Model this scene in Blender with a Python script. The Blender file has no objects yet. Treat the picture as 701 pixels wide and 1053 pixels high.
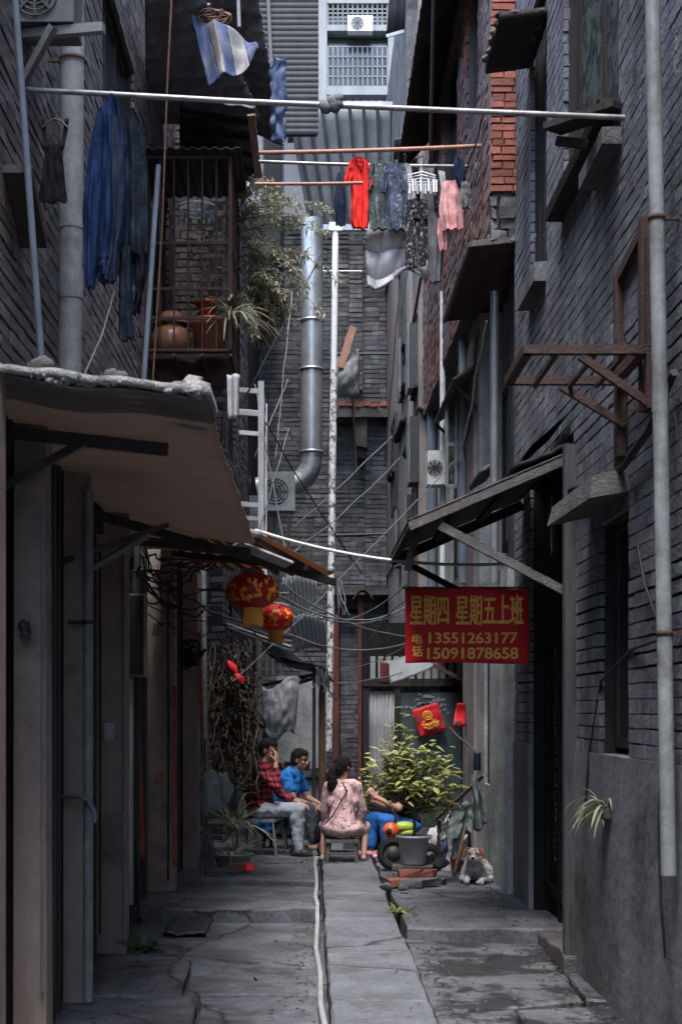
import bpy, math, random
from mathutils import Vector as V, Matrix, noise as mnoise
R = random.Random(7)
rad = math.radians
C = bpy.context.scene.collection
F = 1500.0          # focal length in photograph pixels
CAMZ = 1.63
def W(x, y, Z):     # photograph pixel + real distance -> world point
    return V(((x - 320) * Z / F, Z, CAMZ + (730 - y) * Z / F))
def S(Z): return F / Z
def rj(a): return R.uniform(-a, a)
def nz(x, y=0., z=0.): return mnoise.noise(V((x, y, z)))

# ---------------------------------------------------------------- mesh builder
class MB:
    def __init__(s): s.v = []; s.f = []; s.m = []; s.s = []
    def add(s, vs, fs, mi=0, sm=False):
        o = len(s.v); s.v += [tuple(p) for p in vs]
        for f in fs: s.f.append(tuple(i + o for i in f)); s.m.append(mi); s.s.append(sm)
    def hexa(s, p, mi=0):   # 8 points: bottom 4 then top 4, counter-clockwise
        s.add(p, [(3,2,1,0),(4,5,6,7),(0,1,5,4),(1,2,6,5),(2,3,7,6),(3,0,4,7)], mi)
    def box(s, x0, x1, y0, y1, z0, z1, mi=0, j=0.):
        p = [(x0,y0,z0),(x1,y0,z0),(x1,y1,z0),(x0,y1,z0),(x0,y0,z1),(x1,y0,z1),(x1,y1,z1),(x0,y1,z1)]
        if j: p = [(a+rj(j), b+rj(j), c+rj(j)) for a,b,c in p]
        s.hexa(p, mi)
    def beam(s, a, b, w, h, up=(0,0,1), mi=0, j=0.):
        a, b = V(a), V(b); d = (b-a).normalized(); u = V(up)
        x = d.cross(u)
        if x.length < 1e-4: x = d.cross(V((1,0,0)))
        x.normalize(); z = x.cross(d).normalized()
        p = []
        for e in (-h/2, h/2):
            for q, sx in ((a,-1),(a,1),(b,1),(b,-1)): p.append(q + x*sx*w/2 + z*e + V((rj(j),rj(j),rj(j))))
        s.hexa(p, mi)
    def tube(s, pts, r, seg=8, mi=0, cap=True, sm=True):
        pts = [V(p) for p in pts]; n = len(pts)
        rs = r if isinstance(r, (list,tuple)) else [r]*n
        vs = []; prev = None
        for i, p in enumerate(pts):
            d = (pts[min(i+1,n-1)] - pts[max(i-1,0)])
            if d.length < 1e-7: d = V((0,0,1))
            d.normalize()
            if prev is None:
                x = d.cross(V((0,0,1)))
                if x.length < .05: x = d.cross(V((1,0,0)))
            else: x = prev - d*prev.dot(d)
            if x.length < 1e-5: x = d.orthogonal()
            x.normalize(); prev = x; y = d.cross(x)
            for k in range(seg):
                t = 2*math.pi*k/seg; vs.append(p + (x*math.cos(t) + y*math.sin(t))*rs[i])
        fs = []
        for i in range(n-1):
            for k in range(seg):
                k2 = (k+1) % seg; fs.append((i*seg+k, i*seg+k2, (i+1)*seg+k2, (i+1)*seg+k))
        s.add(vs, fs, mi, sm)
        if cap:
            s.add(vs[:seg], [tuple(range(seg))[::-1]], mi); s.add(vs[-seg:], [tuple(range(seg))], mi)
    def lathe(s, prof, c, seg=24, mi=0, sm=True, ax=(1,1)):
        c = V(c); vs = []; n = len(prof)
        for r, z in prof:
            for k in range(seg):
                t = 2*math.pi*k/seg; vs.append(c + V((r*ax[0]*math.cos(t), r*ax[1]*math.sin(t), z)))
        fs = [(i*seg+k, i*seg+(k+1)%seg, (i+1)*seg+(k+1)%seg, (i+1)*seg+k) for i in range(n-1) for k in range(seg)]
        s.add(vs, fs, mi, sm)
    def ell(s, c, r, seg=16, rings=10, mi=0, rot=None):
        c = V(c); r = (r,r,r) if not isinstance(r,(tuple,list)) else r; vs = []
        for i in range(rings+1):
            a = math.pi*i/rings - math.pi/2
            for k in range(seg):
                t = 2*math.pi*k/seg
                p = V((math.cos(a)*math.cos(t)*r[0], math.cos(a)*math.sin(t)*r[1], math.sin(a)*r[2]))
                if rot: p = rot @ p
                vs.append(c+p)
        fs = [(i*seg+k, i*seg+(k+1)%seg, (i+1)*seg+(k+1)%seg, (i+1)*seg+k) for i in range(rings) for k in range(seg)]
        s.add(vs, fs, mi, True)
    def sheet(s, fn, nu, nv, th=.004, mi=0, sm=True):   # thick sheet from fn(u,v)
        P = [[V(fn(i/nu, j/nv)) for i in range(nu+1)] for j in range(nv+1)]
        top = []; bot = []
        for j in range(nv+1):
            for i in range(nu+1):
                a = P[j][min(i+1,nu)] - P[j][max(i-1,0)]; b = P[min(j+1,nv)][i] - P[max(j-1,0)][i]
                n = a.cross(b)
                n = n.normalized() if n.length > 1e-9 else V((0,0,1))
                top.append(P[j][i] + n*th/2); bot.append(P[j][i] - n*th/2)
        w = nu+1; N = len(top); fs = []
        for j in range(nv):
            for i in range(nu):
                a,b,c,d = j*w+i, j*w+i+1, (j+1)*w+i+1, (j+1)*w+i
                fs.append((a,b,c,d)); fs.append((d+N,c+N,b+N,a+N))
        for i in range(nu):
            fs.append((i, i+N, i+1+N, i+1)); q = nv*w+i; fs.append((q+1, q+1+N, q+N, q))
        for j in range(nv):
            q = j*w; fs.append((q+w, q+w+N, q+N, q)); q = j*w+nu; fs.append((q, q+N, q+w+N, q+w))
        s.add(top+bot, fs, mi, sm)
    def loft(s, rings, mi=0, sm=True, caps=True):
        n = len(rings[0]); vs = [p for r in rings for p in r]
        fs = [(i*n+k, i*n+(k+1)%n, (i+1)*n+(k+1)%n, (i+1)*n+k) for i in range(len(rings)-1) for k in range(n)]
        s.add(vs, fs, mi, sm)
        if caps: s.add(rings[0], [tuple(range(n))[::-1]], mi); s.add(rings[-1], [tuple(range(n))], mi)
    def slab(s, poly, zt, th, step=.16, j=.012, zj=.006, mi=0, tilt=(0,0)):   # paving slab with worn outline
        pts = []; n = len(poly)
        for i in range(n):
            a, b = V(poly[i]), V(poly[(i+1)%n]); k = max(1, int((b-a).length/step))
            for q in range(k):
                p = a.lerp(b, q/k); pts.append((p.x+rj(j), p.y+rj(j)))
        cx = sum(p[0] for p in pts)/len(pts); cy = sum(p[1] for p in pts)/len(pts); m = len(pts)
        def zz(x, y): return zt + tilt[0]*(x-cx) + tilt[1]*(y-cy) + zj*nz(x*3, y*3, zt*9)
        o = [(x, y, zt-th) for x,y in pts]
        a = [(x, y, zz(x,y)-.014) for x,y in pts]
        b = []
        for x, y in pts:
            d = V((cx-x, cy-y)); d = d.normalized()*(.014+rj(.006)); b.append((x+d.x, y+d.y, zz(x,y)))
        vs = o+a+b; fs = []
        for k in range(m):
            k2 = (k+1)%m; fs += [(k,k2,m+k2,m+k), (m+k,m+k2,2*m+k2,2*m+k)]
        fs.append(tuple(range(2*m,3*m))); s.add(vs, fs, mi)

ORG = {}
def link(o, parent=None):
    C.objects.link(o)
    if parent is not None: o.parent = parent
def build(mb, name, m, parent=None, org=None):
    o3 = ORG.get(parent.name, V((0,0,0))) if parent is not None else (V(org) if org is not None else V((0,0,0)))
    me = bpy.data.meshes.new(name)
    me.from_pydata([(a-o3.x, b-o3.y, c-o3.z) for a,b,c in mb.v], [], mb.f)
    for x in (m if isinstance(m,(list,tuple)) else [m]): me.materials.append(x)
    if max(mb.m, default=0) > 0: me.polygons.foreach_set('material_index', mb.m)
    me.polygons.foreach_set('use_smooth', mb.s); me.update()
    ob = bpy.data.objects.new(name, me)
    if parent is None: ob.location = o3
    link(ob, parent); ORG[ob.name] = o3
    return ob
def tag(o, label=None, cat=None, group=None, kind=None):
    if label: o['label'] = label
    if cat: o['category'] = cat
    if group: o['group'] = group
    if kind: o['kind'] = kind
    return o
def thing(name, label, cat, loc, group=None):
    o = bpy.data.objects.new(name, None); o.location = V(loc); o.empty_display_size = .1; link(o); ORG[o.name] = V(loc)
    return tag(o, label, cat, group)
def solo(mb, name, m, label, cat, group=None, org=None):
    if org is None:
        zs = [p[2] for p in mb.v]; n = len(mb.v)
        org = (sum(p[0] for p in mb.v)/n, sum(p[1] for p in mb.v)/n, min(zs))
    return tag(build(mb, name, m, None, org), label, cat, group)
def struct(mb, name, m): return tag(build(mb, name, m), kind='structure')

# ---------------------------------------------------------------- materials
def mat(name, col, rough=.8, var=.25, scale=6., streak=0., bump=.15, spec=.3, metal=0., col2=None, patch=.5, pscale=2.5,
        island=0., stretch=(1,1,1), bscale=None, edge=.12, alpha=None, trans=0., crack=0., grit=0.):
    m = bpy.data.materials.new(name); m.use_nodes = True; nt = m.node_tree; N = nt.nodes; L = nt.links
    b = N['Principled BSDF']; b.inputs['Roughness'].default_value = rough; b.inputs['Metallic'].default_value = metal
    b.inputs['Specular IOR Level'].default_value = spec
    tc = N.new('ShaderNodeTexCoord'); mp = N.new('ShaderNodeMapping'); mp.inputs['Scale'].default_value = stretch
    L.new(tc.outputs['Object'], mp.inputs['Vector'])
    n1 = N.new('ShaderNodeTexNoise'); n1.inputs['Scale'].default_value = scale; n1.inputs['Detail'].default_value = 6; n1.inputs['Roughness'].default_value = .65
    L.new(mp.outputs[0], n1.inputs['Vector'])
    def cc(k): return tuple(max(0., c*k) for c in col[:3]) + (1,)
    r1 = N.new('ShaderNodeValToRGB'); r1.color_ramp.elements[0].position = .3; r1.color_ramp.elements[1].position = .7
    r1.color_ramp.elements[0].color = cc(1-var); r1.color_ramp.elements[1].color = cc(1+var)
    L.new(n1.outputs['Fac'], r1.inputs['Fac']); out = r1.outputs['Color']
    if col2 is not None:
        n2 = N.new('ShaderNodeTexNoise'); n2.inputs['Scale'].default_value = pscale; n2.inputs['Detail'].default_value = 8; n2.inputs['Roughness'].default_value = .7
        L.new(mp.outputs[0], n2.inputs['Vector'])
        r2 = N.new('ShaderNodeValToRGB'); r2.color_ramp.elements[0].position = max(0, 1-patch-edge); r2.color_ramp.elements[1].position = min(1, 1-patch+edge)
        L.new(n2.outputs['Fac'], r2.inputs['Fac'])
        mx = N.new('ShaderNodeMix'); mx.data_type = 'RGBA'; L.new(r2.outputs['Color'], mx.inputs['Factor'])
        L.new(out, mx.inputs['A']); mx.inputs['B'].default_value = tuple(col2[:3])+(1,); out = mx.outputs['Result']
    if streak > 0:
        mp2 = N.new('ShaderNodeMapping'); mp2.inputs['Scale'].default_value = (3.4, 1.5, .42); L.new(tc.outputs['Object'], mp2.inputs['Vector'])
        n3 = N.new('ShaderNodeTexNoise'); n3.inputs['Scale'].default_value = 1.5; n3.inputs['Detail'].default_value = 9; n3.inputs['Roughness'].default_value = .68; L.new(mp2.outputs[0], n3.inputs['Vector'])
        r3 = N.new('ShaderNodeValToRGB'); r3.color_ramp.elements[0].position = .35; r3.color_ramp.elements[1].position = .62
        k = 1-streak; r3.color_ramp.elements[0].color = (k,k,k,1); r3.color_ramp.elements[1].color = (1,1,1,1); L.new(n3.outputs['Fac'], r3.inputs['Fac'])
        mx = N.new('ShaderNodeMix'); mx.data_type = 'RGBA'; mx.blend_type = 'MULTIPLY'; mx.inputs['Factor'].default_value = 1
        L.new(out, mx.inputs['A']); L.new(r3.outputs['Color'], mx.inputs['B']); out = mx.outputs['Result']
    if island > 0:
        g = N.new('ShaderNodeNewGeometry'); mr = N.new('ShaderNodeMapRange'); mr.inputs['To Min'].default_value = 1-island; mr.inputs['To Max'].default_value = 1+island
        L.new(g.outputs['Random Per Island'], mr.inputs['Value'])
        mx = N.new('ShaderNodeMix'); mx.data_type = 'RGBA'; mx.blend_type = 'MULTIPLY'; mx.inputs['Factor'].default_value = 1
        L.new(out, mx.inputs['A']); L.new(mr.outputs[0], mx.inputs['B']); out = mx.outputs['Result']
    if grit > 0:   # fine speckle and grime
        n4 = N.new('ShaderNodeTexNoise'); n4.inputs['Scale'].default_value = 26; n4.inputs['Detail'].default_value = 9; n4.inputs['Roughness'].default_value = .8; L.new(tc.outputs['Object'], n4.inputs['Vector'])
        r4 = N.new('ShaderNodeValToRGB'); r4.color_ramp.elements[0].position = .36; r4.color_ramp.elements[1].position = .6; k = 1-grit
        r4.color_ramp.elements[0].color = (k,k,k,1); r4.color_ramp.elements[1].color = (1,1,1,1); L.new(n4.outputs['Fac'], r4.inputs['Fac'])
        mx = N.new('ShaderNodeMix'); mx.data_type = 'RGBA'; mx.blend_type = 'MULTIPLY'; mx.inputs['Factor'].default_value = 1
        L.new(out, mx.inputs['A']); L.new(r4.outputs['Color'], mx.inputs['B']); out = mx.outputs['Result']
    if crack > 0:
        n5 = N.new('ShaderNodeTexNoise'); n5.inputs['Scale'].default_value = 3.; n5.inputs['Detail'].default_value = 6; L.new(tc.outputs['Object'], n5.inputs['Vector'])
        m5 = N.new('ShaderNodeMix'); m5.data_type = 'VECTOR'; m5.inputs['Factor'].default_value = .22; L.new(tc.outputs['Object'], m5.inputs['A']); L.new(n5.outputs['Color'], m5.inputs['B'])
        vo = N.new('ShaderNodeTexVoronoi'); vo.feature = 'DISTANCE_TO_EDGE'; vo.inputs['Scale'].default_value = crack; L.new(m5.outputs['Result'], vo.inputs['Vector'])
        r5 = N.new('ShaderNodeValToRGB'); r5.color_ramp.elements[0].position = .0015; r5.color_ramp.elements[1].position = .006
        r5.color_ramp.elements[0].color = (.12,.12,.12,1); r5.color_ramp.elements[1].color = (1,1,1,1); L.new(vo.outputs['Distance'], r5.inputs['Fac'])
        mx = N.new('ShaderNodeMix'); mx.data_type = 'RGBA'; mx.blend_type = 'MULTIPLY'; mx.inputs['Factor'].default_value = 1
        L.new(out, mx.inputs['A']); L.new(r5.outputs['Color'], mx.inputs['B']); out = mx.outputs['Result']
    L.new(out, b.inputs['Base Color'])
    rr = N.new('ShaderNodeMapRange'); rr.inputs['To Min'].default_value = max(0,rough-.14); rr.inputs['To Max'].default_value = min(1,rough+.14)
    L.new(n1.outputs['Fac'], rr.inputs['Value']); L.new(rr.outputs[0], b.inputs['Roughness'])
    if bump > 0:
        nb = N.new('ShaderNodeTexNoise'); nb.inputs['Scale'].default_value = bscale or scale*5; nb.inputs['Detail'].default_value = 5
        L.new(mp.outputs[0], nb.inputs['Vector'])
        bp = N.new('ShaderNodeBump'); bp.inputs['Strength'].default_value = min(1, bump*2); bp.inputs['Distance'].default_value = .012
        L.new(nb.outputs['Fac'], bp.inputs['Height']); L.new(bp.outputs[0], b.inputs['Normal'])
    if alpha is not None: b.inputs['Alpha'].default_value = alpha
    if trans: b.inputs['Transmission Weight'].default_value = trans
    return m
def glassy(name, col, rough=.12):
    return mat(name, col, rough, .3, 3, bump=.02, spec=.6)
M = {}
M['paintbrick'] = mat('painted_brick', (.20,.215,.248), .85, .3, 7, streak=.5, grit=.35, bump=.35, island=.16, col2=(.10,.098,.104), patch=.44, pscale=1.2)
M['mortar'] = mat('dark_mortar', (.018,.018,.02), .95, .3, 10)
M['leftbrick'] = mat('left_brick', (.115,.108,.116), .85, .25, 5, streak=.35, bump=.35, island=.22, col2=(.085,.062,.052), patch=.42, pscale=.9)
M['greybrick'] = mat('grey_brick', (.19,.20,.22), .85, .3, 4, streak=.4, bump=.3, island=.35, col2=(.085,.088,.098), patch=.45, pscale=.6, grit=.3)
M['redbrick'] = mat('red_brick', (.20,.068,.05), .85, .3, 6, bump=.35, island=.35, col2=(.20,.075,.055), patch=.3, pscale=9)
M['oldredbrick'] = mat('old_red_brick', (.20,.085,.065), .85, .3, 6, bump=.35, island=.3, col2=(.13,.125,.13), patch=.5, pscale=1.2)
M['greymortar'] = mat('grey_mortar', (.085,.088,.095), .95, .3, 10)
M['palemortar'] = mat('pale_mortar', (.10,.09,.088), .95, .3, 10)
M['plaster'] = mat('grey_plaster', (.20,.21,.235), .85, .22, 3, streak=.35, bump=.3, col2=(.060,.058,.060), patch=.45, pscale=1.5, stretch=(1,.5,.8), edge=.08, grit=.35)
M['plasterblue'] = mat('blue_plaster', (.36,.39,.415), .85, .2, 3, streak=.22, bump=.25, col2=(.15,.155,.16), patch=.42, pscale=1.8, stretch=(1,.3,.8), grit=.3)
M['plasterwarm'] = mat('warm_plaster', (.30,.265,.255), .85, .22, 3, stretch=(1,.3,.8), grit=.3, streak=.22, bump=.25, col2=(.09,.08,.08), patch=.42, pscale=1.5)
M['orangeplaster'] = mat('orange_plaster', (.27,.135,.10), .9, .25, 5, bump=.4, col2=(.2,.205,.215), patch=.60, pscale=1.1)
M['concrete'] = mat('concrete', (.132,.140,.157), .8, .3, 2.2, bump=.35, col2=(.055,.056,.06), patch=.47, pscale=1.6, bscale=18, spec=.4, edge=.09, grit=.5, crack=.5)
M['path'] = mat('path_concrete', (.135,.145,.162), .75, .25, 2.5, bump=.3, col2=(.09,.094,.10), patch=.43, pscale=1.7, bscale=20, spec=.4, edge=.07, grit=.45, crack=.4)
M['wet'] = mat('wet_concrete', (.115,.12,.13), .5, .3, 2.4, bump=.3, col2=(.028,.028,.031), patch=.5, pscale=2.0, edge=.03, bscale=16, spec=.5, grit=.5, crack=.9)
M['soil'] = mat('dark_soil', (.03,.03,.032), .95, .4, 8)
M['pillar'] = mat('brown_plaster', (.29,.236,.210), .85, .18, 3, streak=.25, bump=.15, col2=(.075,.06,.056), patch=.33, pscale=1.7)
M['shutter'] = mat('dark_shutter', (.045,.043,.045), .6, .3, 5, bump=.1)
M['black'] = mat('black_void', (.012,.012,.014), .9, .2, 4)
M['darkwood'] = mat('dark_wood', (.04,.036,.035), .8, .35, 3, bump=.35, stretch=(6,6,.8))
M['doorwood'] = mat('door_wood', (.016,.016,.018), .7, .35, 3, bump=.3, stretch=(8,8,.6))
M['greywood'] = mat('grey_wood', (.105,.104,.107), .85, .45, 3, bump=.4, stretch=(5,5,5), col2=(.07,.066,.064))
M['brownwood'] = mat('brown_wood', (.11,.062,.042), .8, .35, 4, bump=.35, stretch=(4,4,1))
M['brownpanel'] = mat('brown_panel', (.20,.172,.16), .7, .3, 2.5, bump=.2, col2=(.27,.245,.23), patch=.36, pscale=1.6, stretch=(.5,2,1))
M['orangeslat'] = mat('orange_slat', (.46,.25,.13), .7, .3, 4, bump=.2, col2=(.18,.11,.07))
M['darkmetal'] = mat('dark_metal', (.028,.03,.033), .55, .35, 8, bump=.1, spec=.5)
M['rust'] = mat('rust_metal', (.065,.030,.026), .75, .4, 12, bump=.3, col2=(.03,.021,.02), pscale=6)
M['redpaint'] = mat('old_red_paint', (.19,.05,.045), .7, .3, 8, bump=.2, col2=(.09,.04,.04))
M['galv'] = mat('galvanised', (.30,.325,.34), .40, .25, 3, bump=.06, metal=.7, spec=.5)
M['darkgalv'] = mat('dull_galvanised', (.26,.28,.30), .5, .25, 4, bump=.1, metal=.4, col2=(.13,.13,.135), pscale=2)
M['corr'] = mat('corrugated_grey', (.34,.355,.37), .6, .2, 3, streak=.3, bump=.1, metal=.2)
M['corrdark'] = mat('corrugated_dark', (.030,.031,.035), .75, .3, 3, streak=.3, bump=.15)
M['corrmid'] = mat('corrugated_mid', (.095,.10,.112), .65, .3, 3, streak=.3, bump=.15)
M['rustcorr'] = mat('corrugated_rust', (.085,.055,.05), .75, .35, 4, streak=.4, bump=.2, col2=(.04,.035,.035))
M['pvc'] = mat('pvc_pipe', (.25,.275,.285), .6, .2, 4, streak=.4, bump=.08, spec=.3, col2=(.12,.11,.10), patch=.40, pscale=3.5, grit=.3)
M['bluepipe'] = mat('blue_grey_pipe', (.12,.15,.19), .55, .2, 5, bump=.05)
M['white'] = mat('white_paint', (.62,.64,.65), .55, .15, 6, bump=.1, col2=(.3,.3,.3), patch=.33, pscale=5)
M['peel'] = mat('peeling_white', (.55,.57,.58), .7, .2, 12, bump=.5, col2=(.09,.08,.08), patch=.47, pscale=14, edge=.04)
M['lumpy'] = mat('crumbling_mortar', (.27,.27,.27), .95, .35, 22, bump=.6, col2=(.06,.06,.06), patch=.42, pscale=20, edge=.06)
M['stone'] = mat('stone', (.11,.105,.10), .9, .35, 9, bump=.6, col2=(.05,.05,.05))
M['hose'] = mat('pale_hose', (.30,.31,.31), .6, .25, 6, bump=.05, grit=.3)
M['wire'] = mat('black_cable', (.014,.014,.016), .6, .2, 5, bump=0)
M['greywire'] = mat('grey_cable', (.14,.145,.15), .6, .2, 5, bump=0)
M['whitewire'] = mat('white_cable', (.5,.49,.46), .6, .15, 9, bump=0)
M['glass'] = glassy('dark_glass', (.03,.035,.04))
M['frosted'] = mat('patterned_glass', (.028,.03,.032), .85, .6, 14, bump=.3, col2=(.075,.085,.083), pscale=9, spec=.06, edge=.03)
M['teal'] = mat('teal_door', (.085,.125,.135), .6, .2, 3, streak=.3, bump=.1, col2=(.05,.07,.075))
M['bluecl'] = mat('blue_cloth', (.012,.026,.075), .9, .25, 6, bump=.25)
M['navy'] = mat('navy_cloth', (.018,.026,.05), .9, .3, 6, bump=.25)
M['denim'] = mat('dark_denim', (.012,.019,.030), .9, .3, 8, bump=.3)
M['blackcl'] = mat('black_cloth', (.010,.010,.013), .9, .3, 6, bump=.2)
M['redcl'] = mat('red_cloth', (.62,.035,.03), .85, .12, 5, bump=.2)
M['quilt'] = mat('grey_quilt', (.56,.57,.59), .8, .15, 4, bump=.25, col2=(.42,.42,.44), pscale=3)
M['greycl'] = mat('grey_cloth', (.12,.125,.135), .9, .3, 6, bump=.3)
M['greencl'] = mat('grey_green_cloth', (.11,.14,.14), .9, .2, 6, bump=.3)
M['palecl'] = mat('pale_cloth', (.38,.38,.4), .9, .2, 6, bump=.3)
M['pinkcl'] = mat('pink_patterned_cloth', (.48,.26,.26), .9, .3, 30, bump=.2, col2=(.5,.05,.06), pscale=22, patch=.35)
M['floralnavy'] = mat('navy_flower_cloth', (.05,.065,.10), .9, .3, 20, bump=.2, col2=(.20,.22,.25), pscale=28, patch=.43, edge=.04)
M['floralgrey'] = mat('grey_leaf_cloth', (.06,.085,.09), .9, .3, 20, bump=.2, col2=(.17,.19,.19), pscale=24, patch=.46, edge=.04)
M['bwpattern'] = mat('black_white_cloth', (.02,.02,.024), .9, .3, 20, bump=.2, col2=(.28,.29,.3), pscale=30, patch=.43, edge=.03)
M['terra'] = mat('terracotta', (.34,.11,.075), .6, .2, 6, bump=.1, col2=(.2,.09,.07))
M['brownglaze'] = mat('brown_glaze', (.30,.14,.075), .3, .25, 5, bump=.08, spec=.5, col2=(.11,.05,.035))
M['redplastic'] = mat('red_plastic', (.42,.035,.02), .4, .15, 5, bump=.04, spec=.5)
M['greypot'] = mat('grey_pot', (.30,.31,.32), .5, .15, 5, streak=.2, bump=.06, spec=.5)
M['leafg'] = mat('bush_leaf', (.29,.30,.115), .6, .35, 4, bump=.05, spec=.2, island=.5)
M['leafd'] = mat('dark_leaf', (.060,.080,.038), .5, .35, 4, bump=.05, spec=.5, island=.4)
M['leafgrey'] = mat('grey_leaf', (.24,.25,.175), .6, .35, 4, bump=.05, island=.45)
M['leafblack'] = mat('withered_leaf', (.022,.024,.02), .7, .35, 4, bump=.05, island=.5)
M['drystem'] = mat('dry_stem', (.15,.085,.065), .8, .3, 9, bump=.1, island=.3)
M['bark'] = mat('bark', (.075,.055,.045), .9, .3, 14, bump=.5)
M['skin'] = mat('skin', (.40,.225,.165), .55, .12, 5, bump=.05, spec=.4)
M['hair'] = mat('black_hair', (.011,.010,.011), .7, .4, 60, bump=.6, spec=.25, stretch=(1,1,.25))
M['lantern'] = mat('lantern_silk', (.50,.022,.018), .5, .15, 6, bump=.06, spec=.4)
M['gold'] = mat('gold_print', (.80,.36,.05), .5, .25, 6, bump=.1, spec=.5)
M['goldtext'] = mat('gold_lettering', (.95,.52,.12), .6, .1, 6, bump=0)
M['signred'] = mat('red_banner', (.70,.014,.026), .5, .12, 3, bump=.06, spec=.4)
M['redpaper'] = mat('red_paper', (.62,.022,.03), .6, .12, 5, bump=.06)
M['foil'] = mat('grey_tarp', (.27,.285,.30), .45, .25, 5, bump=.25, spec=.5)
M['bagplastic'] = mat('clear_plastic', (.30,.33,.35), .25, .2, 5, bump=.3, spec=.6)
M['tarpblue'] = mat('blue_tarp', (.028,.048,.11), .75, .3, 5, bump=.2, col2=(.07,.075,.085), patch=.42)
M['tarpwhite'] = mat('white_tarp', (.15,.152,.155), .75, .3, 5, bump=.2, col2=(.07,.07,.07), patch=.45)
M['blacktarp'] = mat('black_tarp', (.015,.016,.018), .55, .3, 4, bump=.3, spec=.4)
M['bamboo'] = mat('bamboo', (.27,.15,.105), .6, .25, 10, bump=.15)
M['steelrod'] = mat('steel_rod', (.22,.22,.225), .45, .3, 7, bump=.06, metal=.5, col2=(.12,.09,.08), patch=.36)
M['rubber'] = mat('black_rubber', (.014,.014,.015), .8, .2, 10, bump=.2)
M['orangepl'] = mat('orange_plastic', (.58,.09,.035), .5, .2, 5, bump=0, spec=.5)
M['limepl'] = mat('lime_plastic', (.24,.33,.03), .5, .2, 5, bump=0, spec=.5)
M['tower'] = mat('tower_wall', (.075,.083,.092), .8, .15, 1, streak=.25, bump=.05)
M['towerlight'] = mat('tower_trim', (.20,.213,.223), .7, .1, 1, streak=.2, bump=.05)
M['acwhite'] = mat('ac_casing', (.55,.57,.58), .5, .12, 5, streak=.15, bump=.03)

for k in ('bluecl','navy','denim','blackcl','redcl','greycl','greencl','palecl','pinkcl','floralnavy','floralgrey','bwpattern','blacktarp','black','doorwood','darkwood','shutter'):
    M[k].node_tree.nodes['Principled BSDF'].inputs['Specular IOR Level'].default_value = .06
def translucent(m, col, fac):      # thin sheet that lets some daylight through
    nt = m.node_tree; N, L = nt.nodes, nt.links; b = N['Principled BSDF']; o = N['Material Output']
    t = N.new('ShaderNodeBsdfTranslucent'); t.inputs['Color'].default_value = tuple(col)+(1,)
    mx = N.new('ShaderNodeMixShader'); mx.inputs['Fac'].default_value = fac; L.new(b.outputs[0], mx.inputs[1]); L.new(t.outputs[0], mx.inputs[2]); L.new(mx.outputs[0], o.inputs['Surface'])
translucent(M['brownpanel'], (.28,.225,.20), .40)
M['orangepanel'] = mat('orange_panel', (.30,.16,.09), .7, .35, 4, bump=.2, col2=(.1,.06,.04))
translucent(M['orangepanel'], (.30,.19,.13), .55)
translucent(M['foil'], (.5,.52,.54), .35); translucent(M['lantern'], (.6,.03,.02), .3); translucent(M['signred'], (.8,.02,.03), .4); translucent(M['bagplastic'], (.5,.53,.55), .45)
for k in ('leafg','leafgrey','leafd'): translucent(M[k], tuple(M[k].node_tree.nodes['Color Ramp'].color_ramp.elements[1].color)[:3], .3)
M['darkgreywood'] = mat('dark_grey_wood', (.062,.062,.066), .85, .45, 3, bump=.4, stretch=(7,7,.7))

M['cageiron'] = mat('old_cage_iron', (.035,.028,.027), .8, .4, 12, bump=.2, spec=.1, col2=(.06,.03,.024), pscale=6)
# ---------------------------------------------------------------- ground
g = MB(); g.box(-40, 40, -30, 90, -.6, -.22); struct(g, 'ground', M['concrete'])
p = MB()
zs = [-6, -4.3, -2.5, -.8, .9, 2.6, 4.2, 5.9, 7.25, 8.2, 9.86, 11.4, 13.0, 14.5, 16.2, 17.9, 19.5, 21.2, 23., 25., 28.]
for a, b in zip(zs, zs[1:]):
    p.slab([(.11+rj(.01), a+.006), (.665+rj(.01), a+.006), (.665+rj(.01), b-.006), (.11+rj(.01), b-.006)], .0+rj(.006), .3, j=.006, zj=.008, tilt=(rj(.006), rj(.004)))
struct(p, 'path', M['path'])
p = MB()     # lower paving on the left
for poly in ([(-1.75,-6),(.07,-6),(.07,.8),(-1.75,.8)], [(-1.75,.83),(.07,.83),(.06,4.9),(-1.75,4.9)], [(-1.75,4.93),(.06,4.93),(.06,7.0),(-1.75,7.0)],
             [(-1.75,7.03),(-.62,7.03),(-.70,9.0),(-1.75,8.9)], [(-.6,7.03),(.06,7.03),(.06,9.02),(-.68,9.0)],
             [(-1.75,8.93),(-.8,9.03),(-.86,10.3),(-1.75,10.4)], [(-.78,9.03),(.06,9.05),(.06,10.18),(-.3,10.12),(-.84,10.28)],
             [(-1.75,10.43),(-.86,10.33),(-.3,10.16),(.06,10.21),(.06,12.2),(-1.75,12.2)]):
    p.slab(poly, -.135+rj(.012), .2, j=.008, zj=.014, tilt=(rj(.006), rj(.006)))
for poly in ([(-1.75,12.12),(-.5,12.1),(.07,12.06),(.07,13.7),(-1.75,13.7)],):
    p.slab(poly, -.02, .3, j=.02, zj=.025)
for poly in ([(-1.75,13.72),(-.55,13.68),(.07,13.62),(.07,15.1),(-1.75,15.1)], [(-1.75,15.12),(.07,15.12),(.07,17.6),(-1.75,17.6)], [(-1.75,17.62),(.07,17.62),(.07,28),(-1.75,28)]):
    p.slab(poly, .045+rj(.01), .35, j=.02, zj=.02)
struct(p, 'left_pavement', M['concrete'])
p = MB()     # broken lower paving on the right
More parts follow.
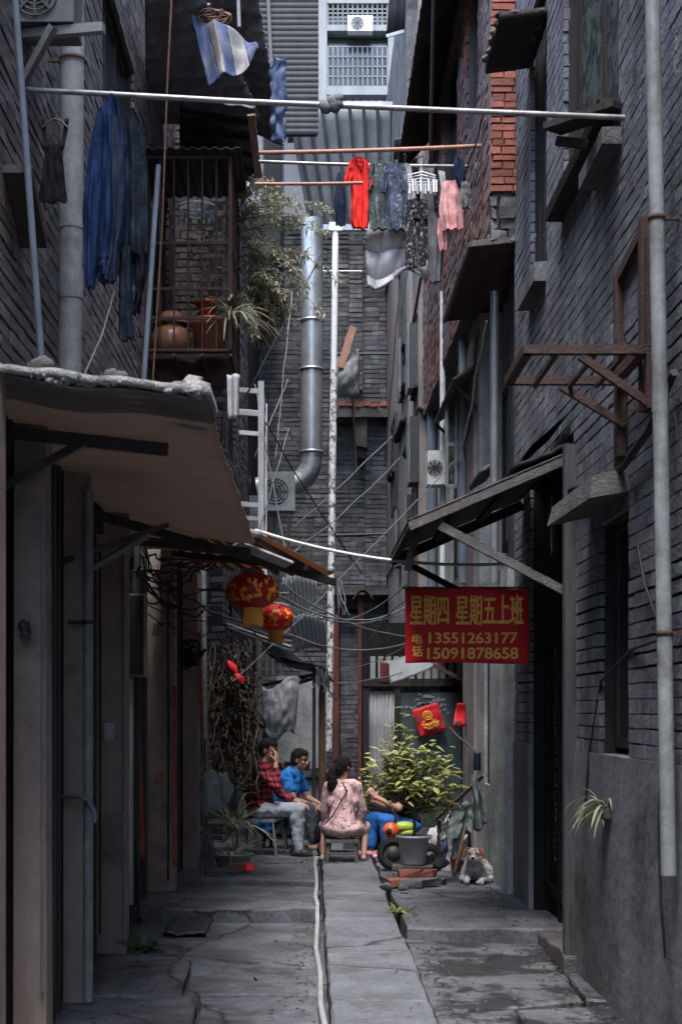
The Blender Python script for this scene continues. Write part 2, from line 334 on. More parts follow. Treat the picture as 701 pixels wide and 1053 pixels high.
for poly in ([(.70,-6),(2.1,-6),(2.1,1.),(.70,1.)], [(.70,1.03),(2.1,1.03),(2.1,5.2),(.70,5.2)], [(.70,5.23),(1.2,5.23),(1.12,7.5),(.70,7.45)], [(1.23,5.23),(2.1,5.23),(2.1,7.4),(1.15,7.5)],
             [(.70,7.5),(1.12,7.54),(1.18,8.5),(.70,8.3)], [(1.15,7.54),(2.1,7.43),(2.1,8.7),(1.2,8.5)],
             [(.70,8.34),(1.2,8.56),(1.62,8.75),(1.70,10.9),(.70,11.0)], [(1.66,8.78),(2.1,8.74),(2.1,10.8),(1.74,10.9)]):
    p.slab(poly, -.115+rj(.012), .2, j=.014, zj=.018, tilt=(rj(.012), rj(.01)))
struct(p, 'right_pavement', M['wet'])
p = MB()
for poly in ([(.71,10.95),(1.95,10.78),(1.95,13.4),(.70,13.5)], [(.70,13.53),(1.95,13.43),(1.95,16.2),(.70,16.2)], [(.70,16.23),(2.4,16.23),(2.4,20.2),(.70,20.2)], [(.70,20.23),(2.4,20.23),(2.4,28),(.70,28)]):
    p.slab(poly, .0+rj(.008), .35, j=.025, zj=.02, tilt=(0,.004))
struct(p, 'right_terrace', M['concrete'])

# ---------------------------------------------------------------- brick walls
def spans(a0, a1, z, zt, holes):
    out = [(a0, a1)]
    for h0, h1, k0, k1 in holes:
        if zt <= k0+.01 or z >= k1-.01: continue
        nx = []
        for s0, s1 in out:
            if h1 <= s0 or h0 >= s1: nx.append((s0, s1)); continue
            if h0 > s0: nx.append((s0, h0))
            if h1 < s1: nx.append((h1, s1))
        out = nx
    return out
def bricks(mb, axis, plane, face, a0, a1, z0, z1, course=.08, Lb=.25, gap=.013, vgap=.004, holes=(), thick=.2, jit=.005, rough=.006, rec=.028):
    # axis 'x': wall on plane X, runs along Y. face = +-1, the side one sees
    def add(u0, u1, w0, w1, d0, d1, mi, j):
        q = sorted((plane - face*d0, plane - face*d1))
        if axis == 'x': mb.box(q[0], q[1], u0, u1, w0, w1, mi, j)
        else: mb.box(u0, u1, q[0], q[1], w0, w1, mi, j)
    n = int((z1-z0)/course)
    for i in range(n):
        z = z0 + i*course; zt = z + course
        gp = gap*R.choice((.25, .5, .8, 1, 1, 1.3, 1.8))
        for s0, s1 in spans(a0, a1, z, zt, holes):
            add(s0, s1, z, zt, rec, thick, 1, 0)
            a = s0 - (i % 2)*Lb/2 + rj(.02)
            while a < s1:
                l = Lb*R.choice((1, 1, 1, .5)); u0, u1 = max(a, s0), min(a+l, s1)
                if u1-u0 > .03:
                    d = rj(rough)
                    add(u0+vgap/2, u1-vgap/2, z+gp*.5*R.uniform(.6,1.4), zt-gp*.5*R.uniform(.6,1.4), d, rec+.01, 0, jit)
                a += l
def boxes_x(mb, x0, x1, a0, a1, z0, z1, holes, mi=0):   # smooth wall with openings, along Y
    ed = sorted({z0, z1, *[k for h in holes for k in h[2:] if z0 < k < z1]})
    for k0, k1 in zip(ed, ed[1:]):
        for s0, s1 in spans(a0, a1, k0, k1, holes): mb.box(x0, x1, s0, s1, k0, k1, mi)
def window_x(root, name, X, face, a0, a1, z0, z1, gm, fm, bars=1, rec=.1, fw=.05, label=None):
    # a framed window in a wall on plane X
    x = X - face*rec
    f = MB()
    for z in (z0+fw/2, z1-fw/2): f.beam((x, a0, z), (x, a1, z), .05, fw)
    for k in range(bars+2):
        a = a0+fw/2 + (a1-a0-fw)*k/(bars+1); f.beam((x-.002, a, z0+fw), (x-.002, a, z1-fw), .045, fw, up=(0,1,0))
    w = build(f, name, fm, root)
    if label: w['label'] = label
    g = MB(); g.box(x-.006+face*-.0, x+.006, a0+fw*.4, a1-fw*.4, z0+fw*.4, z1-fw*.4); build(g, 'glass', gm, w)
    return w
def sill_x(root, X, face, a0, a1, z, d, th, m):
    s = MB(); x0, x1 = sorted((X - face*.05, X + face*d)); s.box(x0, x1, a0, a1, z-th, z, 0, .008); return build(s, 'sill', m, root)

# ---------------------------------------------------------------- right house (near)
XA = 1.78
rh = thing('painted_brick_house', 'dark grey painted brick house on the right with rough open joints and a downpipe', 'house', (2.5, 6, 0))
holesA = [(9.9, 11.9, -.2, 3.45), (8.2, 9.03, 1.4, 2.78), (8.46, 10.3, 5.16, 7.6), (11.05, 11.85, 5.05, 7.2), (3.2, 4.6, 5.1, 7.2)]
w = MB(); bricks(w, 'x', XA, -1, -6, 12.8, 1.36, 9.6, holes=holesA, course=.083, Lb=.26, gap=.011, vgap=.003, jit=.0022, rough=.0015, rec=.035)
build(w, 'wall', [M['paintbrick'], M['mortar']], rh)
w = MB(); boxes_x(w, XA-.012, XA+.2, -6, 12.8, -.25, 1.36, holesA); build(w, 'plaster_base', M['plaster'], rh)
w = MB(); w.box(XA+.21, 6, -6, 12.78, -.25, 9.5); 
build(w, 'house_core', M['black'], rh)
# bricked-up window under the iron bracket
w = MB(); w.beam((XA-.02,7.68,3.2),(XA-.02,7.68,4.22),.07,.06,up=(0,1,0)); w.beam((XA-.02,8.34,3.0),(XA-.02,8.34,4.12),.06,.05,up=(0,1,0)); w.beam((XA-.015,7.7,4.18),(XA-.015,8.34,4.1),.05,.06)
build(w, 'old_frame', M['rust'], rh)
# doorway
w = MB(); w.box(XA+.14, XA+.19, 9.9, 11.9, -.2, 3.45)
for a in (10.0, 10.6, 11.2, 11.8): w.beam((XA+.13, a, -.1), (XA+.13, a, 3.4), .03, .07, up=(0,1,0))
for z in (.2, 1.1, 2.2): w.beam((XA+.128, 9.92, z), (XA+.128, 11.88, z), .03, .08)
dr = build(w, 'door', M['doorwood'], rh)
w = MB()
for q in range(16):
    z = 2.1 - q*.105; a = 11.3; pts = []
    for k in range(7): pts.append((XA+.108, a + .10*math.sin(k*1.9+q*2.3)*(1 if q%3 else .4), z - k*.013 + .02*math.cos(k*2.+q)))
    w.tube(pts, .0035, 4)
build(w, 'chalk_scrawl', M['concrete'], dr)
w = MB(); w.beam((XA-.03, 9.86, -.1), (XA-.03, 9.86, 3.42), .09, .1, up=(0,1,0)); build(w, 'door_post', M['darkgreywood'], rh)
w = MB(); w.beam((XA+.07, 11.86, -.1), (XA+.07, 11.86, 3.4), .08, .07, up=(0,1,0)); build(w, 'door_post', M['doorwood'], rh)
w = MB(); w.slab([(1.70,9.75),(2.0,9.75),(2.0,12.05),(1.68,12.05)], -.02, .2, j=.02); build(w, 'threshold', M['stone'], rh)
# narrow dark window with slab canopy
window_x(rh, 'window', XA, -1, 8.2, 9.03, 1.4, 2.78, M['glass'], M['darkwood'], 1, .12, .06)
w = MB(); w.hexa([V(q) for q in ((1.56,8.18,2.82),(1.8,8.18,2.86),(1.8,9.3,2.86),(1.50,9.3,2.80),(1.58,8.2,2.95),(1.8,8.2,3.0),(1.8,9.28,3.0),(1.53,9.28,2.92))]); build(w, 'stone_canopy', M['stone'], rh)
# upper windows
wn = window_x(rh, 'window', XA, -1, 8.46, 10.3, 5.16, 7.6, M['frosted'], M['darkwood'], 1, .12, .09)
sill_x(wn, XA, -1, 8.4, 10.36, 5.16, .12, .07, M['darkwood'])
w = MB(); w.hexa([V(q) for q in ((1.665,8.37,4.88),(1.8,8.37,4.88),(1.8,9.1,4.87),(1.665,9.1,4.87),(1.665,8.37,4.975),(1.8,8.37,4.98),(1.8,9.1,4.97),(1.665,9.1,4.965))]); build(w, 'concrete_ledge', M['greywood'], rh)
w = MB(); w.beam((1.78,8.38,5.10),(1.45,8.8,5.135),.16,.04); w.beam((1.66,8.75,5.02),(1.48,8.82,5.07),.04,.05); build(w, 'shelf_board', M['darkwood'], rh)
wn = window_x(rh, 'window', XA, -1, 11.05, 11.85, 5.05, 7.2, M['glass'], M['darkwood'], 1, .08, .06)
sill_x(wn, XA, -1, 11.05, 11.9, 5.03, .10, .15, M['concrete'])
def lumps(mb, p0, p1, r, n, j=.02, mi=0, sq=.6):
    p0, p1 = V(p0), V(p1)
    for i in range(n):
        c = p0.lerp(p1, (i+.5)/n) + V((rj(j), rj(j), rj(j*.5))); q = r*R.uniform(.6, 1.25)
        rot = Matrix.Rotation(R.uniform(0,6), 3, 'Z') @ Matrix.Rotation(rj(.6), 3, 'X')
        mb.ell(c, (q*1.4, q, q*sq), 7, 5, mi, rot)
w = MB(); w.sheet(lambda u,v: (1.42+.38*u, 11.0+.95*v, 6.86+.05*u+.004*math.sin(v*40)), 4, 40, .05); cp = build(w, 'window_canopy', M['darkwood'], rh)
w = MB(); 
for q in range(4): lumps(w, (1.45+.09*q, 11.02, 6.9), (1.45+.09*q, 11.9, 6.9)  , .032, 26, .035); w.s = [False]*len(w.s)
build(w, 'rubble_layer', M['stone'], cp)

# ---------------------------------------------------------------- right middle house
mh = thing('plastered_house', 'house with blue grey plaster below and bare red brick above behind the red banner', 'house', (2.5, 17, 0))
XB = 1.72; XU = 1.56
holesB = [(14.1, 14.55, .9, 2.6), (16.4, 18.2, 3.2, 4.9)]
w = MB(); boxes_x(w, XB, XB+.25, 12.82, 14.95, -.3, 2.9, holesB); w.box(1.96, 2.2, 12.82, 14.95, 2.9, 5.9); w.box(XB, 1.97, 14.95, 15.2, -.3, 5.7); build(w, 'blue_wall', M['plasterblue'], mh)
w = MB(); boxes_x(w, XB-.03, XB+.25, 15.2, 16.3, -.3, 5.7, holesB); build(w, 'warm_wall', M['plasterwarm'], mh)
w = MB(); boxes_x(w, XB+.01, XB+.25, 16.3, 20.4, 2.55, 5.7, holesB); w.box(2.32, 2.6, 16.3, 20.4, -.3, 2.6); w.box(XB-.02, 2.6, 16.18, 16.31, -.3, 2.6); build(w, 'lower_wall', M['plasterblue'], mh)
holesU = [(15.6, 17.2, 6.9, 9.0), (13.7, 14.7, 7.4, 9.6)]
w = MB(); bricks(w, 'x', XU, -1, 12.765, 20.4, 5.72, 11.6, course=.085, Lb=.26, gap=.016, vgap=.014, holes=holesU)
w9 = MB(); bricks(w9, 'y', 12.72, -1, XU, 3.4, 6.15, 11.6, course=.066, Lb=.21, gap=.014, vgap=.012, jit=.0025, rough=.004)
build(w, 'side_brick_wall', [M['oldredbrick'], M['palemortar']], mh); w = w9; build(w, 'front_brick_wall', [M['redbrick'], M['palemortar']], mh)
w = MB(); bricks(w, 'y', 12.73, -1, XU, 3.4, 5.72, 6.14, course=.1, Lb=.16, gap=.02, vgap=.02, jit=.012, rough=.015)
build(w, 'old_brick_course', [M['concrete'], M['mortar']], mh)
w = MB(); w.box(2.21, 6, 12.95, 16.3, -.3, 11.5); w.box(XB+.26, 6, 16.3, 20.38, 2.6, 11.5); build(w, 'house_core', M['black'], mh)
for (a0,a1,z0,z1) in holesU: window_x(mh, 'window', XU, -1, a0, a1, z0, z1, M['glass'], M['darkmetal'], 1, .1, .07)
window_x(mh, 'window', XB, -1, 14.1, 14.55, .9, 2.6, M['glass'], M['darkwood'], 1, .06, .05, 'narrow shuttered window slot')
window_x(mh, 'window', 1.95, -1, 13.2, 14.6, 3.2, 4.8, M['glass'], M['darkwood'], 2, -.02, .08)
window_x(mh, 'window', XB, -1, 16.4, 18.2, 3.2, 4.9, M['glass'], M['darkwood'], 2, .08, .06)
# open casement leaf, bay corner posts
w = MB()
for a in ((13.02), (13.25), (13.5)): w.tube([(1.86, a, 2.9), (1.86, a, 5.7)], .045, 8)
build(w, 'corner_pipe', M['darkmetal'], mh)

# ---------------------------------------------------------------- right far house
fh = thing('orange_house', 'far right house with flaking orange plaster, small ledges and pipes', 'house', (2.4, 24, 0))
w = MB(); w.box(1.50, 1.8, 20.42, 21.6, -.3, 11.6); build(w, 'grey_wall', M['plasterwarm'], fh)
w = MB(); w.box(1.44, 1.8, 21.6, 27.9, 4.2, 9.6); build(w, 'orange_wall', M['orangeplaster'], fh)
w = MB(); w.box(1.46, 1.8, 21.6, 27.9, -.3, 4.2); build(w, 'lower_wall', M['plasterblue'], fh)
w = MB(); w.box(1.81, 6, 20.4, 27.9, -.3, 14.); build(w, 'house_core', M['black'], fh)
w = MB(); w.box(1.40, 1.8, 21.6, 27.9, 9.6, 13.0); build(w, 'upper_wall', M['concrete'], fh)
for x, y, Z, wd in ((441,403,20.9,.5), (425,436,22.5,.45), (431,462,21.5,.5), (420,447,23.5,.4), (412,488,25.2,.4), (428,398,22.0,.3), (431,366,22.2,.25), (431,388,23.3,.25)):
    q = W(x, y, Z); w = MB(); w.sheet(lambda u,v: (1.5-(1.5-q.x+.20)*u, Z-.4+.9*v, q.z+.06-.09*u+.02*nz(u*5,v*5,x)), 4, 8, .09); build(w, 'ledge', M['darkwood'], fh)
for x, y, Z, wd_ in ((446,330,20.8,.5), (436,345,22.8,.4), (450,425,20.6,.4), (438,505,21.4,.5), (422,520,23.8,.4), (447,540,20.9,.4)):
    q = W(x, y, Z); w = MB(); w.sheet(lambda u,v: (1.5-(1.5-q.x+.14)*u, Z-.3+.7*v, q.z+.05-.10*u), 3, 6, .06); build(w, 'window_hood', M['concrete'], fh)
    w = MB(); w.box(1.38, 1.5, Z-.2, Z+.3, q.z-1.0, q.z-.08); wf = build(w, 'window_box', M['darkmetal'], fh)
    w = MB()
    for k in range(5): w.tube([(1.37, Z-.2+.125*k, q.z-1.0), (1.37, Z-.2+.125*k, q.z-.08)], .014, 5)
    for k in range(3): w.tube([(1.37, Z-.2, q.z-.95+.4*k), (1.37, Z+.3, q.z-.95+.4*k)], .014, 5)
    build(w, 'window_grille', M['galv'], wf)
for x, Z, zt in ((432, 22.6, 6.1), (441, 21.1, 6.0), (447, 20.0, 5.9)):
    q = W(x, 500, Z); w = MB(); w.tube([(q.x-.04, Z, -.1 if Z > 20.5 else 2.7), (q.x-.04, Z, zt)], .07, 10); build(w, 'wall_pipe', M['bluepipe'], fh)
for a0, a1, z0, z1 in ((22.2,23.4,7.2,8.6), (24.3,25.6,5.0,6.6)):
    window_x(fh, 'window', 1.435, -1, a0, a1, z0, z1, M['glass'], M['darkmetal'], 1, -.02, .07)

# ---------------------------------------------------------------- left house (near)
XL = -1.6
lh = thing('shop_house', 'old brick shop house on the left over a row of brown shutter bays', 'house', (-2.4, 6, 0))
w = MB(); bricks(w, 'x', XL, 1, -6, 17.2, 3.0, 9.6, course=.083, Lb=.26, gap=.018, vgap=.006, jit=.003, rough=.003, rec=.035, holes=[(11.2,13.2,5.3,7.4), (14.6,16.4,5.4,7.3)]); build(w, 'wall', [M['leftbrick'], M['mortar']], lh)
w = MB(); w.box(-6, XL-.21, -6, 17.2, -.3, 9.5); build(w, 'house_core', M['black'], lh)
for a0,a1,z0,z1 in ((11.2,13.2,5.3,7.4), (14.6,16.4,5.4,7.3)): window_x(lh, 'window', XL, 1, a0, a1, z0, z1, M['glass'], M['darkwood'], 2, .1, .07)
# shutters, recessed and ribbed
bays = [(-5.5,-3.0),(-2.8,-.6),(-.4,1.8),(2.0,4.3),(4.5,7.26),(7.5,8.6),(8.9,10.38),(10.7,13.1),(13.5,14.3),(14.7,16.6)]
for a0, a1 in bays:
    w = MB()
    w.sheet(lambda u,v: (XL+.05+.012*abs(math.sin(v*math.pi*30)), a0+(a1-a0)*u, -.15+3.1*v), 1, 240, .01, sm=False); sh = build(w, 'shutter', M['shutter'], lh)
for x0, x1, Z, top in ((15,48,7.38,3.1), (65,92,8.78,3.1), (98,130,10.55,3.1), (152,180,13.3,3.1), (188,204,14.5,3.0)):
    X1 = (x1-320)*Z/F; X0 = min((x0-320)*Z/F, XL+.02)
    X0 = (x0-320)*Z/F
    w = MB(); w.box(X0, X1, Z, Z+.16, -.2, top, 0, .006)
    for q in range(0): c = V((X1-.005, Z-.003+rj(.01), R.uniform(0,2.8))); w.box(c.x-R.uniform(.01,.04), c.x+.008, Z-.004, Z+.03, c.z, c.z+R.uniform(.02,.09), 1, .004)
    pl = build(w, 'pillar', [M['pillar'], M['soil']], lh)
    if X0 > XL+.03: w = MB(); w.box(XL-.1, X0-.002, Z+.04, Z+.12, -.2, top); build(w, 'recess_shade_board', M['doorwood'], lh)  # near-black board standing in for the shade of the recess beside the pillar
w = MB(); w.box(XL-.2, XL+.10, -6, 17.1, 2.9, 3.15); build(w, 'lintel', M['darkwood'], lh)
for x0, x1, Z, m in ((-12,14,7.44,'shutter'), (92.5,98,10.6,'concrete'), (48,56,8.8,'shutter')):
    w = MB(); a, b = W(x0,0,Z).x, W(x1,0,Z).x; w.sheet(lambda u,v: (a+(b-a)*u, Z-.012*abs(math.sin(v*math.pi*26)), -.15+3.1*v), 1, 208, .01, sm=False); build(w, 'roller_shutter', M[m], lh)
for a in (6.2, 3.2, 1.0): 
    w = MB(); w.box(XL-.15, -1.33, a, a+.16, -.2, 3.1); build(w, 'pillar', M['pillar'], lh)
# gas of loose fittings between the pillars
for k, (x, Z) in enumerate(((54,8.2),(60,8.5),(97,10.2),(142,12.4),(149,12.8),(184,14.3))):
    q = W(x, 700, Z); w = MB(); w.beam((q.x-.03, Z, -.15), (q.x-.03, Z, 3.05), .09, .05, up=(0,1,0)); build(w, 'door_jamb', M['darkmetal'], lh)

# ---------------------------------------------------------------- left middle house
l2 = thing('narrow_brick_house', 'narrow brick house on the left behind the seated people with a white iron frame', 'house', (-1.6, 20, 0))
w = MB(); bricks(w, 'x', -1.02, 1, 17.3, 23.5, .0, 9.2, course=.085, Lb=.26, gap=.02, vgap=.012, holes=[(18.,19.6,4.9,6.4)])
bricks(w, 'y', 17.3, -1, -3.0, -1.02, .0, 9.2, course=.085, Lb=.26, gap=.02, vgap=.012)
build(w, 'wall', [M['leftbrick'], M['mortar']], l2)
w = MB(); w.box(-5, -1.24, 17.55, 23.5, -.3, 9.1); build(w, 'house_core', M['black'], l2)
w = MB()   # white iron window frame sticking out
xa, xb = -1.05, -.66
for Z in (19.2, 20.6):
    w.beam((xb,Z,3.2),(xb,Z,5.95),.075,.075,up=(0,1,0))
    for z in (5.85, 5.55, 4.35): w.beam((xa,Z,z),(xb,Z,z-.03),.06,.06)
for z in (5.9, 5.6, 4.4): w.beam((xb,19.2,z),(xb,20.6,z),.05,.05)
build(w, 'white_window_frame', M['white'], l2)
w = MB()
for q in range(7):
    Z = 19.25+q*.22; w.tube([(xb,Z,4.4),(xb,Z,5.6)], .012, 5)
build(w, 'guard_bars', M['darkgalv'], l2)
# left far house, dark and crumbling
l3 = thing('crumbling_house', 'dark crumbling house side at the far left end under the plants', 'house', (-1.2, 25, 0))
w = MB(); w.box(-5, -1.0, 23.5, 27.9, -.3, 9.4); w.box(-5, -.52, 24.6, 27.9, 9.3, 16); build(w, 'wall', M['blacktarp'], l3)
for q in range(5): w = MB(); w.beam((-1.02, 24.2+q*.6, 3.2), (-.62, 24.2+q*.6, 3.1), .05, .05); build(w, 'bracket', M['darkgalv'], l3)
w = MB(); w.box(-1.0,-.55,23.6,24.2,4.3,5.1); build(w, 'wall_box', M['darkgalv'], l3)
for q, (x, z0, z1) in enumerate(((-.62,2.2,4.2), (-.5,2.0,4.1), (-.72, 2.2, 5.0))):
    w = MB(); w.tube([(x, 23.6, z0), (x, 23.6, z1)], .03, 6); build(w, 'standpipe', M['greywood'], l3)

# ---------------------------------------------------------------- back building
bb = thing('grey_brick_building', 'grey brick building closing the end of the alley behind a tall metal duct', 'building', (.4, 29, 0))
ZB = 28.
hb = [(.46, .95, -.3, 3.55), (1.05, 1.7, -.3, 3.1)]
w = MB(); bricks(w, 'y', ZB, -1, -2.2, 1.44, -.2, 11.2, course=.092, Lb=.28, gap=.014, vgap=.012, holes=hb, rough=.008)
bricks(w, 'y', ZB-.12, -1, 1.02, 1.44, 4.0, 7.2, course=.092, Lb=.28, gap=.014, vgap=.012, thick=.11)
bricks(w, 'y', ZB-.12, -1, .72, .98, 7.75, 10.8, course=.092, Lb=.28, gap=.014, vgap=.012, thick=.11)
build(w, 'wall', [M['greybrick'], M['greymortar']], bb)
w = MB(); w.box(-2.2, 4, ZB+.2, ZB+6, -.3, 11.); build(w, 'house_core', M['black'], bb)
q0, q1 = W(340, 430, ZB-.5), W(414, 414, ZB-.5)
w = MB(); w.box(q0.x, q1.x+.05, ZB-.6, ZB+.1, q0.z, q0.z+.2, 0, .01); sl = build(w, 'balcony_slab', M['concrete'], bb)
w = MB()
for k in range(9):
    a = q0.x + (q1.x-q0.x)*k/9; w.box(a+.01, a+(q1.x-q0.x)/9-.02, ZB-.62, ZB-.35, q0.z+.205, q0.z+.205+R.uniform(.05,.1), 0, .012)
build(w, 'red_brick_edge', M['redbrick'], sl)
w = MB(); c = W(371, 440, ZB-.5); w.box(c.x-.12,c.x+.12,ZB-.5,ZB+.0,c.z-.35,c.z+.18,0,.02); w.box(c.x-.07,c.x+.07,ZB-.4,ZB+.0,c.z-.55,c.z-.35,0,.02); build(w, 'corbel', M['stone'], bb)
q0, q1 = W(343, 612, ZB-.4), W(417, 604, ZB-.4)
w = MB(); w.box(q0.x, q1.x, ZB-.5, ZB+.05, q0.z, q1.z, 0, .01); build(w, 'lower_slab', M['stone'], bb)
for x in (345.5, 371):
    a = W(x, 616, ZB-.3); w = MB(); w.box(a.x-.055, a.x+.055, ZB-.3, ZB-.18, -.2, a.z); build(w, 'red_post', M['redpaint'], bb)
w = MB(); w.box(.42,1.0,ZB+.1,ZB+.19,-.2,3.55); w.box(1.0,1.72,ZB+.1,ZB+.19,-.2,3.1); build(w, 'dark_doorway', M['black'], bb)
w = MB(); bricks(w, 'y', ZB-.02, -1, .55, .90, -.2, 3.5, course=.092, Lb=.28, thick=.1); build(w, 'brick_infill', [M['greybrick'], M['greymortar']], bb)
# upper corrugated cladding and dark parapet
c0, c1 = W(318, 234, 26.2), W(414, 234, 26.2)
w = MB()
def cl(u, v):
    x = (c0.x-.0 + (c1.x+.1-c0.x)*u) + (1-u)*(-.5)*v*.75
    return (x, 26.2 - .9*v, c0.z + 1.75*v + 0*.02*math.sin(u*60))
w.sheet(cl, 60, 10, .02); rf = build(w, 'metal_cladding', M['corr'], bb)
w = MB()
for k in range(9):
    u = (k+.5)/9; a, b = V(cl(u, 0)), V(cl(u, 1)); w.beam(a+V((0,-.04,0)), b+V((0,-.04,0)), .05, .07, up=(0,1,0))
build(w, 'seam', M['corrmid'], rf)
w = MB(); w.beam(V((c0.x-.1,26.1,c0.z-.04)), V((c1.x+.2,26.1,c1.z-.04)), .1, .1); w.beam(V((c0.x-.9,25.2,c0.z+1.8)), V((c1.x+.3,25.2,c1.z+1.8)), .08, .06); build(w, 'gutter', M['galv'], bb)
a0 = W(296, 141, 27); a1 = W(450, 104, 27)
w = MB(); w.sheet(lambda u,v: (a0.x+(a1.x-a0.x)*u, 27+.012*math.sin(u*120), a0.z-.1+(a1.z+.1-a0.z)*v), 160, 2, .03); build(w, 'dark_parapet', M['corrmid'], bb)

# ---------------------------------------------------------------- far tower
ZT = 45.
tw = thing('apartment_tower', 'pale modern apartment tower with balcony grilles seen high over the alley end', 'building', (2, 46, 0))
a, b = W(300, 150, ZT), W(470, -80, ZT)
w = MB(); w.box(a.x-3, b.x+3, ZT, ZT+8, -.3, b.z+4); build(w, 'wall', M['tower'], tw)
def tbox(nm, x0, y0, x1, y1, d0, d1, m, parent=tw, j=0):
    a, b = W(x0, y1, ZT), W(x1, y0, ZT); w = MB(); w.box(a.x, b.x, ZT-d1, ZT-d0, a.z, b.z); return build(w, nm, m, parent)
for x0, x1 in ((324,336), (398,404)): tbox('column', x0, -60, x1, 110, .0, .5, M['towerlight'])
for y0, y1 in ((97,105), (34,40), (8,12), (-30,-20)): tbox('floor_band', 336, y0, 437, y1, .0, .55, M['towerlight'])
for n_, (y0, y1) in enumerate(((42,96), (12,34), (-20,8))):
    wd = tbox('balcony_window', 337, y0, 397, y1, .0, .1, M['glass'])
    a, b = W(337, y1, ZT), W(397, y0, ZT); w = MB()
    for k in range(13): x = a.x + (b.x-a.x)*k/12; w.beam((x, ZT-.5, a.z), (x, ZT-.5, b.z if n_ else a.z+(b.z-a.z)*.75), .03, .03, up=(0,1,0))
    for k in range(5): z = a.z + (b.z-a.z)*.75*k/4; w.beam((a.x, ZT-.5, z), (b.x, ZT-.5, z), .03, .03)
    build(w, 'grille', M['towerlight'], tw)
w = MB(); a, b = W(405, 80, ZT), W(436, 30, ZT)
for k in range(14): z = a.z+(b.z-a.z)*k/14; w.beam((a.x, ZT-.15, z), (b.x, ZT-.15, z), .12, .06)
build(w, 'louvre', M['plasterwarm'], tw)
def ac(root_label, c, sx, sz, group='air conditioner boxes', rot=0, d=.3):
    t = thing('air_conditioner', root_label, 'air conditioner', c, group); c = V(c)
    T = Matrix.Rotation(rot, 4, 'Z')
    def fix(o): o.matrix_local = T
    w = MB(); w.box(c.x-sx/2, c.x+sx/2, c.y, c.y+d, c.z, c.z+sz); fix(build(w, 'casing', M['acwhite'], t))
    w = MB(); k = min(sx, sz)*.4; cc = c + V((-sx*.12, -.01, sz/2))
    for r in (k, k*.75, k*.5, k*.25):
        w.tube([cc + V((r*math.cos(q*math.pi/12), 0, r*math.sin(q*math.pi/12))) for q in range(25)], .012*sx/.8, 5, cap=False)
    for q in range(4): a = q*math.pi/4; w.beam(cc+V((k*math.cos(a),0,k*math.sin(a))), cc-V((k*math.cos(a),0,k*math.sin(a))), .012, .012, up=(0,1,0))
    fix(build(w, 'fan_grille', M['darkmetal'], t))
    w = MB(); w.lathe([(0,0),(k*.95,0)], cc+V((0,.0,0)), 20); 
    me = [(x, cc.y+.012+(0), cc.z+(y-cc.y)) for x,y,z in w.v]; w.v = me; fix(build(w, 'fan_opening', M['black'], t))
    return t
ac('small white air conditioner box on the top ledge of the far tower', W(370, 37, ZT-.5)+V((0,-.35,0)), .75, .46)
ac('white air conditioner box beside the louvre on the lower band of the far tower', W(420, 97, ZT-.5)+V((0,-.35,0)), .8, .48)
# unseen house added behind the viewer to control daylight in the alley
bh = thing('added_rear_house', 'unseen low house added behind the viewer to limit the daylight', 'house', (0, -20, 0))
w = MB(); w.box(-9, 9, -22, -18, -.3, 6); build(w, 'wall', M['plaster'], bh)
def arc(p0, p1, sag, n=16, wob=0., seed=0):
    p0, p1 = V(p0), V(p1); out = []
    for i in range(n+1):
        t = i/n; p = p0.lerp(p1, t); p.z -= sag*4*t*(1-t)
        if wob: p += V((nz(t*5, seed, 1)*wob, nz(t*5, seed, 7)*wob, nz(t*5, seed, 13)*wob))*(1 if 0 < i < n else 0)
        out.append(p)
    return out
def line_thing(name, pts, r, m, label, cat, group=None, seg=6):
    w = MB(); w.tube(pts, r, seg); return solo(w, name, m, label, cat, group)

# ---------------------------------------------------------------- pipes
def pipe(name, label, x0, y0, x1, y1, Z0, Z1, r, m, collars=(), group='drainpipes on the house walls', clamps=()):
    a, b = W(x0, y0, Z0), W(x1, y1, Z1); t = thing(name, label, 'pipe', b, group)
    w = MB(); w.tube([a, a.lerp(b, .25), a.lerp(b, .5), a.lerp(b, .75), b], r, 20); build(w, 'pipe_body', m, t)
    for y in collars:
        k = (y-y0)/(y1-y0); c = a.lerp(b, k); h = .055*Z0/9
        w = MB(); w.lathe([(r*.99,-h*1.5),(r*1.045,-h*1.5),(r*1.045,h*1.5),(r*.99,h*1.5)], c, 28, sm=False); build(w, 'collar', m, t)
    for y in clamps:
        k = (y-y0)/(y1-y0); c = a.lerp(b, k)
        w = MB(); w.lathe([(r*1.12,-.012),(r*1.15,-.012),(r*1.15,.012),(r*1.12,.012)], c, 16); w.beam(c+V((r,0,0)), c+V((r+.09 if c.x > 0 else -r-.09,0,0)), .02, .02)
        build(w, 'clamp', M['rust'], t)
    return t
pipe('drainpipe', 'pale grey downpipe on the painted brick wall beside the rusty iron bracket', 669.5, -60, 687, 900, 7.12, 6.98, .037, M['pvc'], (415,), clamps=(228, 655))
pipe('drainpipe', 'thick pale drain pipe on the left wall behind the hanging clothes', 75.5, -60, 72, 420, 8.9, 8.9, .073, M['pvc'], (222, 294), clamps=(62,))
pipe('drainpipe', 'slim blue grey tube leaning across the upper left wall', 13, -40, 44, 385, 7.4, 7.7, .018, M['bluepipe'])
pipe('drainpipe', 'brown stained pipe running down the edge of a shop pillar', 91, 505, 91, 1030, 8.7, 8.7, .03, M['pvc'], (570,), clamps=(640,))
pipe('drainpipe', 'white pipe standing in the corner of the right lane wall above the cloths', 455, 300, 455, 600, 17.4, 17.4, .035, M['white'])
pipe('drainpipe', 'thin grey pipe beside the green door at the lane corner', 481, 640, 481, 850, 15.9, 15.9, .03, M['bluepipe'])
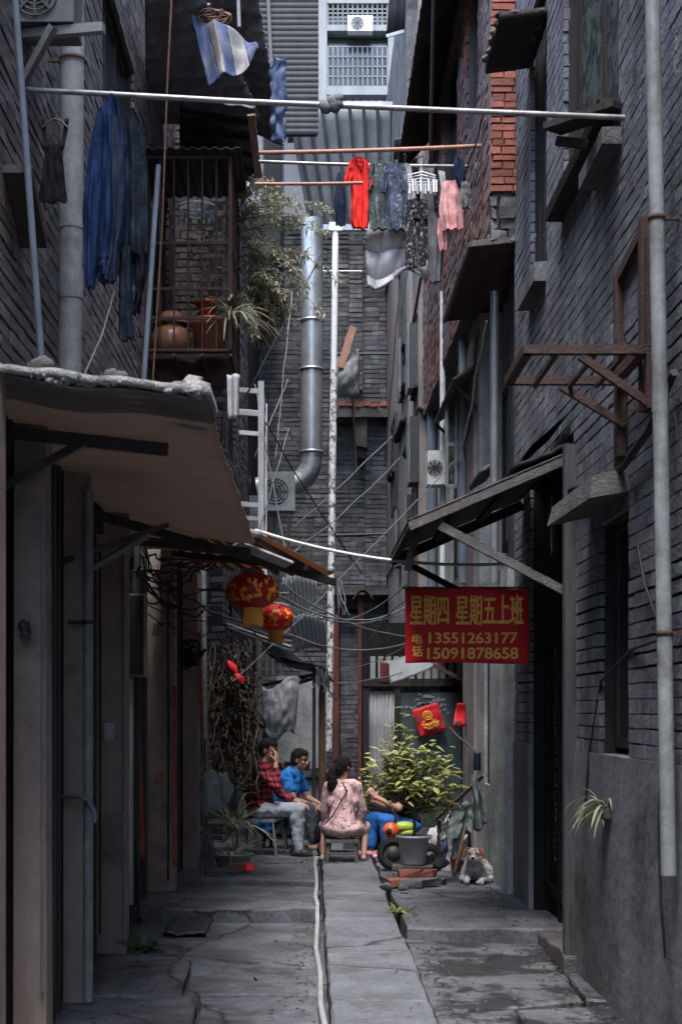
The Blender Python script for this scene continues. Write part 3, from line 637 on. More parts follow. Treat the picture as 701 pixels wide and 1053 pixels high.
pipe('drainpipe', 'blue tube running up from the roof edge beside the window cage', 163, 170, 146, 420, 13.4, 13.4, .025, M['bluepipe'])
pipe('drainpipe', 'narrow pale pipe beside the hanging plastic bag', 209, 560, 211, 880, 14.9, 14.9, .03, M['pvc'])
# peeling white pole
a, b = W(345, 236, 23), W(338, 772, 23)
t = thing('white_pole', 'tall white pole with peeling paint in front of the grey brick end wall', 'pole', b)
w = MB(); w.tube([a, a.lerp(b,.27)], .05, 12); build(w, 'upper_pipe', M['white'], t)
w = MB(); w.tube([a.lerp(b,.27), b], .056, 12); build(w, 'lower_pipe', M['peel'], t)
w = MB(); w.box(a.x-.1, a.x+.1, a.y-.06, a.y+.06, a.z-.03, a.z+.1); build(w, 'cap', M['white'], t)
# duct
ZD = 24.5
c = W(320, 470, ZD); top = W(321, 226, ZD); rD = .185
t = thing('exhaust_duct', 'wide galvanised exhaust duct with an elbow in front of the end wall', 'duct', W(318, 520, ZD))
w = MB(); w.tube([top, top.lerp(c,.5), c], rD, 28); build(w, 'duct_body', M['galv'], t)
pts = [c]; 
for k in range(1, 7):
    a = k*math.pi/12; pts.append(c + V((-.42*(1-math.cos(a)), 0, -.42*math.sin(a)-.05)))
pts.append(pts[-1] + V((-.5,0,-.05)))
w = MB(); w.tube(pts, rD*.98, 28, sm=False); build(w, 'elbow', M['galv'], t)
for y in (330, 380, 465):
    q = W(320.5, y, ZD); w = MB(); w.lathe([(rD,-.02),(rD+.018,-.02),(rD+.018,.02),(rD,.02)], q, 28); build(w, 'band', M['galv'], t)
# hose on the ground beside the path
pts = [(.12,15.6,.03),(.05,15.5,.06),(.035,14.6,.075),(.045,13.75,.075),(.05,13.55,.0),(.035,12.6,.01),(.05,12.15,.01),(.05,11.9,-.1),(.035,10.6,-.105),(.06,9.6,-.11),(.055,8.6,-.105),(.085,7.7,-.11),(.075,6.6,-.11),(.07,5.0,-.11)]
line_thing('hose', pts, .019, M['hose'], 'pale grey water pipe lying along the left edge of the raised path', 'hose', seg=10)

# ---------------------------------------------------------------- near left awning
t = thing('awning', 'large brown awning over the near shop bays with a crumbling mortar edge', 'awning', (-1.0, 9, 2.95))
def aw(u, v):
    x = -1.6 + 1.15*u; y = 6.25 + 5.35*v
    sag = .014*math.sin(v*math.pi*3+.6)*u + .012*math.sin(v*60)
    return (x + .015*nz(v*7,1)*u, y, 3.09 - .13*u + .01*nz(u*3, v*5)*3 + sag*.3 + .006*math.sin(v*math.pi*2*42))
w = MB(); w.sheet(aw, 16, 380, .008); build(w, 'roof_sheet', M['brownpanel'], t)
w = MB()
for k in range(60):
    u = k/59; p = V(aw(u, 0)); lumps(w, p+V((-.01,-.02,.02)), p+V((.01,.05,.03)), .014*R.uniform(.5,1.3), 4, .016, 0, .8)
w.sheet(lambda u,v: (-1.6+1.17*u+.01*nz(u*9,3), 6.22+.5*v, 3.12-.13*u+.02*nz(u*8, v*3)), 30, 6, .035)
lumps(w, (-.52,6.2,2.985), (-.45,6.3,2.965), .026, 5, .015)
build(w, 'mortar_edge', M['lumpy'], t)
w = MB(); w.beam((-1.6,7.3,3.03),(-.72,7.35,2.94),.045,.06); build(w, 'rafter', M['darkmetal'], t)
w = MB(); w.beam((-1.58,7.28,2.72),(-1.12,7.3,2.98),.04,.04); build(w, 'brace', M['darkmetal'], t)
w = MB(); w.beam((-1.6,11.5,2.99),(-.48,11.5,2.87),.05,.07); build(w, 'rafter', M['darkmetal'], t)
for x in ():
    w = MB(); w.beam((x,6.6,3.03-.13*(x+1.6)/1.15), (x,11.5,3.03-.13*(x+1.6)/1.15), .03, .03); build(w, 'purlin', M['darkmetal'], t)
# stones weighing the awning down
for k, (x, y, Z, r, lb) in enumerate(((195,401,6.9,.07,'lump of pale mortar on top of the brown awning edge under the cage'), (42,378,6.6,.05,'dark stone on top of the brown awning beside the leaning tube'), (118,388,6.6,.05,'dark stone on top of the brown awning under the black trousers'))):
    q = W(x, y, Z); w = MB(); w.ell(q, (r*1.3, r, r*.9), 9, 6)
    w.v = [(a+nz(a*20,b*20,c*20)*r*.7, b+nz(b*20,c*20,a*20+3)*r*.5, c+nz(c*20,a*20,b*20)*r*.6) for a,b,c in w.v]
    solo(w, 'stone', M['lumpy'] if k == 0 else M['stone'], lb, 'stone')

# ---------------------------------------------------------------- second left awning
t = thing('awning', 'slatted wooden awning reaching over the lane behind the brown one, orange slats showing', 'awning', (-.6, 12.6, 2.9))
A0, A1, B0, B1 = V((-1.45,11.7,3.12)), V((-.40,11.7,3.00)), V((-1.3,14.6,3.06)), V((.21,13.5,2.86))
def aw2(u, v): return A0.lerp(A1, u).lerp(B0.lerp(B1, u), v)
for k in range(9):
    u0, u1 = .12+k*.098, .12+k*.098+.075
    a, b = aw2(u0+.04, 0), aw2(u0+.04, 1); w = MB(); w.beam(a, b, .03, .03, j=.004); build(w, 'slat', M['brownwood'], t)
w = MB(); w.sheet(lambda u,v: aw2(u, v)+V((0,0,.03+.01*math.sin(u*70))), 90, 8, .008); build(w, 'roof_sheet', M['orangepanel'], t)
w = MB(); w.beam((-1.55,10.0,2.99), aw2(1,1)+V((.01,0,-.05)), .04, .06); build(w, 'lower_beam', M['darkwood'], t)
w = MB(); w.beam(aw2(1,0)+V((-.2,-.05,-.04)), aw2(1,0)+V((.22,.25,-.18)), .11, .02, up=(0,.4,1)); build(w, 'loose_panel', M['corr'], t)
w = MB(); w.beam(aw2(.1,.5)+V((0,0,-.04)), aw2(1,.6)+V((0,0,-.04)), .04, .05); build(w, 'cross_rail', M['darkwood'], t)
w = MB(); w.beam(W(95,584,9.2), W(150,552,9.9), .035, .035); build(w, 'brace', M['darkgalv'], t)
w = MB(); w.beam(W(62,578,8.6), W(172,540,10.6), .03, .03); build(w, 'brace', M['darkmetal'], t)
w = MB(); w.sheet(lambda u,v: (-1.5+1.1*u, 11.62+.1*v, 3.15-.12*u+.03*nz(u*14, v)), 40, 3, .05); build(w, 'mortar_edge', M['lumpy'], t)
w = MB(); q = aw2(1,1)
for k in range(5):
    pts = [q+V((.01+.012*k, .0, -.02))]; 
    for i in range(1,7): pts.append(pts[-1]+V((rj(.02)+.008, rj(.01), -.055)))
    w.tube(pts, [.012-.0012*i for i in range(7)], 5)
build(w, 'hanging_scraps', M['greycl'], t)
w = MB(); w.ell(q+V((-.03,-.06,.06)), .035, 12, 8); build(w, 'end_knob', M['pvc'], t)

# ---------------------------------------------------------------- small things along the left shops
def wallbox(name, label, cat, x0, y0, x1, y1, Z, d, m, m2=None):
    a, b = W(x0, y1, Z), W(x1, y0, Z); t = thing(name, label, cat, (a.x, Z, a.z))
    w = MB(); w.box(a.x, b.x, Z, Z+d, a.z, b.z); build(w, 'box_body', m, t)
    w = MB(); w.box(a.x+.01, b.x-.01, Z-.012, Z-.002, a.z+.02, b.z-.02); w.box(b.x-.03, b.x-.02, Z-.02, Z-.012, (a.z+b.z)/2-.03, (a.z+b.z)/2+.03); build(w, 'box_door', m2 or m, t)
    return t
wallbox('meter_box', 'grey metal meter box on the shop wall between two brown pillars', 'meter box', 131, 610, 149, 696, 12.2, .16, M['darkgalv'], M['corrdark'])
def strip(label, x0, y0, x1, y1, wpx, Z, m):
    a, b = W(x0, y0, Z), W(x1, y1, Z); k = wpx*Z/F/2
    w = MB(); w.sheet(lambda u,v: (a.x+(b.x-a.x)*v + (u-.5)*2*k, Z+.02*nz(v*4,u)+.01*math.sin(u*3), a.z+(b.z-a.z)*v), 5, 24, .004); return solo(w, 'paper_strip', m, label, 'paper strip')
M['couplet'] = mat('faded_couplet_paper', (.30,.055,.04), .75, .25, 6, bump=.1, col2=(.24,.16,.13), pscale=5, patch=.44)
strip('faded red paper couplet strip peeling beside the meter box', 139, 700, 146, 884, 7, 12.45, M['couplet'])
strip('narrow red paper strip along the edge of a far shop pillar', 179, 705, 180, 890, 5, 13.2, M['couplet'])
strip('white board leaning in the bay below the meter box', 134, 696, 134, 970, 6, 12.3, M['white'])
strip('orange cloth band hanging beside the plastic bag', 204, 650, 207, 750, 4, 14.3, M['couplet'])
line_thing('bent_handle', [W(62,819,8.75), W(84,819,8.6), W(92,823,8.6), W(98,838,8.6), W(97,846,8.6)], .016, M['bluepipe'], 'bent blue grey iron handle sticking out of the second shop pillar', 'handle', seg=10)
line_thing('rod', [W(134,862,12.4), W(141,866,12.3), W(143,905,12.1), W(144,945,11.9)], .018, M['darkmetal'], 'dark drain rod standing against the shop wall', 'rod', seg=8)
# tangle of cables under the awnings
t = thing('cable_tangle', 'black tangle of old cables hanging under the awnings beside the meter box', 'cables', W(160,610,12.6))
for k in range(16):
    w = MB(); p = W(R.uniform(120,150), R.uniform(545,590), 12.4+rj(.3)); q = W(R.uniform(185,232), R.uniform(570,660), 13.6+rj(.5))
    w.tube(arc(p, q, R.uniform(.03,.25), 14, .12, k*3.7), R.choice((.006,.009,.013)), 5); build(w, 'cable', M['wire'], t)
w = MB()
for k in range(14):
    c = W(196+rj(9), 672+rj(9), 14.3); 
    w.tube([c+V((.09*math.cos(q*.6+k), .05*math.sin(q*.4+k), .07*math.sin(q*.6+k*2))) for q in range(11)], .01, 5)
build(w, 'cable_coil', M['wire'], t)
# dark box on a bracket at the top left, shaped as an invented air conditioner
t = ac('dark box given the shape of an old air conditioner on an iron bracket at the top left corner', W(44, 22, 8.0)+V((0,0,0)), .34, .3, None)
for o in t.children:
    if o.name.startswith('casing'): o.data.materials[0] = M['corrmid']
w = MB(); c = ORG[t.name]
w.beam(V((-1.62,8.1,c.z-.03)), V(W(107,25,8.0))+V((0,0,-.02)), .05, .05); build(w, 'bracket', M['darkgalv'], t)
w = MB(); w.beam(V((-1.62,8.1,c.z-.33)), V(W(55,27,8.0)), .04, .04); build(w, 'bracket', M['darkgalv'], t)
w = MB(); w.beam((-1.58,7.6,4.45),(-1.58,8.05,4.2),.06,.25,up=(1,0,0)); solo(w, 'wooden_board', M['darkwood'], 'dark board leaning on the upper left wall behind the slim tube', 'board')

# ---------------------------------------------------------------- right awning with its struts
t = thing('awning', 'lean-to awning on timber struts over the dark doorway on the right', 'awning', (1.2, 11, 2.9))
def ra(u, v):   # u from wall to eave, v near to far
    x = 1.77 - 1.1*u; return V((x, 10.0+2.25*v, 3.40 - .47*u + .012*abs(math.sin(v*34))))
w = MB(); w.sheet(ra, 10, 120, .012); build(w, 'roof_sheet', M['rustcorr'], t)
w = MB(); w.beam(ra(0,0)+V((0,-.02,-.05)), ra(1,0)+V((0,-.02,-.045)), .04, .06, j=.004); build(w, 'rafter', M['greywood'], t)
w = MB(); w.beam(ra(0,1)+V((0,-.02,-.06)), ra(1,1)+V((0,-.02,-.06)), .045, .08, j=.004); build(w, 'rafter', M['darkwood'], t)
for u in (.33,.66,.97):
    w = MB(); w.beam(ra(u,0)+V((0,0,-.03)), ra(u,1)+V((0,0,-.03)), .05, .045); build(w, 'purlin', M['darkwood'], t)
w = MB(); w.beam(W(452,541,10.02), W(580,608,10.02), .06, .06, j=.004); build(w, 'strut', M['greywood'], t)
w = MB(); w.beam(ra(.95,1)+V((0,.05,-.05)), V((1.76,12.2,2.35)), .05, .05); build(w, 'strut', M['darkwood'], t)
w = MB(); w.beam(ra(.93,.05)+V((0,0,-.02)), ra(.97,.1)+V((-.03,0,-.34)), .05, .03, up=(0,1,0)); build(w, 'hanging_lath', M['darkwood'], t)
w = MB(); w.sheet(lambda u,v: (1.765-.25*u, 9.98+.9*v, 3.45+.22*(1-u)-.03*v), 8, 10, .006); build(w, 'blue_flashing', M['navy'], t)
w = MB(); w.sheet(lambda u,v: ra(u*.35, v)+V((0,0,.05+.02*nz(u*4,v*4))), 6, 20, .03); build(w, 'felt_layer', M['blacktarp'], t)
w = MB(); w.sheet(lambda u,v: ra(.99+.02*v, u)+V((0,0,-.02-.06*v+.03*v*nz(u*14,1))), 60, 2, .01); build(w, 'eave_board', M['rustcorr'], t)
q = W(584, 482, 9.9); w = MB(); w.tube([q, q+V((.0,0,-.05)), q+V((.015,0,-.1)), q+V((.01,0,-.16))], [.012,.018,.012,.006], 6); w.tube([q+V((0,0,-.03)), q+V((.03,0,-.06)), q+V((.035,0,-.1))], .007, 5)
solo(w, 'red_ribbon', M['redcl'], 'small red ribbon tied at the wall end of the lean-to awning', 'ribbon')
# dark curtain stuff in the doorway top
w = MB(); w.sheet(lambda u,v: (1.70+.1*u, 10.35+.28*u, 3.15-.42*v+.02*nz(u*5,v*5)), 8, 10, .005); solo(w, 'grey_rag', M['greycl'], 'pale grey rag hanging under the lean-to awning in the doorway', 'rag')

# ---------------------------------------------------------------- rusty bracket
t = thing('iron_bracket', 'rusty iron frame bracket sticking out of the right wall by the downpipe', 'bracket', (1.45, 7.8, 3.2))
zb = 3.48
def bar(a, b, w_=.05, h_=.045, nm='bar'): w = MB(); w.beam(a, b, w_, h_); build(w, nm, M['rust'], t)
bar((1.09,7.5,zb),(1.76,7.5,zb)); bar((1.10,8.2,zb),(1.76,8.2,zb)); bar((1.11,7.48,zb),(1.11,8.22,zb))
bar((1.70,7.48,zb-.002),(1.70,8.22,zb-.002))
bar((1.38,7.5,zb-.03),(1.74,7.5,zb-.28), .04, .04, 'brace'); bar((1.40,8.2,zb-.03),(1.76,8.2,zb-.25), .04, .04, 'brace')
w = MB(); w.beam((1.745,7.5,zb-.3),(1.745,7.5,zb+.58),.06,.06,up=(0,1,0)); build(w, 'upright', M['rust'], t)
w = MB(); w.beam((1.745,8.24,zb-.42),(1.745,8.24,zb+.25),.05,.05,up=(0,1,0)); build(w, 'upright', M['rust'], t)
for x in (1.25,1.45,1.6): bar((x,7.5,zb-.03),(x,8.2,zb-.03), .025, .02, 'cross_bar')

# ---------------------------------------------------------------- canopies on the right
t = thing('canopy', 'broad dark corrugated canopy under the red brick wall', 'canopy', (1.5, 14, 5.8))
w = MB(); w.sheet(lambda u,v: (1.40+.56*u, 12.75+2.45*v, 5.76+.0*u-.07+.10*u*.6+.012*math.sin(v*150)), 3, 200, .012); build(w, 'roof_sheet', M['rustcorr'], t)
w = MB(); w.beam((1.385,12.72,5.69),(1.385,15.25,5.69),.03,.04); build(w, 'eave_rail', M['darkmetal'], t)
w = MB(); w.beam((1.40,12.74,5.70),(1.77,12.74,5.735),.03,.05); build(w, 'side_rail', M['greywood'], t)
t = thing('canopy', 'small worn board canopy over the casement window of the lane', 'canopy', (1.4, 16.6, 4.7))
w = MB(); w.sheet(lambda u,v: (1.46+.26*u, 15.0+2.3*v, 5.02-.0*v+.17*u+.01*math.sin(v*40)), 3, 60, .04); build(w, 'roof_sheet', M['greywood'], t)
for Z in (15.1, 17.2):
    w = MB(); w.beam((1.47,Z,5.0),(1.72,Z,4.75),.03,.03); build(w, 'brace', M['darkwood'], t)
# long upper canopy above the red brick wall
t = thing('canopy', 'large rusty corrugated canopy high above the red brick wall', 'canopy', (1.3, 17, 9.5))
w = MB(); w.sheet(lambda u,v: (1.10+.5*u, 12.9+6.*v, 8.72+.55*u-.15*v+.02*math.sin(v*150)), 4, 240, .012); build(w, 'roof_sheet', M['rustcorr'], t)
for v in (0, .5, 1):
    w = MB(); w.beam((1.10,12.95+5.9*v,8.69-.15*v),(1.6,12.95+5.9*v,9.24-.15*v),.04,.04); build(w, 'rafter', M['darkmetal'], t)
w = MB(); w.tube([(1.12,13.2,8.7),(1.30,16.2,6.9),(1.2,17.2,6.2)], .018, 6); build(w, 'stay_rod', M['greywood'], t)
t = thing('canopy', 'blue grey awning jutting in front of the far tower at the top', 'canopy', (1.6, 22, 12.5))
a = W(397, 38, 22); b = W(442, 25, 22); c2 = W(405, -40, 22)
w = MB(); w.sheet(lambda u,v: (a.x+(b.x-a.x)*u+.08*v, 22+1.5*v*0+1.6*(1-v)*0-.9*v, a.z+(b.z-a.z)*u+1.2*v+.012*math.sin(u*30)), 30, 4, .012); build(w, 'roof_sheet', M['corrmid'], t)
w = MB(); w.beam(a+V((0,-.02,0)), b+V((0,-.02,0)), .03, .05); build(w, 'eave_rail', M['galv'], t)
t = thing('canopy', 'open window awning flap above the drying laundry on the right', 'canopy', (1.6, 20.5, 9.6))
a, b = W(405, 146, 20.5), W(455, 137, 20.5)
w = MB(); w.sheet(lambda u,v: (a.x+(b.x-a.x)*u, 20.4+.6*v, a.z+(b.z-a.z)*u-.32*v), 6, 4, .02); build(w, 'roof_sheet', M['darkmetal'], t)
w = MB(); w.beam(a+V((0,-.15,-.33)), b+V((0,-.15,-.33)), .03, .03); build(w, 'eave_rail', M['darkmetal'], t)

# casement leaf and white ac unit on right lane wall
t = thing('open_casement', 'grey framed open window leaf on the right lane wall beside the white box', 'window', W(468, 500, 16.2))
a, b = W(459, 500, 16.2), W(483, 414, 16.2); w = MB()
for x in (a.x, (a.x*.6+b.x*.4), b.x): w.beam((x,16.2,a.z),(x,16.2,b.z),.035,.04,up=(0,1,0))
for z in (a.z, (a.z+b.z)/2, b.z): w.beam((a.x,16.2,z),(b.x,16.2,z),.03,.045)
build(w, 'frame', M['darkgalv'], t)
w = MB(); w.box(a.x,b.x,16.195,16.205,a.z,b.z); build(w, 'glass', M['frosted'], t)
t = ac('white air conditioner box hung under the open casement on the right lane wall', W(449, 498, 17.2)+V((0,.0,0)), .22, .4, None)

# ---------------------------------------------------------------- dark roof structures at the upper left
t = thing('metal_screen', 'dark corrugated metal screen wall rising high beside the far tower', 'screen', W(290, 130, 21))
a, b = W(243, 140, 21), W(326, -60, 21)
w = MB(); w.sheet(lambda u,v: (a.x+(b.x-a.x)*u, 21-.0*u, a.z+(b.z-a.z)*v+.0), 2, 2, .06); build(w, 'panel', M['corrdark'], t)
w = MB(); n = 26
w.sheet(lambda u,v: (a.x+(b.x+.02-a.x)*u, 20.94-.014*abs(math.sin(v*math.pi*34)), a.z+(b.z-a.z)*v), 4, 340, .01, sm=False)
build(w, 'cladding_boards', M['corrdark'], t)
w = MB(); w.beam((a.x+.55,20.9,a.z),(a.x+.42,20.9,b.z),.05,.05,up=(0,1,0)); build(w, 'upright', M['darkmetal'], t)
w = MB(); w.sheet(lambda u,v: (a.x+.15+.25*u+.03*nz(v*9,1), 20.8+.1*u, a.z-1.2+1.6*v+.05*nz(v*9,u*4)), 6, 30, .02); build(w, 'crumpled_edge', M['darkgalv'], t)
M['roofdark'] = mat('old_sheet_roof', (.20,.20,.215), .7, .4, 3, streak=.5, bump=.25, col2=(.09,.085,.088), patch=.5, pscale=2)
t = thing('roof_sheets', 'dark sheet roof patched over the window cage at the upper left', 'roof', (-.9, 14.5, 8.2))
def pr(x, y, Z): return W(x, y, Z)
for k, (quad, m) in enumerate((
    ((W(150,-10,12.5), W(200,-30,12.8), W(268,120,17), W(150,130,15.5)), 'roofdark'),
    ((W(185,100,14.0), W(262,112,14.0), W(268,192,16.5), W(185,150,16.4)), 'corrmid'),
    ((W(196,-30,15.0), W(262,-20,15.0), W(292,150,18), W(215,120,18)), 'roofdark'))):
    A_, B_, C_, D_ = quad; w = MB()
    w.sheet(lambda u,v: A_.lerp(B_,u).lerp(D_.lerp(C_,u),v)+V((0,0,.05*nz(u*4,v*4,k)+.035*math.sin(v*70))), 16, 120, .02); build(w, 'roof_sheet', M[m], t)
for k in range(4):
    a = W(185+2*k, 118+14*k, 14.3+.5*k); b = W(263, 128+16*k, 14.3+.5*k); w = MB(); w.beam(a, b, .05, .04); build(w, 'rafter', M['darkwood'], t)
w = MB(); w.beam(W(258,118,13.8), W(266,182,14.2), .07, .05, up=(0,1,0)); build(w, 'fascia', M['brownwood'], t)
# striped tarp
t = thing('tarpaulin', 'blue and white striped tarpaulin draped from the roof at the upper left', 'tarpaulin', W(225, 60, 13.3))
for k in range(5):
    def tp(u, v, k=k):
        s = (k+u)/5; p = W(196+ (262-196)*s, 12 + 30*s, 13.3).lerp(W(214+ (274-214)*s*0.85, 84 - 30*s*s, 13.0), v)
        return p + V((.02*math.sin(s*9), .10*math.sin(s*9+v*2)+.05*nz(s*4,v*3), .03*nz(s*5,v*5,2)))
    w = MB(); w.sheet(tp, 8, 20, .006); build(w, 'stripe', M['tarpblue'] if k % 2 == 0 else M['tarpwhite'], t)
w = MB(); w.sheet(lambda u,v: W(278+16*u, 60+85*v, 14.5)+V((.04*nz(v*8,u*3), .08*nz(v*7,u*5,4), .0)), 6, 26, .006); solo(w, 'tarpaulin', M['tarpblue'], 'crumpled dark blue tarpaulin strip hanging over the laundry pole ends', 'tarpaulin')
w = MB()
for k in range(8): 
    c = W(222+rj(8), 18+rj(4), 13.4); w.tube([c+V((.09*math.cos(q*.7+k), .04*math.sin(q*.5), .05*math.sin(q*.7+k))) for q in range(10)], .009, 5)
solo(w, 'rope_bundle', M['brownwood'], 'bundle of brown rope on top of the striped tarpaulin', 'rope')
line_thing('antenna_rod', [W(245,-5,14), W(246,28,14)], .02, M['pvc'], 'short pale rod standing behind the striped tarpaulin', 'rod')

# ---------------------------------------------------------------- window cage
ZC = 14.0
x0, x1 = W(150,0,ZC).x, W(237,0,ZC).x; zt, zb_ = W(0,162,ZC).z, W(0,360,ZC).z; yb = ZC+1.5
t = thing('window_cage', 'black iron balcony cage full of flower pots at the upper left', 'balcony cage', ((x0+x1)/2, ZC, zb_))
w = MB()
for z in (zt, W(0,250,ZC).z, W(0,297,ZC).z, W(0,327,ZC).z, zb_):
    w.beam((x0,ZC,z),(x1,ZC,z),.022,.026); w.beam((x1,ZC,z),(x1,yb,z),.022,.026)
for z in (zt, zb_): w.beam((x0,ZC,z),(x0,yb,z),.022,.026)
for x in (x0, x1): w.beam((x,ZC,zb_),(x,ZC,zt),.032,.032,up=(0,1,0)); w.beam((x,yb,zb_),(x,yb,zt),.032,.032,up=(0,1,0))
build(w, 'cage_frame', M['cageiron'], t)
for k in range(1,6):
    w = MB(); x = x0+(x1-x0)*k/6; w.tube([(x,ZC,zb_),(x,ZC,zt)], .010, 5); build(w, 'bar', M['cageiron'], t)
for k in range(1,8):
    w = MB(); y = ZC+1.5*k/8; w.tube([(x1,y,zb_),(x1,y,zt)], .010, 5); build(w, 'bar', M['cageiron'], t)
w = MB()
for k in range(22): y = ZC+.03+1.45*k/21; w.beam((x0,y,zb_-.02),(x1,y,zb_-.02),.022,.02)
for k in range(4): x = x0+(x1-x0)*k/3; w.beam((x,ZC,zb_-.045),(x,yb,zb_-.045),.03,.03)
build(w, 'floor_grate', M['rust'], t)
w = MB(); w.sheet(lambda u,v: (x0-.1+(x1-x0+.2)*u, ZC-.1+1.6*v, zt+.05+.10*v+.012*math.sin(u*60)), 60, 3, .01); build(w, 'roof_sheet', M['corrdark'], t)
def lathe_thing(name, label, cat, prof, c, m, seg=28, group=None):
    w = MB(); w.lathe(prof, c, seg); return solo(w, name, m, label, cat, group, org=c)
z0 = zb_+.0
c = V((x0+.21, ZC+.33, z0)); tj = thing('pickle_jar', 'squat brown glazed jar with a lid in the window cage', 'jar', c)
w = MB(); w.lathe([(0,0),(.12,0),(.19,.08),(.205,.18),(.17,.27),(.11,.31),(.11,.33),(.14,.34),(.14,.355)], c, 28); build(w, 'jar_body', M['brownglaze'], tj)
w = MB(); w.lathe([(.175,.33),(.18,.345),(.10,.37),(.10,.44),(.05,.455),(0,.46)], c, 28); build(w, 'lid', M['terra'], tj)
c = V((x0+.60, ZC+.30, z0)); tj = thing('flower_pot', 'large terracotta flower pot in the window cage beside the brown jar', 'flower pot', c)
w = MB(); w.lathe([(0,0),(.135,0),(.175,.30),(.20,.30),(.205,.36),(.18,.36),(.165,.31),(0,.30)], c, 28); build(w, 'pot_body', M['terra'], tj)
c = V((x0+.545, ZC+.55, z0+.42)); tj = thing('flower_pot', 'small bright red flower pot raised behind the terracotta pot', 'flower pot', c)
w = MB(); w.lathe([(0,0),(.085,0),(.105,.17),(.12,.17),(.12,.2),(.1,.2),(.095,.17),(0,.16)], c, 24); build(w, 'pot_body', M['redplastic'], tj)
w = MB(); w.box(c.x-.13,c.x+.13,c.y-.1,c.y+.1,z0,c.z); solo(w, 'plant_block', M['stone'], 'dark block carrying the small red flower pot in the cage', 'block')
# round sock hanger
c = W(203, 217, ZC+.5); t = thing('sock_hanger', 'round white plastic sock hanger inside the window cage', 'hanger', c)
w = MB(); n = 28
for r, dz in ((.19,0.03),(.12,-.03)): w.tube([c+V((r*math.cos(2*math.pi*k/n), r*math.sin(2*math.pi*k/n), dz)) for k in range(n+1)], .014, 6, cap=False)
for k in range(6): a = k*math.pi/3; w.tube([c+V((.19*math.cos(a),.19*math.sin(a),.03)), c+V((.12*math.cos(a),.12*math.sin(a),-.03))], .008, 5)
build(w, 'ring', M['white'], t)
for k in range(12):
    a = k*math.pi/6; q = c+V((.16*math.cos(a),.16*math.sin(a),-.01)); w = MB(); w.box(q.x-.012,q.x+.012,q.y-.006,q.y+.006,q.z-.1,q.z); build(w, 'peg', M['bluepipe'], t)
w = MB(); w.tube([c+V((0,0,.03)), c+V((.0,0,.4))], .005, 5); w.tube([c+V((.19,0,.03)), c+V((0,0,.3)), c+V((-.19,0,.03))], .004, 4); build(w, 'hook', M['darkmetal'], t)
# cloth under the cage
w = MB(); a = W(240,385,13.9); w.sheet(lambda u,v: a+V((.12*(u-.5)*(1-.2*v), .04*math.sin(u*7), -.42*v)), 8, 10, .006); solo(w, 'white_rag', M['palecl'], 'white rag hanging from the corner of the window cage', 'rag')

# ---------------------------------------------------------------- lanterns
def lantern(label, x, y, Z, rx, rz):
    c = W(x, y, Z); t = thing('paper_lantern', label, 'lantern', c, 'red lanterns under the awning')
    w = MB(); nr = 16; prof = []
    for k in range(13):
        a = -1.15 + 2.3*k/12; prof.append((rx*math.cos(a), rz*math.sin(a)/math.sin(1.15)))
    seg = 64; vs = []
    for r, z in prof:
        for q in range(seg):
            th = 2*math.pi*q/seg; rr = r*(1-.035*abs(math.cos(th*nr/2))**6*0 + .02*abs(math.sin(th*nr/2))); vs.append(c+V((rr*math.cos(th), rr*math.sin(th), z)))
    w.add(vs, [(i*seg+q, i*seg+(q+1)%seg, (i+1)*seg+(q+1)%seg, (i+1)*seg+q) for i in range(12) for q in range(seg)], 0, True); build(w, 'shade', M['lantern'], t)
    # gold printed sprays, laid on the silk
    w = MB()
    for g in range(5):
        th0 = -math.pi/2 - 1.9 + g*.95; 
        for q in range(20):
            a = rj(.62)*1.0; th = th0 + rj(.36); s_ = rx*R.uniform(.09,.17)
            r = (rx*math.cos(a))*1.025; p = c+V((r*math.cos(th), r*math.sin(th), rz*math.sin(a)/math.sin(1.15)))
            e1 = V((-math.sin(th), math.cos(th), 0)); e2 = V((0,0,1)); n_ = V((math.cos(th), math.sin(th), a)).normalized(); e2 = (e2 - n_*e2.dot(n_)).normalized(); an = R.uniform(0,3)
            d1 = e1*math.cos(an)+e2*math.sin(an); d2 = n_.cross(d1)
            w.add([p+d1*s_, p+d2*s_*.45, p-d1*s_*.8, p-d2*s_*.45], [(0,1,2,3)])
    build(w, 'gold_print', M['gold'], t)
    for nm, z, r in (('top_cap', rz, rx*.40), ('bottom_cap', -rz, rx*.40)):
        w = MB(); w.lathe([(0,-rx*.09),(r,-rx*.09),(r,rx*.09),(0,rx*.09)], c+V((0,0,z)), 24, sm=False); build(w, nm, M['gold'] if z < 0 else M['brownglaze'], t)
    w = MB(); 
    for q in range(40):
        th = 2*math.pi*q/40; r = rx*.38; p = c+V((r*math.cos(th), r*math.sin(th), -rz-rx*.05)); w.tube([p, p+V((rj(.004),rj(.004),-rx*R.uniform(.55,.68)))], rx*.034, 4)
    build(w, 'tassel', M['gold'], t)
    w = MB(); w.tube([c+V((0,0,rz)), c+V((.01,.0,rz+.25))], .005, 4); build(w, 'cord', M['wire'], t)
lantern('larger red lantern with gold print hanging nearest under the awning', 259.5, 607.5, 12.5, .228, .145)
lantern('smaller red lantern with gold print hanging behind the larger one', 283.5, 635.5, 14.2, .172, .125)
line_thing('lantern_rail', [(-1.3,12.5,2.93),(-.3,12.5,2.88)], .012, M['darkmetal'], 'thin dark rail carrying the red lantern under the awning', 'rail')
line_thing('lantern_rail', [(-1.1,14.2,2.80),(-.2,14.2,2.76)], .012, M['darkmetal'], 'thin dark rail carrying the smaller red lantern', 'rail')

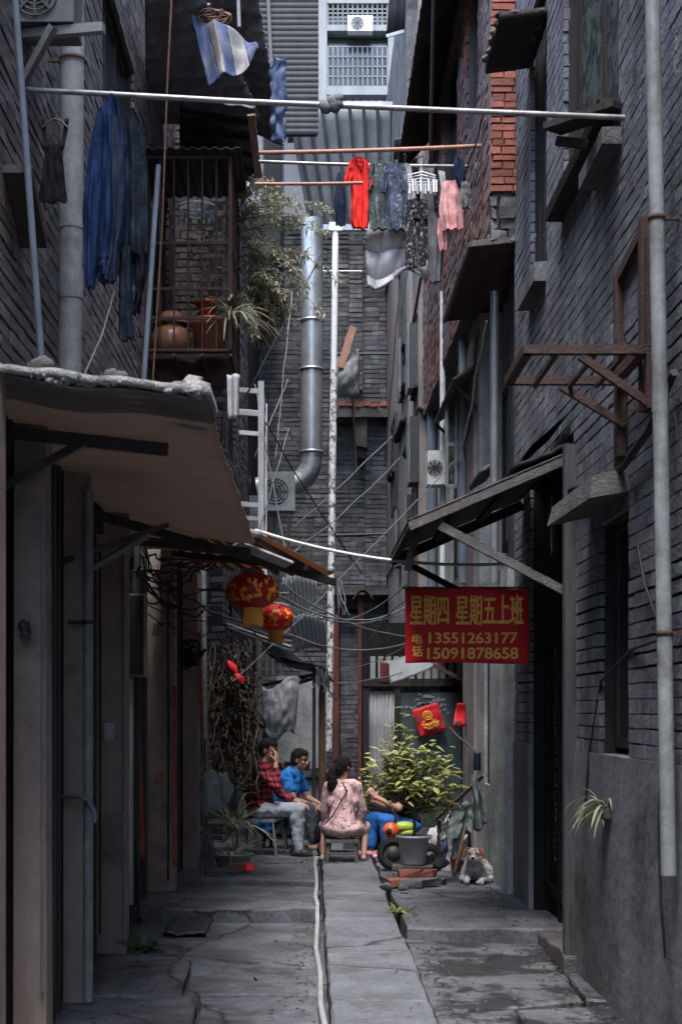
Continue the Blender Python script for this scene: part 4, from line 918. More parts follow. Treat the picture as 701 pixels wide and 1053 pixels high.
# ---------------------------------------------------------------- black tarp lean-to over the seated people
t = thing('tarp_awning', 'sagging black tarp awning on poles over the seated people', 'awning', (-.5, 17, 2.0))
A0, A1, B0, B1 = W(232,655,17.3), W(335,690,17.3), W(262,640,19.5), W(345,705,19.0)
w = MB(); w.sheet(lambda u,v: A0.lerp(A1,u).lerp(B0.lerp(B1,u),v)+V((0,0,-.10*math.sin(u*math.pi)*math.sin(v*math.pi)+.03*nz(u*6,v*5)+.025*math.sin(u*9))), 30, 16, .015); build(w, 'black_tarp', M['blacktarp'], t)
w = MB()
for k in range(12):
    p = A0.lerp(A1, R.uniform(.82,1.03))+V((0,rj(.1),0)); w.tube([p, p+V((rj(.05),rj(.03),-R.uniform(.05,.2))), p+V((rj(.08),rj(.03),-R.uniform(.2,.32)))], [.02,.014,.004], 5)
build(w, 'torn_edge', M['greycl'], t)
for a, b, m in (((-.95,17.6,1.85),(.15,17.6,2.08),'darkwood'), ((-.9,17.7,1.72),(.05,17.7,2.02),'greywood'), ((-.9,17.5,1.4),(-.05,17.5,2.02),'darkmetal')):
    w = MB(); w.tube([a, b], .022, 7); build(w, 'rail', M[m], t)
def post(label, x, y0, y1, Z, r, m, z0=None, name='wooden_post'):
    a = W(x, y0, Z); b = V((a.x+.0, Z, .03 if z0 is None else z0)); w = MB(); w.tube([a, a.lerp(b,.5)+V((rj(.01),0,0)), b], [r*.9, r, r*1.05], 10); return solo(w, name, m, label, 'post')
post('weathered brown wooden post beside the floral dress woman', 331, 690, 830, 17.6, .045, M['brownwood'])
post('thin dark iron post left of the brown wooden post', 323, 685, 830, 17.5, .022, M['darkmetal'], name='iron_post')
post('grey bamboo post behind the man in the checked shirt', 266, 655, 830, 17.0, .045, M['greywood'])
post('second grey bamboo post close to the first behind the checked shirt', 257, 660, 830, 17.1, .035, M['greywood'])
# folded grey sheet under the tarp
a = W(268,712,17.0)
def bag(u, v):
    x = 268+40*u*(1-.28*v)+6*v; y = 705+52*v-6*u*(1-v)+5*math.sin(u*6); return W(x, y, 17.0)+V((0,.12*math.sin(u*3.1)*math.sin(v*2.8)*-1+.05*nz(u*7,v*7), .02*nz(u*9,v*9)))
w = MB(); w.sheet(bag, 20, 16, .01); solo(w, 'grey_sheet', M['foil'], 'crumpled pale grey plastic sheet bulging under the black tarp', 'plastic sheet')
w = MB(); w.sheet(lambda u,v: W(262+44*u*(1-.5*v), 738+24*v, 17.2)+V((0,.08*nz(u*6,v*6)-.05,0)), 12, 10, .012); solo(w, 'brown_sheet', M['brownwood'], 'brown cardboard sheet sagging below the grey plastic sheet', 'sheet')
w = MB(); a = W(285,712,20.1); w.box(a.x, W(335,0,20.1).x, 20.1, 20.2, .0, 2.1); solo(w, 'concrete_sheet', M['plasterblue'], 'pale grey wall panel standing behind the poles and the broken brick wall', 'panel')
# ruined brick wall
t = thing('broken_brick_wall', 'broken low wall of loose old bricks behind the seated people', 'wall', W(305,800,18.3))
w = MB(); zc = 0
for i in range(13):
    z = .0+i*.075; xs = W(276,0,18.3).x; xe = W(352,0,18.3).x - max(0,(i-8))*.12 - rj(.06); a = xs+rj(.1)
    while a < xe:
        l = R.choice((.22,.22,.12)); w.box(a+.006, a+l-.006, 18.2+rj(.03), 18.45, z+.005, z+.069, 0 if R.random() < .42 else 1, .008); a += l
build(w, 'wall_body', [M['redbrick'], M['concrete']], t)
# corrugated scrap behind lanterns
for k, (x0_,y0_,x1_,y1_,lb) in enumerate(((290,590,325,640,'upper bent corrugated scrap sheet behind the smaller lantern'), (297,632,334,664,'lower bent corrugated scrap sheet above the black tarp'))):
    a, b = W(x0_,y0_,20), W(x1_,y1_,20); w = MB()
    w.sheet(lambda u,v: (a.x+(b.x-a.x)*u*(1-.15*v)+.1*v, 20+.3*v, a.z+(b.z-a.z)*v-.15*(u-.5)**2*4*.5+.02*math.sin(u*50)), 60, 6, .012); solo(w, 'scrap_sheet', M['corr'], lb, 'sheet metal')
w = MB(); w.sheet(lambda u,v: (W(217+80*u,0,18).x, 18+.8*v, W(0,603+33*u*.6,18).z+.0-.15*v+.03*nz(u*8,v*3)), 30, 4, .02); solo(w, 'scrap_sheet', M['palecl'], 'pale plastic roof strip behind the larger lantern', 'roof sheet')
for k in range(4):
    w = MB(); w.beam(W(214,628+3*k,17.2+.2*k), W(300,655+5*k,17.2+.2*k), .06, .02, j=.005); solo(w, 'roof_lath', M['greywood'] if k != 2 else M['palecl'], 'pale roof lath lying above the black tarp awning', 'lath', 'roof laths above the black tarp')
# red knot ornament
c = W(240,690,15.1); w = MB()
for q in range(2): 
    w.tube([c+V((-.06+.07*q,0,.1-.12*q)), c+V((-.0+.07*q,0,.03-.12*q)), c+V((.03+.06*q,-.01,-.03-.1*q))], [.02,.05,.015], 8)
solo(w, 'red_ornament', M['redpaper'], 'bright red festive ornament hanging beside the withered vines', 'ornament')

# ---------------------------------------------------------------- gate shed under the banner
t = thing('gate_shed', 'low shed with a teal door and pale corrugated panel at the lane end', 'shed', W(430,850,20.4))
Zg = 20.4
def gb(nm, x0, y0, x1, y1, d0, d1, m, zbot=None, parent=None):
    a, b = W(x0, y1, Zg), W(x1, y0, Zg); w = MB(); w.box(a.x, b.x, Zg-d1, Zg-d0, a.z if zbot is None else zbot, b.z); return build(w, nm, m, parent or t)
gb('back_wall', 372, 640, 500, 850, -.2, -.1, M['doorwood'], -.1)
w = MB(); a, b = W(379,780,Zg), W(407,711,Zg); w.sheet(lambda u,v: (a.x+(b.x-a.x)*u, Zg-.05+.012*math.sin(u*45), a.z-.6+(b.z-a.z+.6)*v), 60, 3, .01); build(w, 'corrugated_panel', M['corr'], t)
gb('door', 411, 712, 473, 850, .02, .08, M['teal'], 0.0)
w = MB()
for x0,y0,x1,y1 in ((405,700,411,850),(473,700,480,850),(373,700,379,850)): a,b = W(x0,y1,Zg),W(x1,y0,Zg); w.box(a.x,b.x,Zg-.12,Zg,0,b.z)
a,b = W(373,706,Zg),W(480,698,Zg); w.box(a.x,b.x,Zg-.14,Zg,a.z+.003,b.z)
build(w, 'door_frame', M['darkwood'], t)
w = MB(); 
for k in range(12): x = W(383+8*k,0,Zg).x; w.beam((x,Zg-.05,W(0,698,Zg).z),(x,Zg-.05,W(0,675,Zg).z),.07,.03,up=(0,1,0))
build(w, 'transom_slats', M['corr'], t)
w = MB()
for k in range(70):
    c = W(R.gauss(441,9), R.gauss(727,6), Zg-.09); w.box(c.x-R.uniform(.01,.05),c.x+.02,c.y,c.y+.004,c.z-.01,c.z+R.uniform(.0,.03))
a = W(441,716,Zg-.09); w.box(a.x-.09,a.x+.09,a.y,a.y+.004,a.z-.02,a.z+.02)
build(w, 'worn_stencil', M['corr'], t)
# tilted small roof over the gate
t = thing('scrap_roof', 'tilted scrap roof panel with rusty side under the red banner', 'roof', W(420,690,19))
w = MB(); A0, A1 = W(392,682,19), W(402,703,18.6); B0, B1 = W(428,672,19.2), W(448,685,18.8)
w.sheet(lambda u,v: A0.lerp(B0,u).lerp(A1.lerp(B1,u),v)+V((0,0,.02*nz(u*5,v*5))), 10, 8, .02); build(w, 'panel', M['foil'], t)
w = MB(); w.sheet(lambda u,v: W(391+9*u, 680+22*v+2*u, 18.5)+V((0,.1*u,.02*nz(u*5,v*5))), 6, 8, .02); build(w, 'rusty_side', M['redpaint'], t)
w = MB(); w.beam(W(445,684,18.7), W(478,700,18.7), .05, .05); build(w, 'stick', M['brownwood'], t)
# red poster on the door, tilted
c = W(441,740.5,20.2); h = .20
t = thing('red_poster', 'tilted square red poster with gold design on the teal door', 'poster', c)
an = rad(18); ex, ez = V((math.cos(an),0,math.sin(an))), V((-math.sin(an),0,math.cos(an)))
w = MB(); w.sheet(lambda u,v: c+ex*(u-.5)*2*h*.93+ez*(v-.5)*2*h+V((0,.02*nz(u*3,v*3)-.012*math.cos(u*5),0)), 10, 10, .004); build(w, 'paper', M['redpaper'], t)
w = MB()
def blob(dx, dz, rx, rz, m=0, n=12, a0=0):
    p = c+ex*dx*h+ez*dz*h+V((0,-.035,0)); w.add([p+ex*rx*h*math.cos(2*math.pi*k/n+a0)+ez*rz*h*math.sin(2*math.pi*k/n+a0) for k in range(n)], [tuple(range(n))], m)
def ringb(dx, dz, r, m=0, n=16, t_=.02):
    p = c+ex*dx*h+ez*dz*h+V((0,-.035,0)); w.tube([p+ex*r*h*math.cos(2*math.pi*k/n)+ez*r*h*math.sin(2*math.pi*k/n) for k in range(n+1)], t_*.6, 5, m)
ringb(-.02,.34,.30); ringb(-.02,.34,.16); blob(-.02,.34,.08,.08)
for q in range(7): blob(-.55+.18*q, -.12+.14*math.sin(q*1.9), .12, .07, 0, 8)
for q in range(5): ringb(-.36+.18*q, -.42+.08*math.cos(q*2), .13)
for dx, dz in ((-.62,.45),(-.7,.2),(.66,-.5),(.5,-.62)): blob(dx,dz,.14,.11,1,6)
build(w, 'gold_design', [M['gold'], M['greycl']], t)
# red packet hanging on the right
c = W(474,735,15.8); t = thing('red_packet', 'folded red paper hanging at the lane corner right of the poster', 'paper', c)
w = MB(); w.sheet(lambda u,v: W(470+9*u-5*v*(1-u), 723+24*v, 15.8)+V((0,.05*u+.02*math.sin(v*5),0)), 6, 8, .004); build(w, 'paper_sheet', M['redpaper'], t)
w = MB(); w.sheet(lambda u,v: W(467+6*u, 740+9*v, 15.78)+V((0,.03*v,0)), 3, 3, .004); build(w, 'paper_fold', M['couplet'], t)
# twig rod and blue rag
line_thing('twig', [W(462,748,15.9), W(470,757,15.7), W(480,765,15.3), W(490,775,14.8)], .013, M['bark'], 'crooked twig rod sticking out beside the teal door', 'rod')
w = MB(); w.sheet(lambda u,v: W(487+7*u, 774+18*v, 14.8)+V((0,.04*math.sin(u*9),0)), 8, 8, .006); solo(w, 'blue_rag', M['navy'], 'small dark blue rag hung on the end of the twig rod', 'rag')

# ---------------------------------------------------------------- red banner
def text_part(name, body, cx0, cx1, z0, z1, y, parent, m, bold, wave):
    cu = bpy.data.curves.new('lettering', 'FONT'); cu.body = body; cu.offset = bold*.25; cu.resolution_u = 3
    ob = bpy.data.objects.new('lettering_source', cu); C.objects.link(ob)
    dg = bpy.context.evaluated_depsgraph_get(); me = bpy.data.meshes.new_from_object(ob.evaluated_get(dg)); bpy.data.objects.remove(ob)
    xs = [v.co.x for v in me.vertices]; ys = [v.co.y for v in me.vertices]; ax, bx, ay, by = min(xs), max(xs), min(ys), max(ys)
    w = MB()
    for q, (dx, dz) in enumerate(((0,0),(1,0),(-1,0),(0,.6),(0,-.6))):     # heavy strokes
        vs = []
        for v in me.vertices:
            x = cx0+(cx1-cx0)*(v.co.x-ax)/(bx-ax); z = z0+(z1-z0)*(v.co.y-ay)/(by-ay); vs.append((x+dx*bold*.14, y-.0007*q+wave(x,z), z+dz*bold*.14))
        w.add(vs, [tuple(p.vertices) for p in me.polygons])
    return build(w, name, m, parent)
ZS = 11.8
bx0, bx1 = W(416.5,0,ZS).x, W(543,0,ZS).x; bz1, bz0 = W(0,605,ZS).z, W(0,682,ZS).z
def bw(x, z): return .018*math.sin((x-bx0)*5.2+z*3) + .012*math.sin((x+z)*9)+.01*nz(x*4,z*4)
t = thing('banner_sign', 'red cloth banner with gold Chinese lettering and phone numbers', 'sign', ((bx0+bx1)/2, ZS, bz0))
w = MB(); w.sheet(lambda u,v: (bx0+(bx1-bx0)*u, ZS+bw(bx0+(bx1-bx0)*u, bz0+(bz1-bz0)*v), bz0+(bz1-bz0)*v+.008*math.sin(u*5)), 60, 36, .003); build(w, 'cloth', M['signred'], t)
def tx(nm, body, x0, y0, x1, y1, bold):
    a, b = W(x0, y1, ZS), W(x1, y0, ZS); text_part(nm, body, a.x, b.x, a.z, b.z, ZS-.006, t, M['goldtext'], bold, bw)
tx('lettering', '星期四', 421.5, 612, 461, 643, .022); tx('lettering', '星期五上班', 468.5, 612, 537, 643, .022)
tx('lettering', '电', 424, 652, 434, 662, .02); tx('lettering', '话', 424, 664, 434.5, 675, .02)
tx('lettering', '13551263177', 441, 650.5, 531, 661.5, .02); tx('lettering', '15091878658', 439.5, 666, 532, 677.5, .02)
for x in (bx0+.02, bx1-.02):
    w = MB(); w.tube([(x, ZS, bz1-.01), (x+.01, ZS-.0, bz1+.24)], .005, 5); build(w, 'cord', M['wire'], t)
w = MB(); w.tube([(bx0-.02, ZS+.012, bz1+.005), (bx1+.02, ZS+.012, bz1+.005)], .010, 6); build(w, 'top_rod', M['darkmetal'], t)

# ---------------------------------------------------------------- poles and wires
t = thing('clothes_pole', 'steel clothes pole spanning the whole alley at the top, nearest the viewer', 'pole', W(333,107,8.25))
a, b = W(25,92,8.15), W(642,121,8.3)
w = MB(); w.tube([a, a.lerp(b,.35)+V((0,0,-.01)), a.lerp(b,.7)+V((0,0,-.006)), b], .0155, 12); build(w, 'rod', M['steelrod'], t)
w = MB()
for k in range(6):
    c = W(341+rj(7), 107+rj(5), 8.2); w.ell(c, (.045,.035,.035), 8, 6, 0, Matrix.Rotation(R.uniform(0,3),3,'Y'))
build(w, 'rag_knot', M['greycl'], t)
t2 = None
line_thing('clothes_pole', arc(W(266,157,13.4), W(495,150,13.4), .01), .020, M['bamboo'], 'reddish bamboo laundry pole, topmost over the drying laundry', 'pole', seg=8)
line_thing('clothes_pole', arc(W(266,166,13.55), W(482,171,13.5), .01), .016, M['steelrod'], 'steel laundry pole carrying the coral red shirt', 'pole', seg=8)
line_thing('clothes_pole', arc(W(262,189,13.1), W(373,188,13.2), .005), .015, M['bamboo'], 'short laundry pole, lowest of the drying poles', 'pole', seg=8)
line_thing('cable', arc(W(262,545,11.9), W(590,572,12.1), .16), .014, M['whitewire'], 'thick white hose strung across the lane above the red banner', 'cable')
WG = 'cables strung across the alley'
for k, (a_, b_, sg_, r_, lb_) in enumerate((((300,570,15),(412,470,22),.05,.006,'fine grey wire rising from the slatted awning to the far ledges'), ((225,600,13),(300,690,16.5),.06,.007,'fine dark wire dropping behind the larger lantern'), ((210,575,13),(345,640,17),.10,.006,'fine wire passing between the two lanterns'),
    ((345,640,20),(418,600,18),.10,.009,'pale loose wire above the red posts'), ((350,690,20),(415,665,18),.05,.006,'thin wire crossing the lower red posts'), ((262,395,20),(300,600,18),.05,.009,'pale drooping wire left of the duct elbow'), ((300,300,24),(283,470,22),.03,.009,'loose wire hanging left of the duct'), ((412,280,24),(395,480,24),.02,.012,'wire hanging straight down the grey brick wall'), ((404,440,24),(402,490,24),.02,.02,'short chain hanging under the far ledge'))):
    line_thing('cable', arc(W(*a_), W(*b_), sg_, 16, .03, k*5.), r_, M['wire'] if k in (1,7,8) else M['greywire'], lb_, 'cable', WG, 5)
wl = [((240,700,15),(470,470,16),.05,.006,'greywire','thin cable slanting up past the end of the white pole'),
 ((245,420,15),(330,262,24),.02,.012,'wire','dark cable crossing in front of the galvanised duct'),
 ((300,545,24),(412,440,24),.02,.012,'greywire','grey cable slanting up across the grey brick wall'),
 ((270,430,20),(372,590,22),.05,.01,'wire','dark cable slanting down over the duct elbow'),
 ((290,600,14),(470,645,19),.28,.009,'greywire','sagging grey cable beside the smaller lantern'),
 ((285,612,14),(420,622,18),.22,.012,'greywire','twisted grey cable sagging in front of the red posts'),
 ((300,625,14),(418,628,18),.15,.007,'greywire','slack thin cable below the twisted one'),
 ((292,650,15),(416,662,16),.12,.007,'greywire','low thin cable above the black tarp edge'),
 ((340,703,17),(420,690,19),.03,.007,'greywire','short cable running from the tarp to the scrap roof'),
 ((420,615,13),(375,668,18),-.08,.008,'greywire','curved cable at the left edge of the red banner'),
 ((296,390,22),(262,470,20),.02,.008,'greywire','pale cable dropping beside the white iron frame'),
 ((297,440,22),(262,560,18),.02,.008,'greywire','pale cable slanting to the slatted awning'),
 ((430,205,14),(411,330,24),.0,.006,'greywire','thin line hanging down from the quilt'),
 ((505,90,13),(455,245,14),.05,.008,'wire','dark line slanting under the long rusty canopy'),
 ((296,640,15),(346,720,16.5),.02,.008,'greywire','short taut line from the lanterns to the tarp pole')]
for (a, b, sg, r, m, lb) in wl: line_thing('cable', arc(W(*a), W(*b), sg, 18, .02, a[0]), r, M[m], lb, 'cable', WG, 5)
line_thing('cable', [W(177,-10,11), W(172,90,11), W(167,230,11.2), W(158,380,11.4), W(157,402,11.4)], .008, M['brownwood'], 'pale brown cord hanging down past the window cage', 'cable', WG)
line_thing('cable', [W(118,300,9.5), W(105,345,9.5), W(84,392,9)], .007, M['greywire'], 'pale cord slanting down behind the blue jacket', 'cable', WG)
# cables on the right wall
line_thing('cable', [V((1.74,7.0,3.25)), V((1.73,7.5,3.06)), V((1.73,8.1,2.98)), V((1.73,8.7,2.98)), V((1.74,9.5,3.08)), V((1.74,9.9,3.12))], .02, M['wire'], 'thick black cable sagging across the right wall over the stone canopy', 'cable', WG, 8)
line_thing('cable', [W(655,560,7.7), W(662,600,7.6), W(676,640,7.35), W(688,655,7.1)], .009, M['wire'], 'black cable running to the lower clamp of the right downpipe', 'cable', WG)
line_thing('cable', [W(688,655,7.2), W(665,662,7.5), W(648,668,8.1), W(618,700,9.0), W(606,770,9.3), W(600,845,9.3)], .009, M['wire'], 'black cable hanging beside the narrow dark window', 'cable', WG)
line_thing('cable', [W(680,760,7.3), W(677,850,7.25), W(679,930,7.2), W(684,985,7.1), W(688,985,7.1)], .008, M['wire'], 'loose black cable hanging below the right downpipe', 'cable', WG)

# ---------------------------------------------------------------- clutter on the end wall
w = MB(); w.sheet(lambda u,v: W(346+23*u-8*v*(1-u), 368+40*v-10*u*(1-v), 26.5)+V((0,.25*math.sin(u*3)*math.sin(v*3)*-1+.08*nz(u*6,v*6),0)), 14, 14, .01); solo(w, 'white_sheet', M['foil'], 'pale plastic sheet caught on the end wall right of the white pole', 'plastic sheet')
w = MB(); w.beam(W(350,378,26.3), W(363,336,26.3), .12, .05, up=(0,1,0), j=.01); solo(w, 'plank', M['bamboo'], 'reddish plank leaning above the pale plastic sheet on the end wall', 'plank')
line_thing('iron_rod', [W(340,364,27), W(411,364,27)], .025, M['darkmetal'], 'horizontal iron rod across the upper end wall', 'rod')
line_thing('iron_rod', [W(330,551,27), W(398,549,27)], .03, M['darkmetal'], 'horizontal iron rod low on the end wall', 'rod')
line_thing('iron_rod', [W(362,370,27), W(363,425,27), W(367,490,27)], .022, M['darkmetal'], 'upright iron rod in front of the brick corbel', 'rod')
line_thing('white_tube', [W(358,352,26.6), W(357,412,26.6)], .05, M['white'], 'short white tube beside the pale plastic sheet on the end wall', 'pipe')
line_thing('iron_rod', [W(318,279,26), W(372,279,26)], .02, M['galv'], 'thin pale rod below the metal cladding of the end wall', 'rod')
t = ac('grey air conditioner box left of the duct elbow', W(287,525,23.2), .5, .62, None)
for o in t.children:
    if o.name.startswith('casing'): o.data.materials[0] = M['darkgalv']
w = MB()
for x in (278,297): w.beam(W(x,532,23.2), W(x,575,23.2), .05, .05, up=(0,1,0))
build(w, 'bracket', M['rust'], t)
w = MB(); w.sheet(lambda u,v: W(362+22*u, 618-12*math.sin(u*3.1), 24)+V((0,.4*v,.0)), 10, 3, .03); solo(w, 'small_hood', M['darkwood'], 'small pointed hood on the lower end wall above the red posts', 'hood')
# hoods and pipes on the right lane wall
for k, (x, y, Z, m, lb) in enumerate(((497,488,13.9,'greywood','worn board hood over the lane wall just above the lean-to awning'), (470,395,16.8,'darkwood','dark board hood above the open casement'), (486,300,14.6,'darkmetal','small dark bracket box under the broad canopy'))):
    q = W(x, y, Z); w = MB(); w.sheet(lambda u,v: (XB-(XB-q.x+.08)*u, Z-.4+.9*v, q.z+.05-.10*u+.015*math.sin(v*30)), 4, 30, .035); solo(w, 'window_hood', M[m], lb, 'hood')
pipe('drainpipe', 'dark pipe on the lane wall just left of the near brick corner', 508, 300, 508, 600, 13.3, 13.3, .04, M['darkgalv'])
pipe('drainpipe', 'grey pipe on the lane wall behind the open casement', 476, 330, 476, 600, 15.9, 15.9, .05, M['bluepipe'])
line_thing('cable', arc(W(500,330,13.5), W(470,480,16), .05, 12, .04, 3), .01, M['whitewire'], 'pale looped wire hanging on the lane wall under the broad canopy', 'cable', WG)
line_thing('cable', arc(W(492,340,14), W(478,470,15.8), .03, 12, .05, 8), .008, M['wire'], 'dark wire hanging beside the open casement', 'cable', WG)

# ---------------------------------------------------------------- fittings on the shop pillars
def conduit(label, x, y0, y1, Z, r, m): return line_thing('conduit', [W(x,y0,Z), W(x+.4,(y0+y1)/2,Z), W(x,y1,Z)], r, m, label, 'conduit', None, 8)
conduit('pale cable channel along the right edge of the third shop pillar', 127.5, 560, 968, 10.5, .013, M['pvc'])
conduit('thin grey conduit on the nearest shop pillar', 44, 520, 1020, 7.34, .008, M['darkgalv'])
conduit('dark cable stapled down the fourth shop pillar', 173, 600, 905, 13.25, .008, M['wire'])
conduit('dark cable stapled along the left side of the third shop pillar', 103, 560, 960, 10.5, .007, M['wire'])
def patch(name, label, cat, x0, y0, x1, y1, Z, m, th=.006):
    a, b = W(x0,y1,Z), W(x1,y0,Z); w = MB(); w.sheet(lambda u,v: (a.x+(b.x-a.x)*u, Z-.006-.012*abs(nz(u*2,v*2,x0)), a.z+(b.z-a.z)*v), 6, 8, th); return solo(w, name, m, label, cat)
patch('paper_scrap', 'torn pale paper scrap stuck to the third shop pillar', 'paper', 107, 742, 118, 762, 10.54, M['palecl'])
patch('paper_scrap', 'small yellowed paper scrap low on the fourth shop pillar', 'paper', 160, 792, 168, 806, 13.28, M['bamboo'])
patch('switch_box', 'small grey switch box high on the fourth shop pillar', 'switch box', 158, 640, 166, 654, 13.2, M['darkgalv'], .05)
patch('switch_box', 'small dark switch box on the nearest shop pillar', 'switch box', 22, 640, 31, 655, 7.33, M['darkmetal'], .05)
patch('shutter_latch', 'rusty latch plate on the dark recess board between the first two pillars', 'latch', 55, 790, 61, 812, 8.6, M['rust'], .03)
# ---------------------------------------------------------------- laundry
def drape(mb, rows, Z, dep=.05, fold=.02, nf=5, seed=0, N=44, mi=0):
    # a hanging garment: rows of (y, xleft, xright) in photograph pixels at distance Z, an uneven folded shell
    rings = []
    ys = [r[0] for r in rows]; n = max(14, int((ys[-1]-ys[0])/4))
    for i in range(n+1):
        y = ys[0] + (ys[-1]-ys[0])*i/n; k = 0
        while k < len(rows)-2 and y > rows[k+1][0]: k += 1
        t = (y-rows[k][0])/max(1e-6, rows[k+1][0]-rows[k][0]); t = min(1, max(0, t)); s = t*t*(3-2*t)*.5+t*.5
        xl = rows[k][1]+(rows[k+1][1]-rows[k][1])*s; xr = rows[k][2]+(rows[k+1][2]-rows[k][2])*s
        a, b = W(xl, y, Z), W(xr, y, Z); c = (a+b)/2; hw = (b.x-a.x)/2; v = i/n; ring = []
        for q in range(N):
            th = 2*math.pi*q/N; cx = math.cos(th); fx = fold*(.35+v)*math.sin(nf*cx*2.2+seed+1.5*nz(v*2.5, seed)) + fold*1.2*nz(cx*3, v*5, seed)
            d = dep*(1-.3*v)
            ring.append(V((c.x+hw*cx+.15*fold*nz(v*9, q, seed), Z + d*math.sin(th)*(.5+.5*abs(math.sin(th))) + fx, c.z + .016*nz(cx*1.5, seed+4)*v)))
        rings.append(ring)
    mb.loft(rings, mi)
def hanger(t, x, y, Z, ytop, wpx):
    w = MB(); c = W(x, y, Z); top = W(x, ytop, Z); k = wpx*Z/F
    w.tube([c+V((-k,0,-.05)), c+V((-k*.5,0,-.015)), c, c+V((k*.5,0,-.015)), c+V((k,0,-.05))], .006, 5)
    w.tube([c, c.lerp(top,.6), top+V((.012,0,.0)), top+V((0,0,.018)), top+V((-.012,0,.004))], .003, 4); return build(w, 'hanger', M['darkmetal'], t)
def garment(name, label, cat, rows, Z, m, dep=.05, fold=.02, nf=5, seed=0, group=None, extra=(), hang=None):
    top = W((rows[0][1]+rows[0][2])/2, rows[0][0], Z); t = thing(name, label, cat, top, group)
    w = MB(); drape(w, rows, Z, dep, fold, nf, seed); build(w, 'body' if name != 'trousers' else 'cloth', m, t)
    for nm, rw, dz, mm in extra:
        w = MB(); drape(w, rw, Z+dz, dep*.7, fold*.7, 3, seed+3, 30); build(w, nm, mm or m, t)
    if hang: hanger(t, *hang)
    return t
LG = 'laundry hanging over the alley'
g = garment('tank_top', 'black strappy tank top hanging in front of the thick drain pipe', 'tank top', [(150,48,66),(160,46,65),(185,43,67),(208,40,70)], 8.05, M['blackcl'], .02, .012, 4, 1, LG)
for x0, x1 in ((47,44.5),(64,69)):
    w = MB(); w.sheet(lambda u,v: W(x1+(x0-x1)*v+2.2*(u-.5)*2, 122+32*v, 8.05)+V((0,.01*math.sin(v*4),0)), 3, 8, .006); build(w, 'strap', M['blackcl'], g)
hanger(g, 57, 122, 8.05, 101, 13)
garment('blue_jacket', 'blue work jacket hanging upside down from the steel pole at the upper left', 'jacket', [(101,112,119),(112,101,123),(140,95,127),(190,90,130),(240,88,128),(268,88,122),(284,88,120)], 8.2, M['bluecl'], .07, .035, 4, 2.3, LG,
    extra=[('sleeve', [(118,99,107),(160,91,106),(220,86,103),(262,86,101),(296,89,98)], -.07, None), ('sleeve', [(122,112,122),(170,110,128),(225,112,127),(262,110,122),(290,101,121)], -.05, M['navy']), ('hem_band', [(264,98,122),(276,96,122),(286,98,121)], -.02, M['navy'])], hang=(115,103,8.2,96,5))
garment('trousers', 'long dark trousers hanging beside the blue jacket', 'trousers', [(116,131,140),(128,128,147),(180,126,152),(240,124,153),(262,123,152)], 8.25, M['denim'], .05, .03, 3, 5, LG,
    extra=[('trouser_leg', [(255,123,138),(300,122,137),(330,122,136),(349,121,140)], .0, None), ('trouser_leg', [(250,136,153),(280,138,151),(300,138,147),(322,135,143)], .03, M['blackcl'])], hang=(135,119,8.25,98,7))
garment('dark_shirt', 'narrow dark shirt, leftmost of the drying laundry beside the coral one', 'shirt', [(178,347,350),(184,345,354),(205,344,356),(232,345,355)], 13.3, M['navy'], .03, .012, 3, 2, LG)
ZR = 13.5
garment('red_shirt', 'bright coral red polo shirt hanging on the steel pole', 'shirt', [(165,360.5,378),(169,359,379),(180,360,379),(205,361,379),(228,360,379),(235,363,378)], ZR, M['redcl'], .05, .02, 4, 4, LG,
    extra=[('sleeve', [(166,359,367),(178,355,364),(190,352,361)], -.02, None), ('sleeve', [(166,371,378),(180,375,383),(191,376,384)], .02, None), ('collar', [(162.5,363.5,373),(166,364.5,374),(175,369,372)], -.045, None)], hang=(369,164,ZR,158,9))
garment('leaf_print_shirt', 'grey green leaf print blouse hanging right of the coral red shirt', 'blouse', [(167,381,399),(172,378,401),(190,377,402),(215,379,403),(236,380,404)], 13.55, M['floralgrey'], .05, .02, 4, 7, LG, extra=[('sleeve', [(169,380,386),(182,377,384),(196,376.5,383)], -.03, None), ('sleeve', [(169,390,396),(182,393,400),(195,394,400)], -.02, None)], hang=(388,166,13.55,160,9))
garment('flower_print_shirt', 'navy blouse with pale flower print hanging beside the leaf print one', 'blouse', [(169,395,416),(178,393,418),(200,396,419),(222,397,420),(237,399,421)], 13.45, M['floralnavy'], .05, .02, 4, 9, LG, extra=[('sleeve', [(172,394,400),(185,391,398),(198,391,397)], -.03, None), ('sleeve', [(172,406,412),(185,410,416),(197,411,417)], -.02, None)], hang=(402,169,13.45,160,9))
garment('pale_blouse', 'pale grey top hanging right of the flower print blouse', 'top', [(169,412,422),(180,411,424),(200,409,428),(226,410,430)], 13.5, M['palecl'], .03, .016, 4, 11, LG, hang=(416,170,13.5,160,5))
garment('patterned_trousers', 'black and white patterned trousers hanging below the poles beside the quilt', 'trousers', [(206,418,438),(216,417,439),(226,417,440)], 13.3, M['bwpattern'], .05, .015, 3, 12, LG,
    extra=[('trouser_leg', [(222,417,428),(250,416,427),(275,417,430)], 0, None), ('trouser_leg', [(222,430,440),(250,430,439),(273,430,438)], .02, None)])
w = MB()
def qf(u, v):
    x = 379+60*u-3*math.sin(v*3)*(1-u); y = 229+(62+8*math.sin(u*6+.5)-5*u)*v+9*u*u*(1-v)
    d = abs(math.sin(u*math.pi*3+v*2.2))**.5*abs(math.sin(v*math.pi*2.5-u*1.5))**.5
    return W(x, y, 13.75)+V((0, -.10*d+.05*math.sin(u*7+1)+.04*nz(u*3,v*3), 0))
w.sheet(qf, 60, 60, .03); solo(w, 'quilt', M['quilt'], 'pale grey padded quilt hanging below the drying shirts', 'quilt', LG)
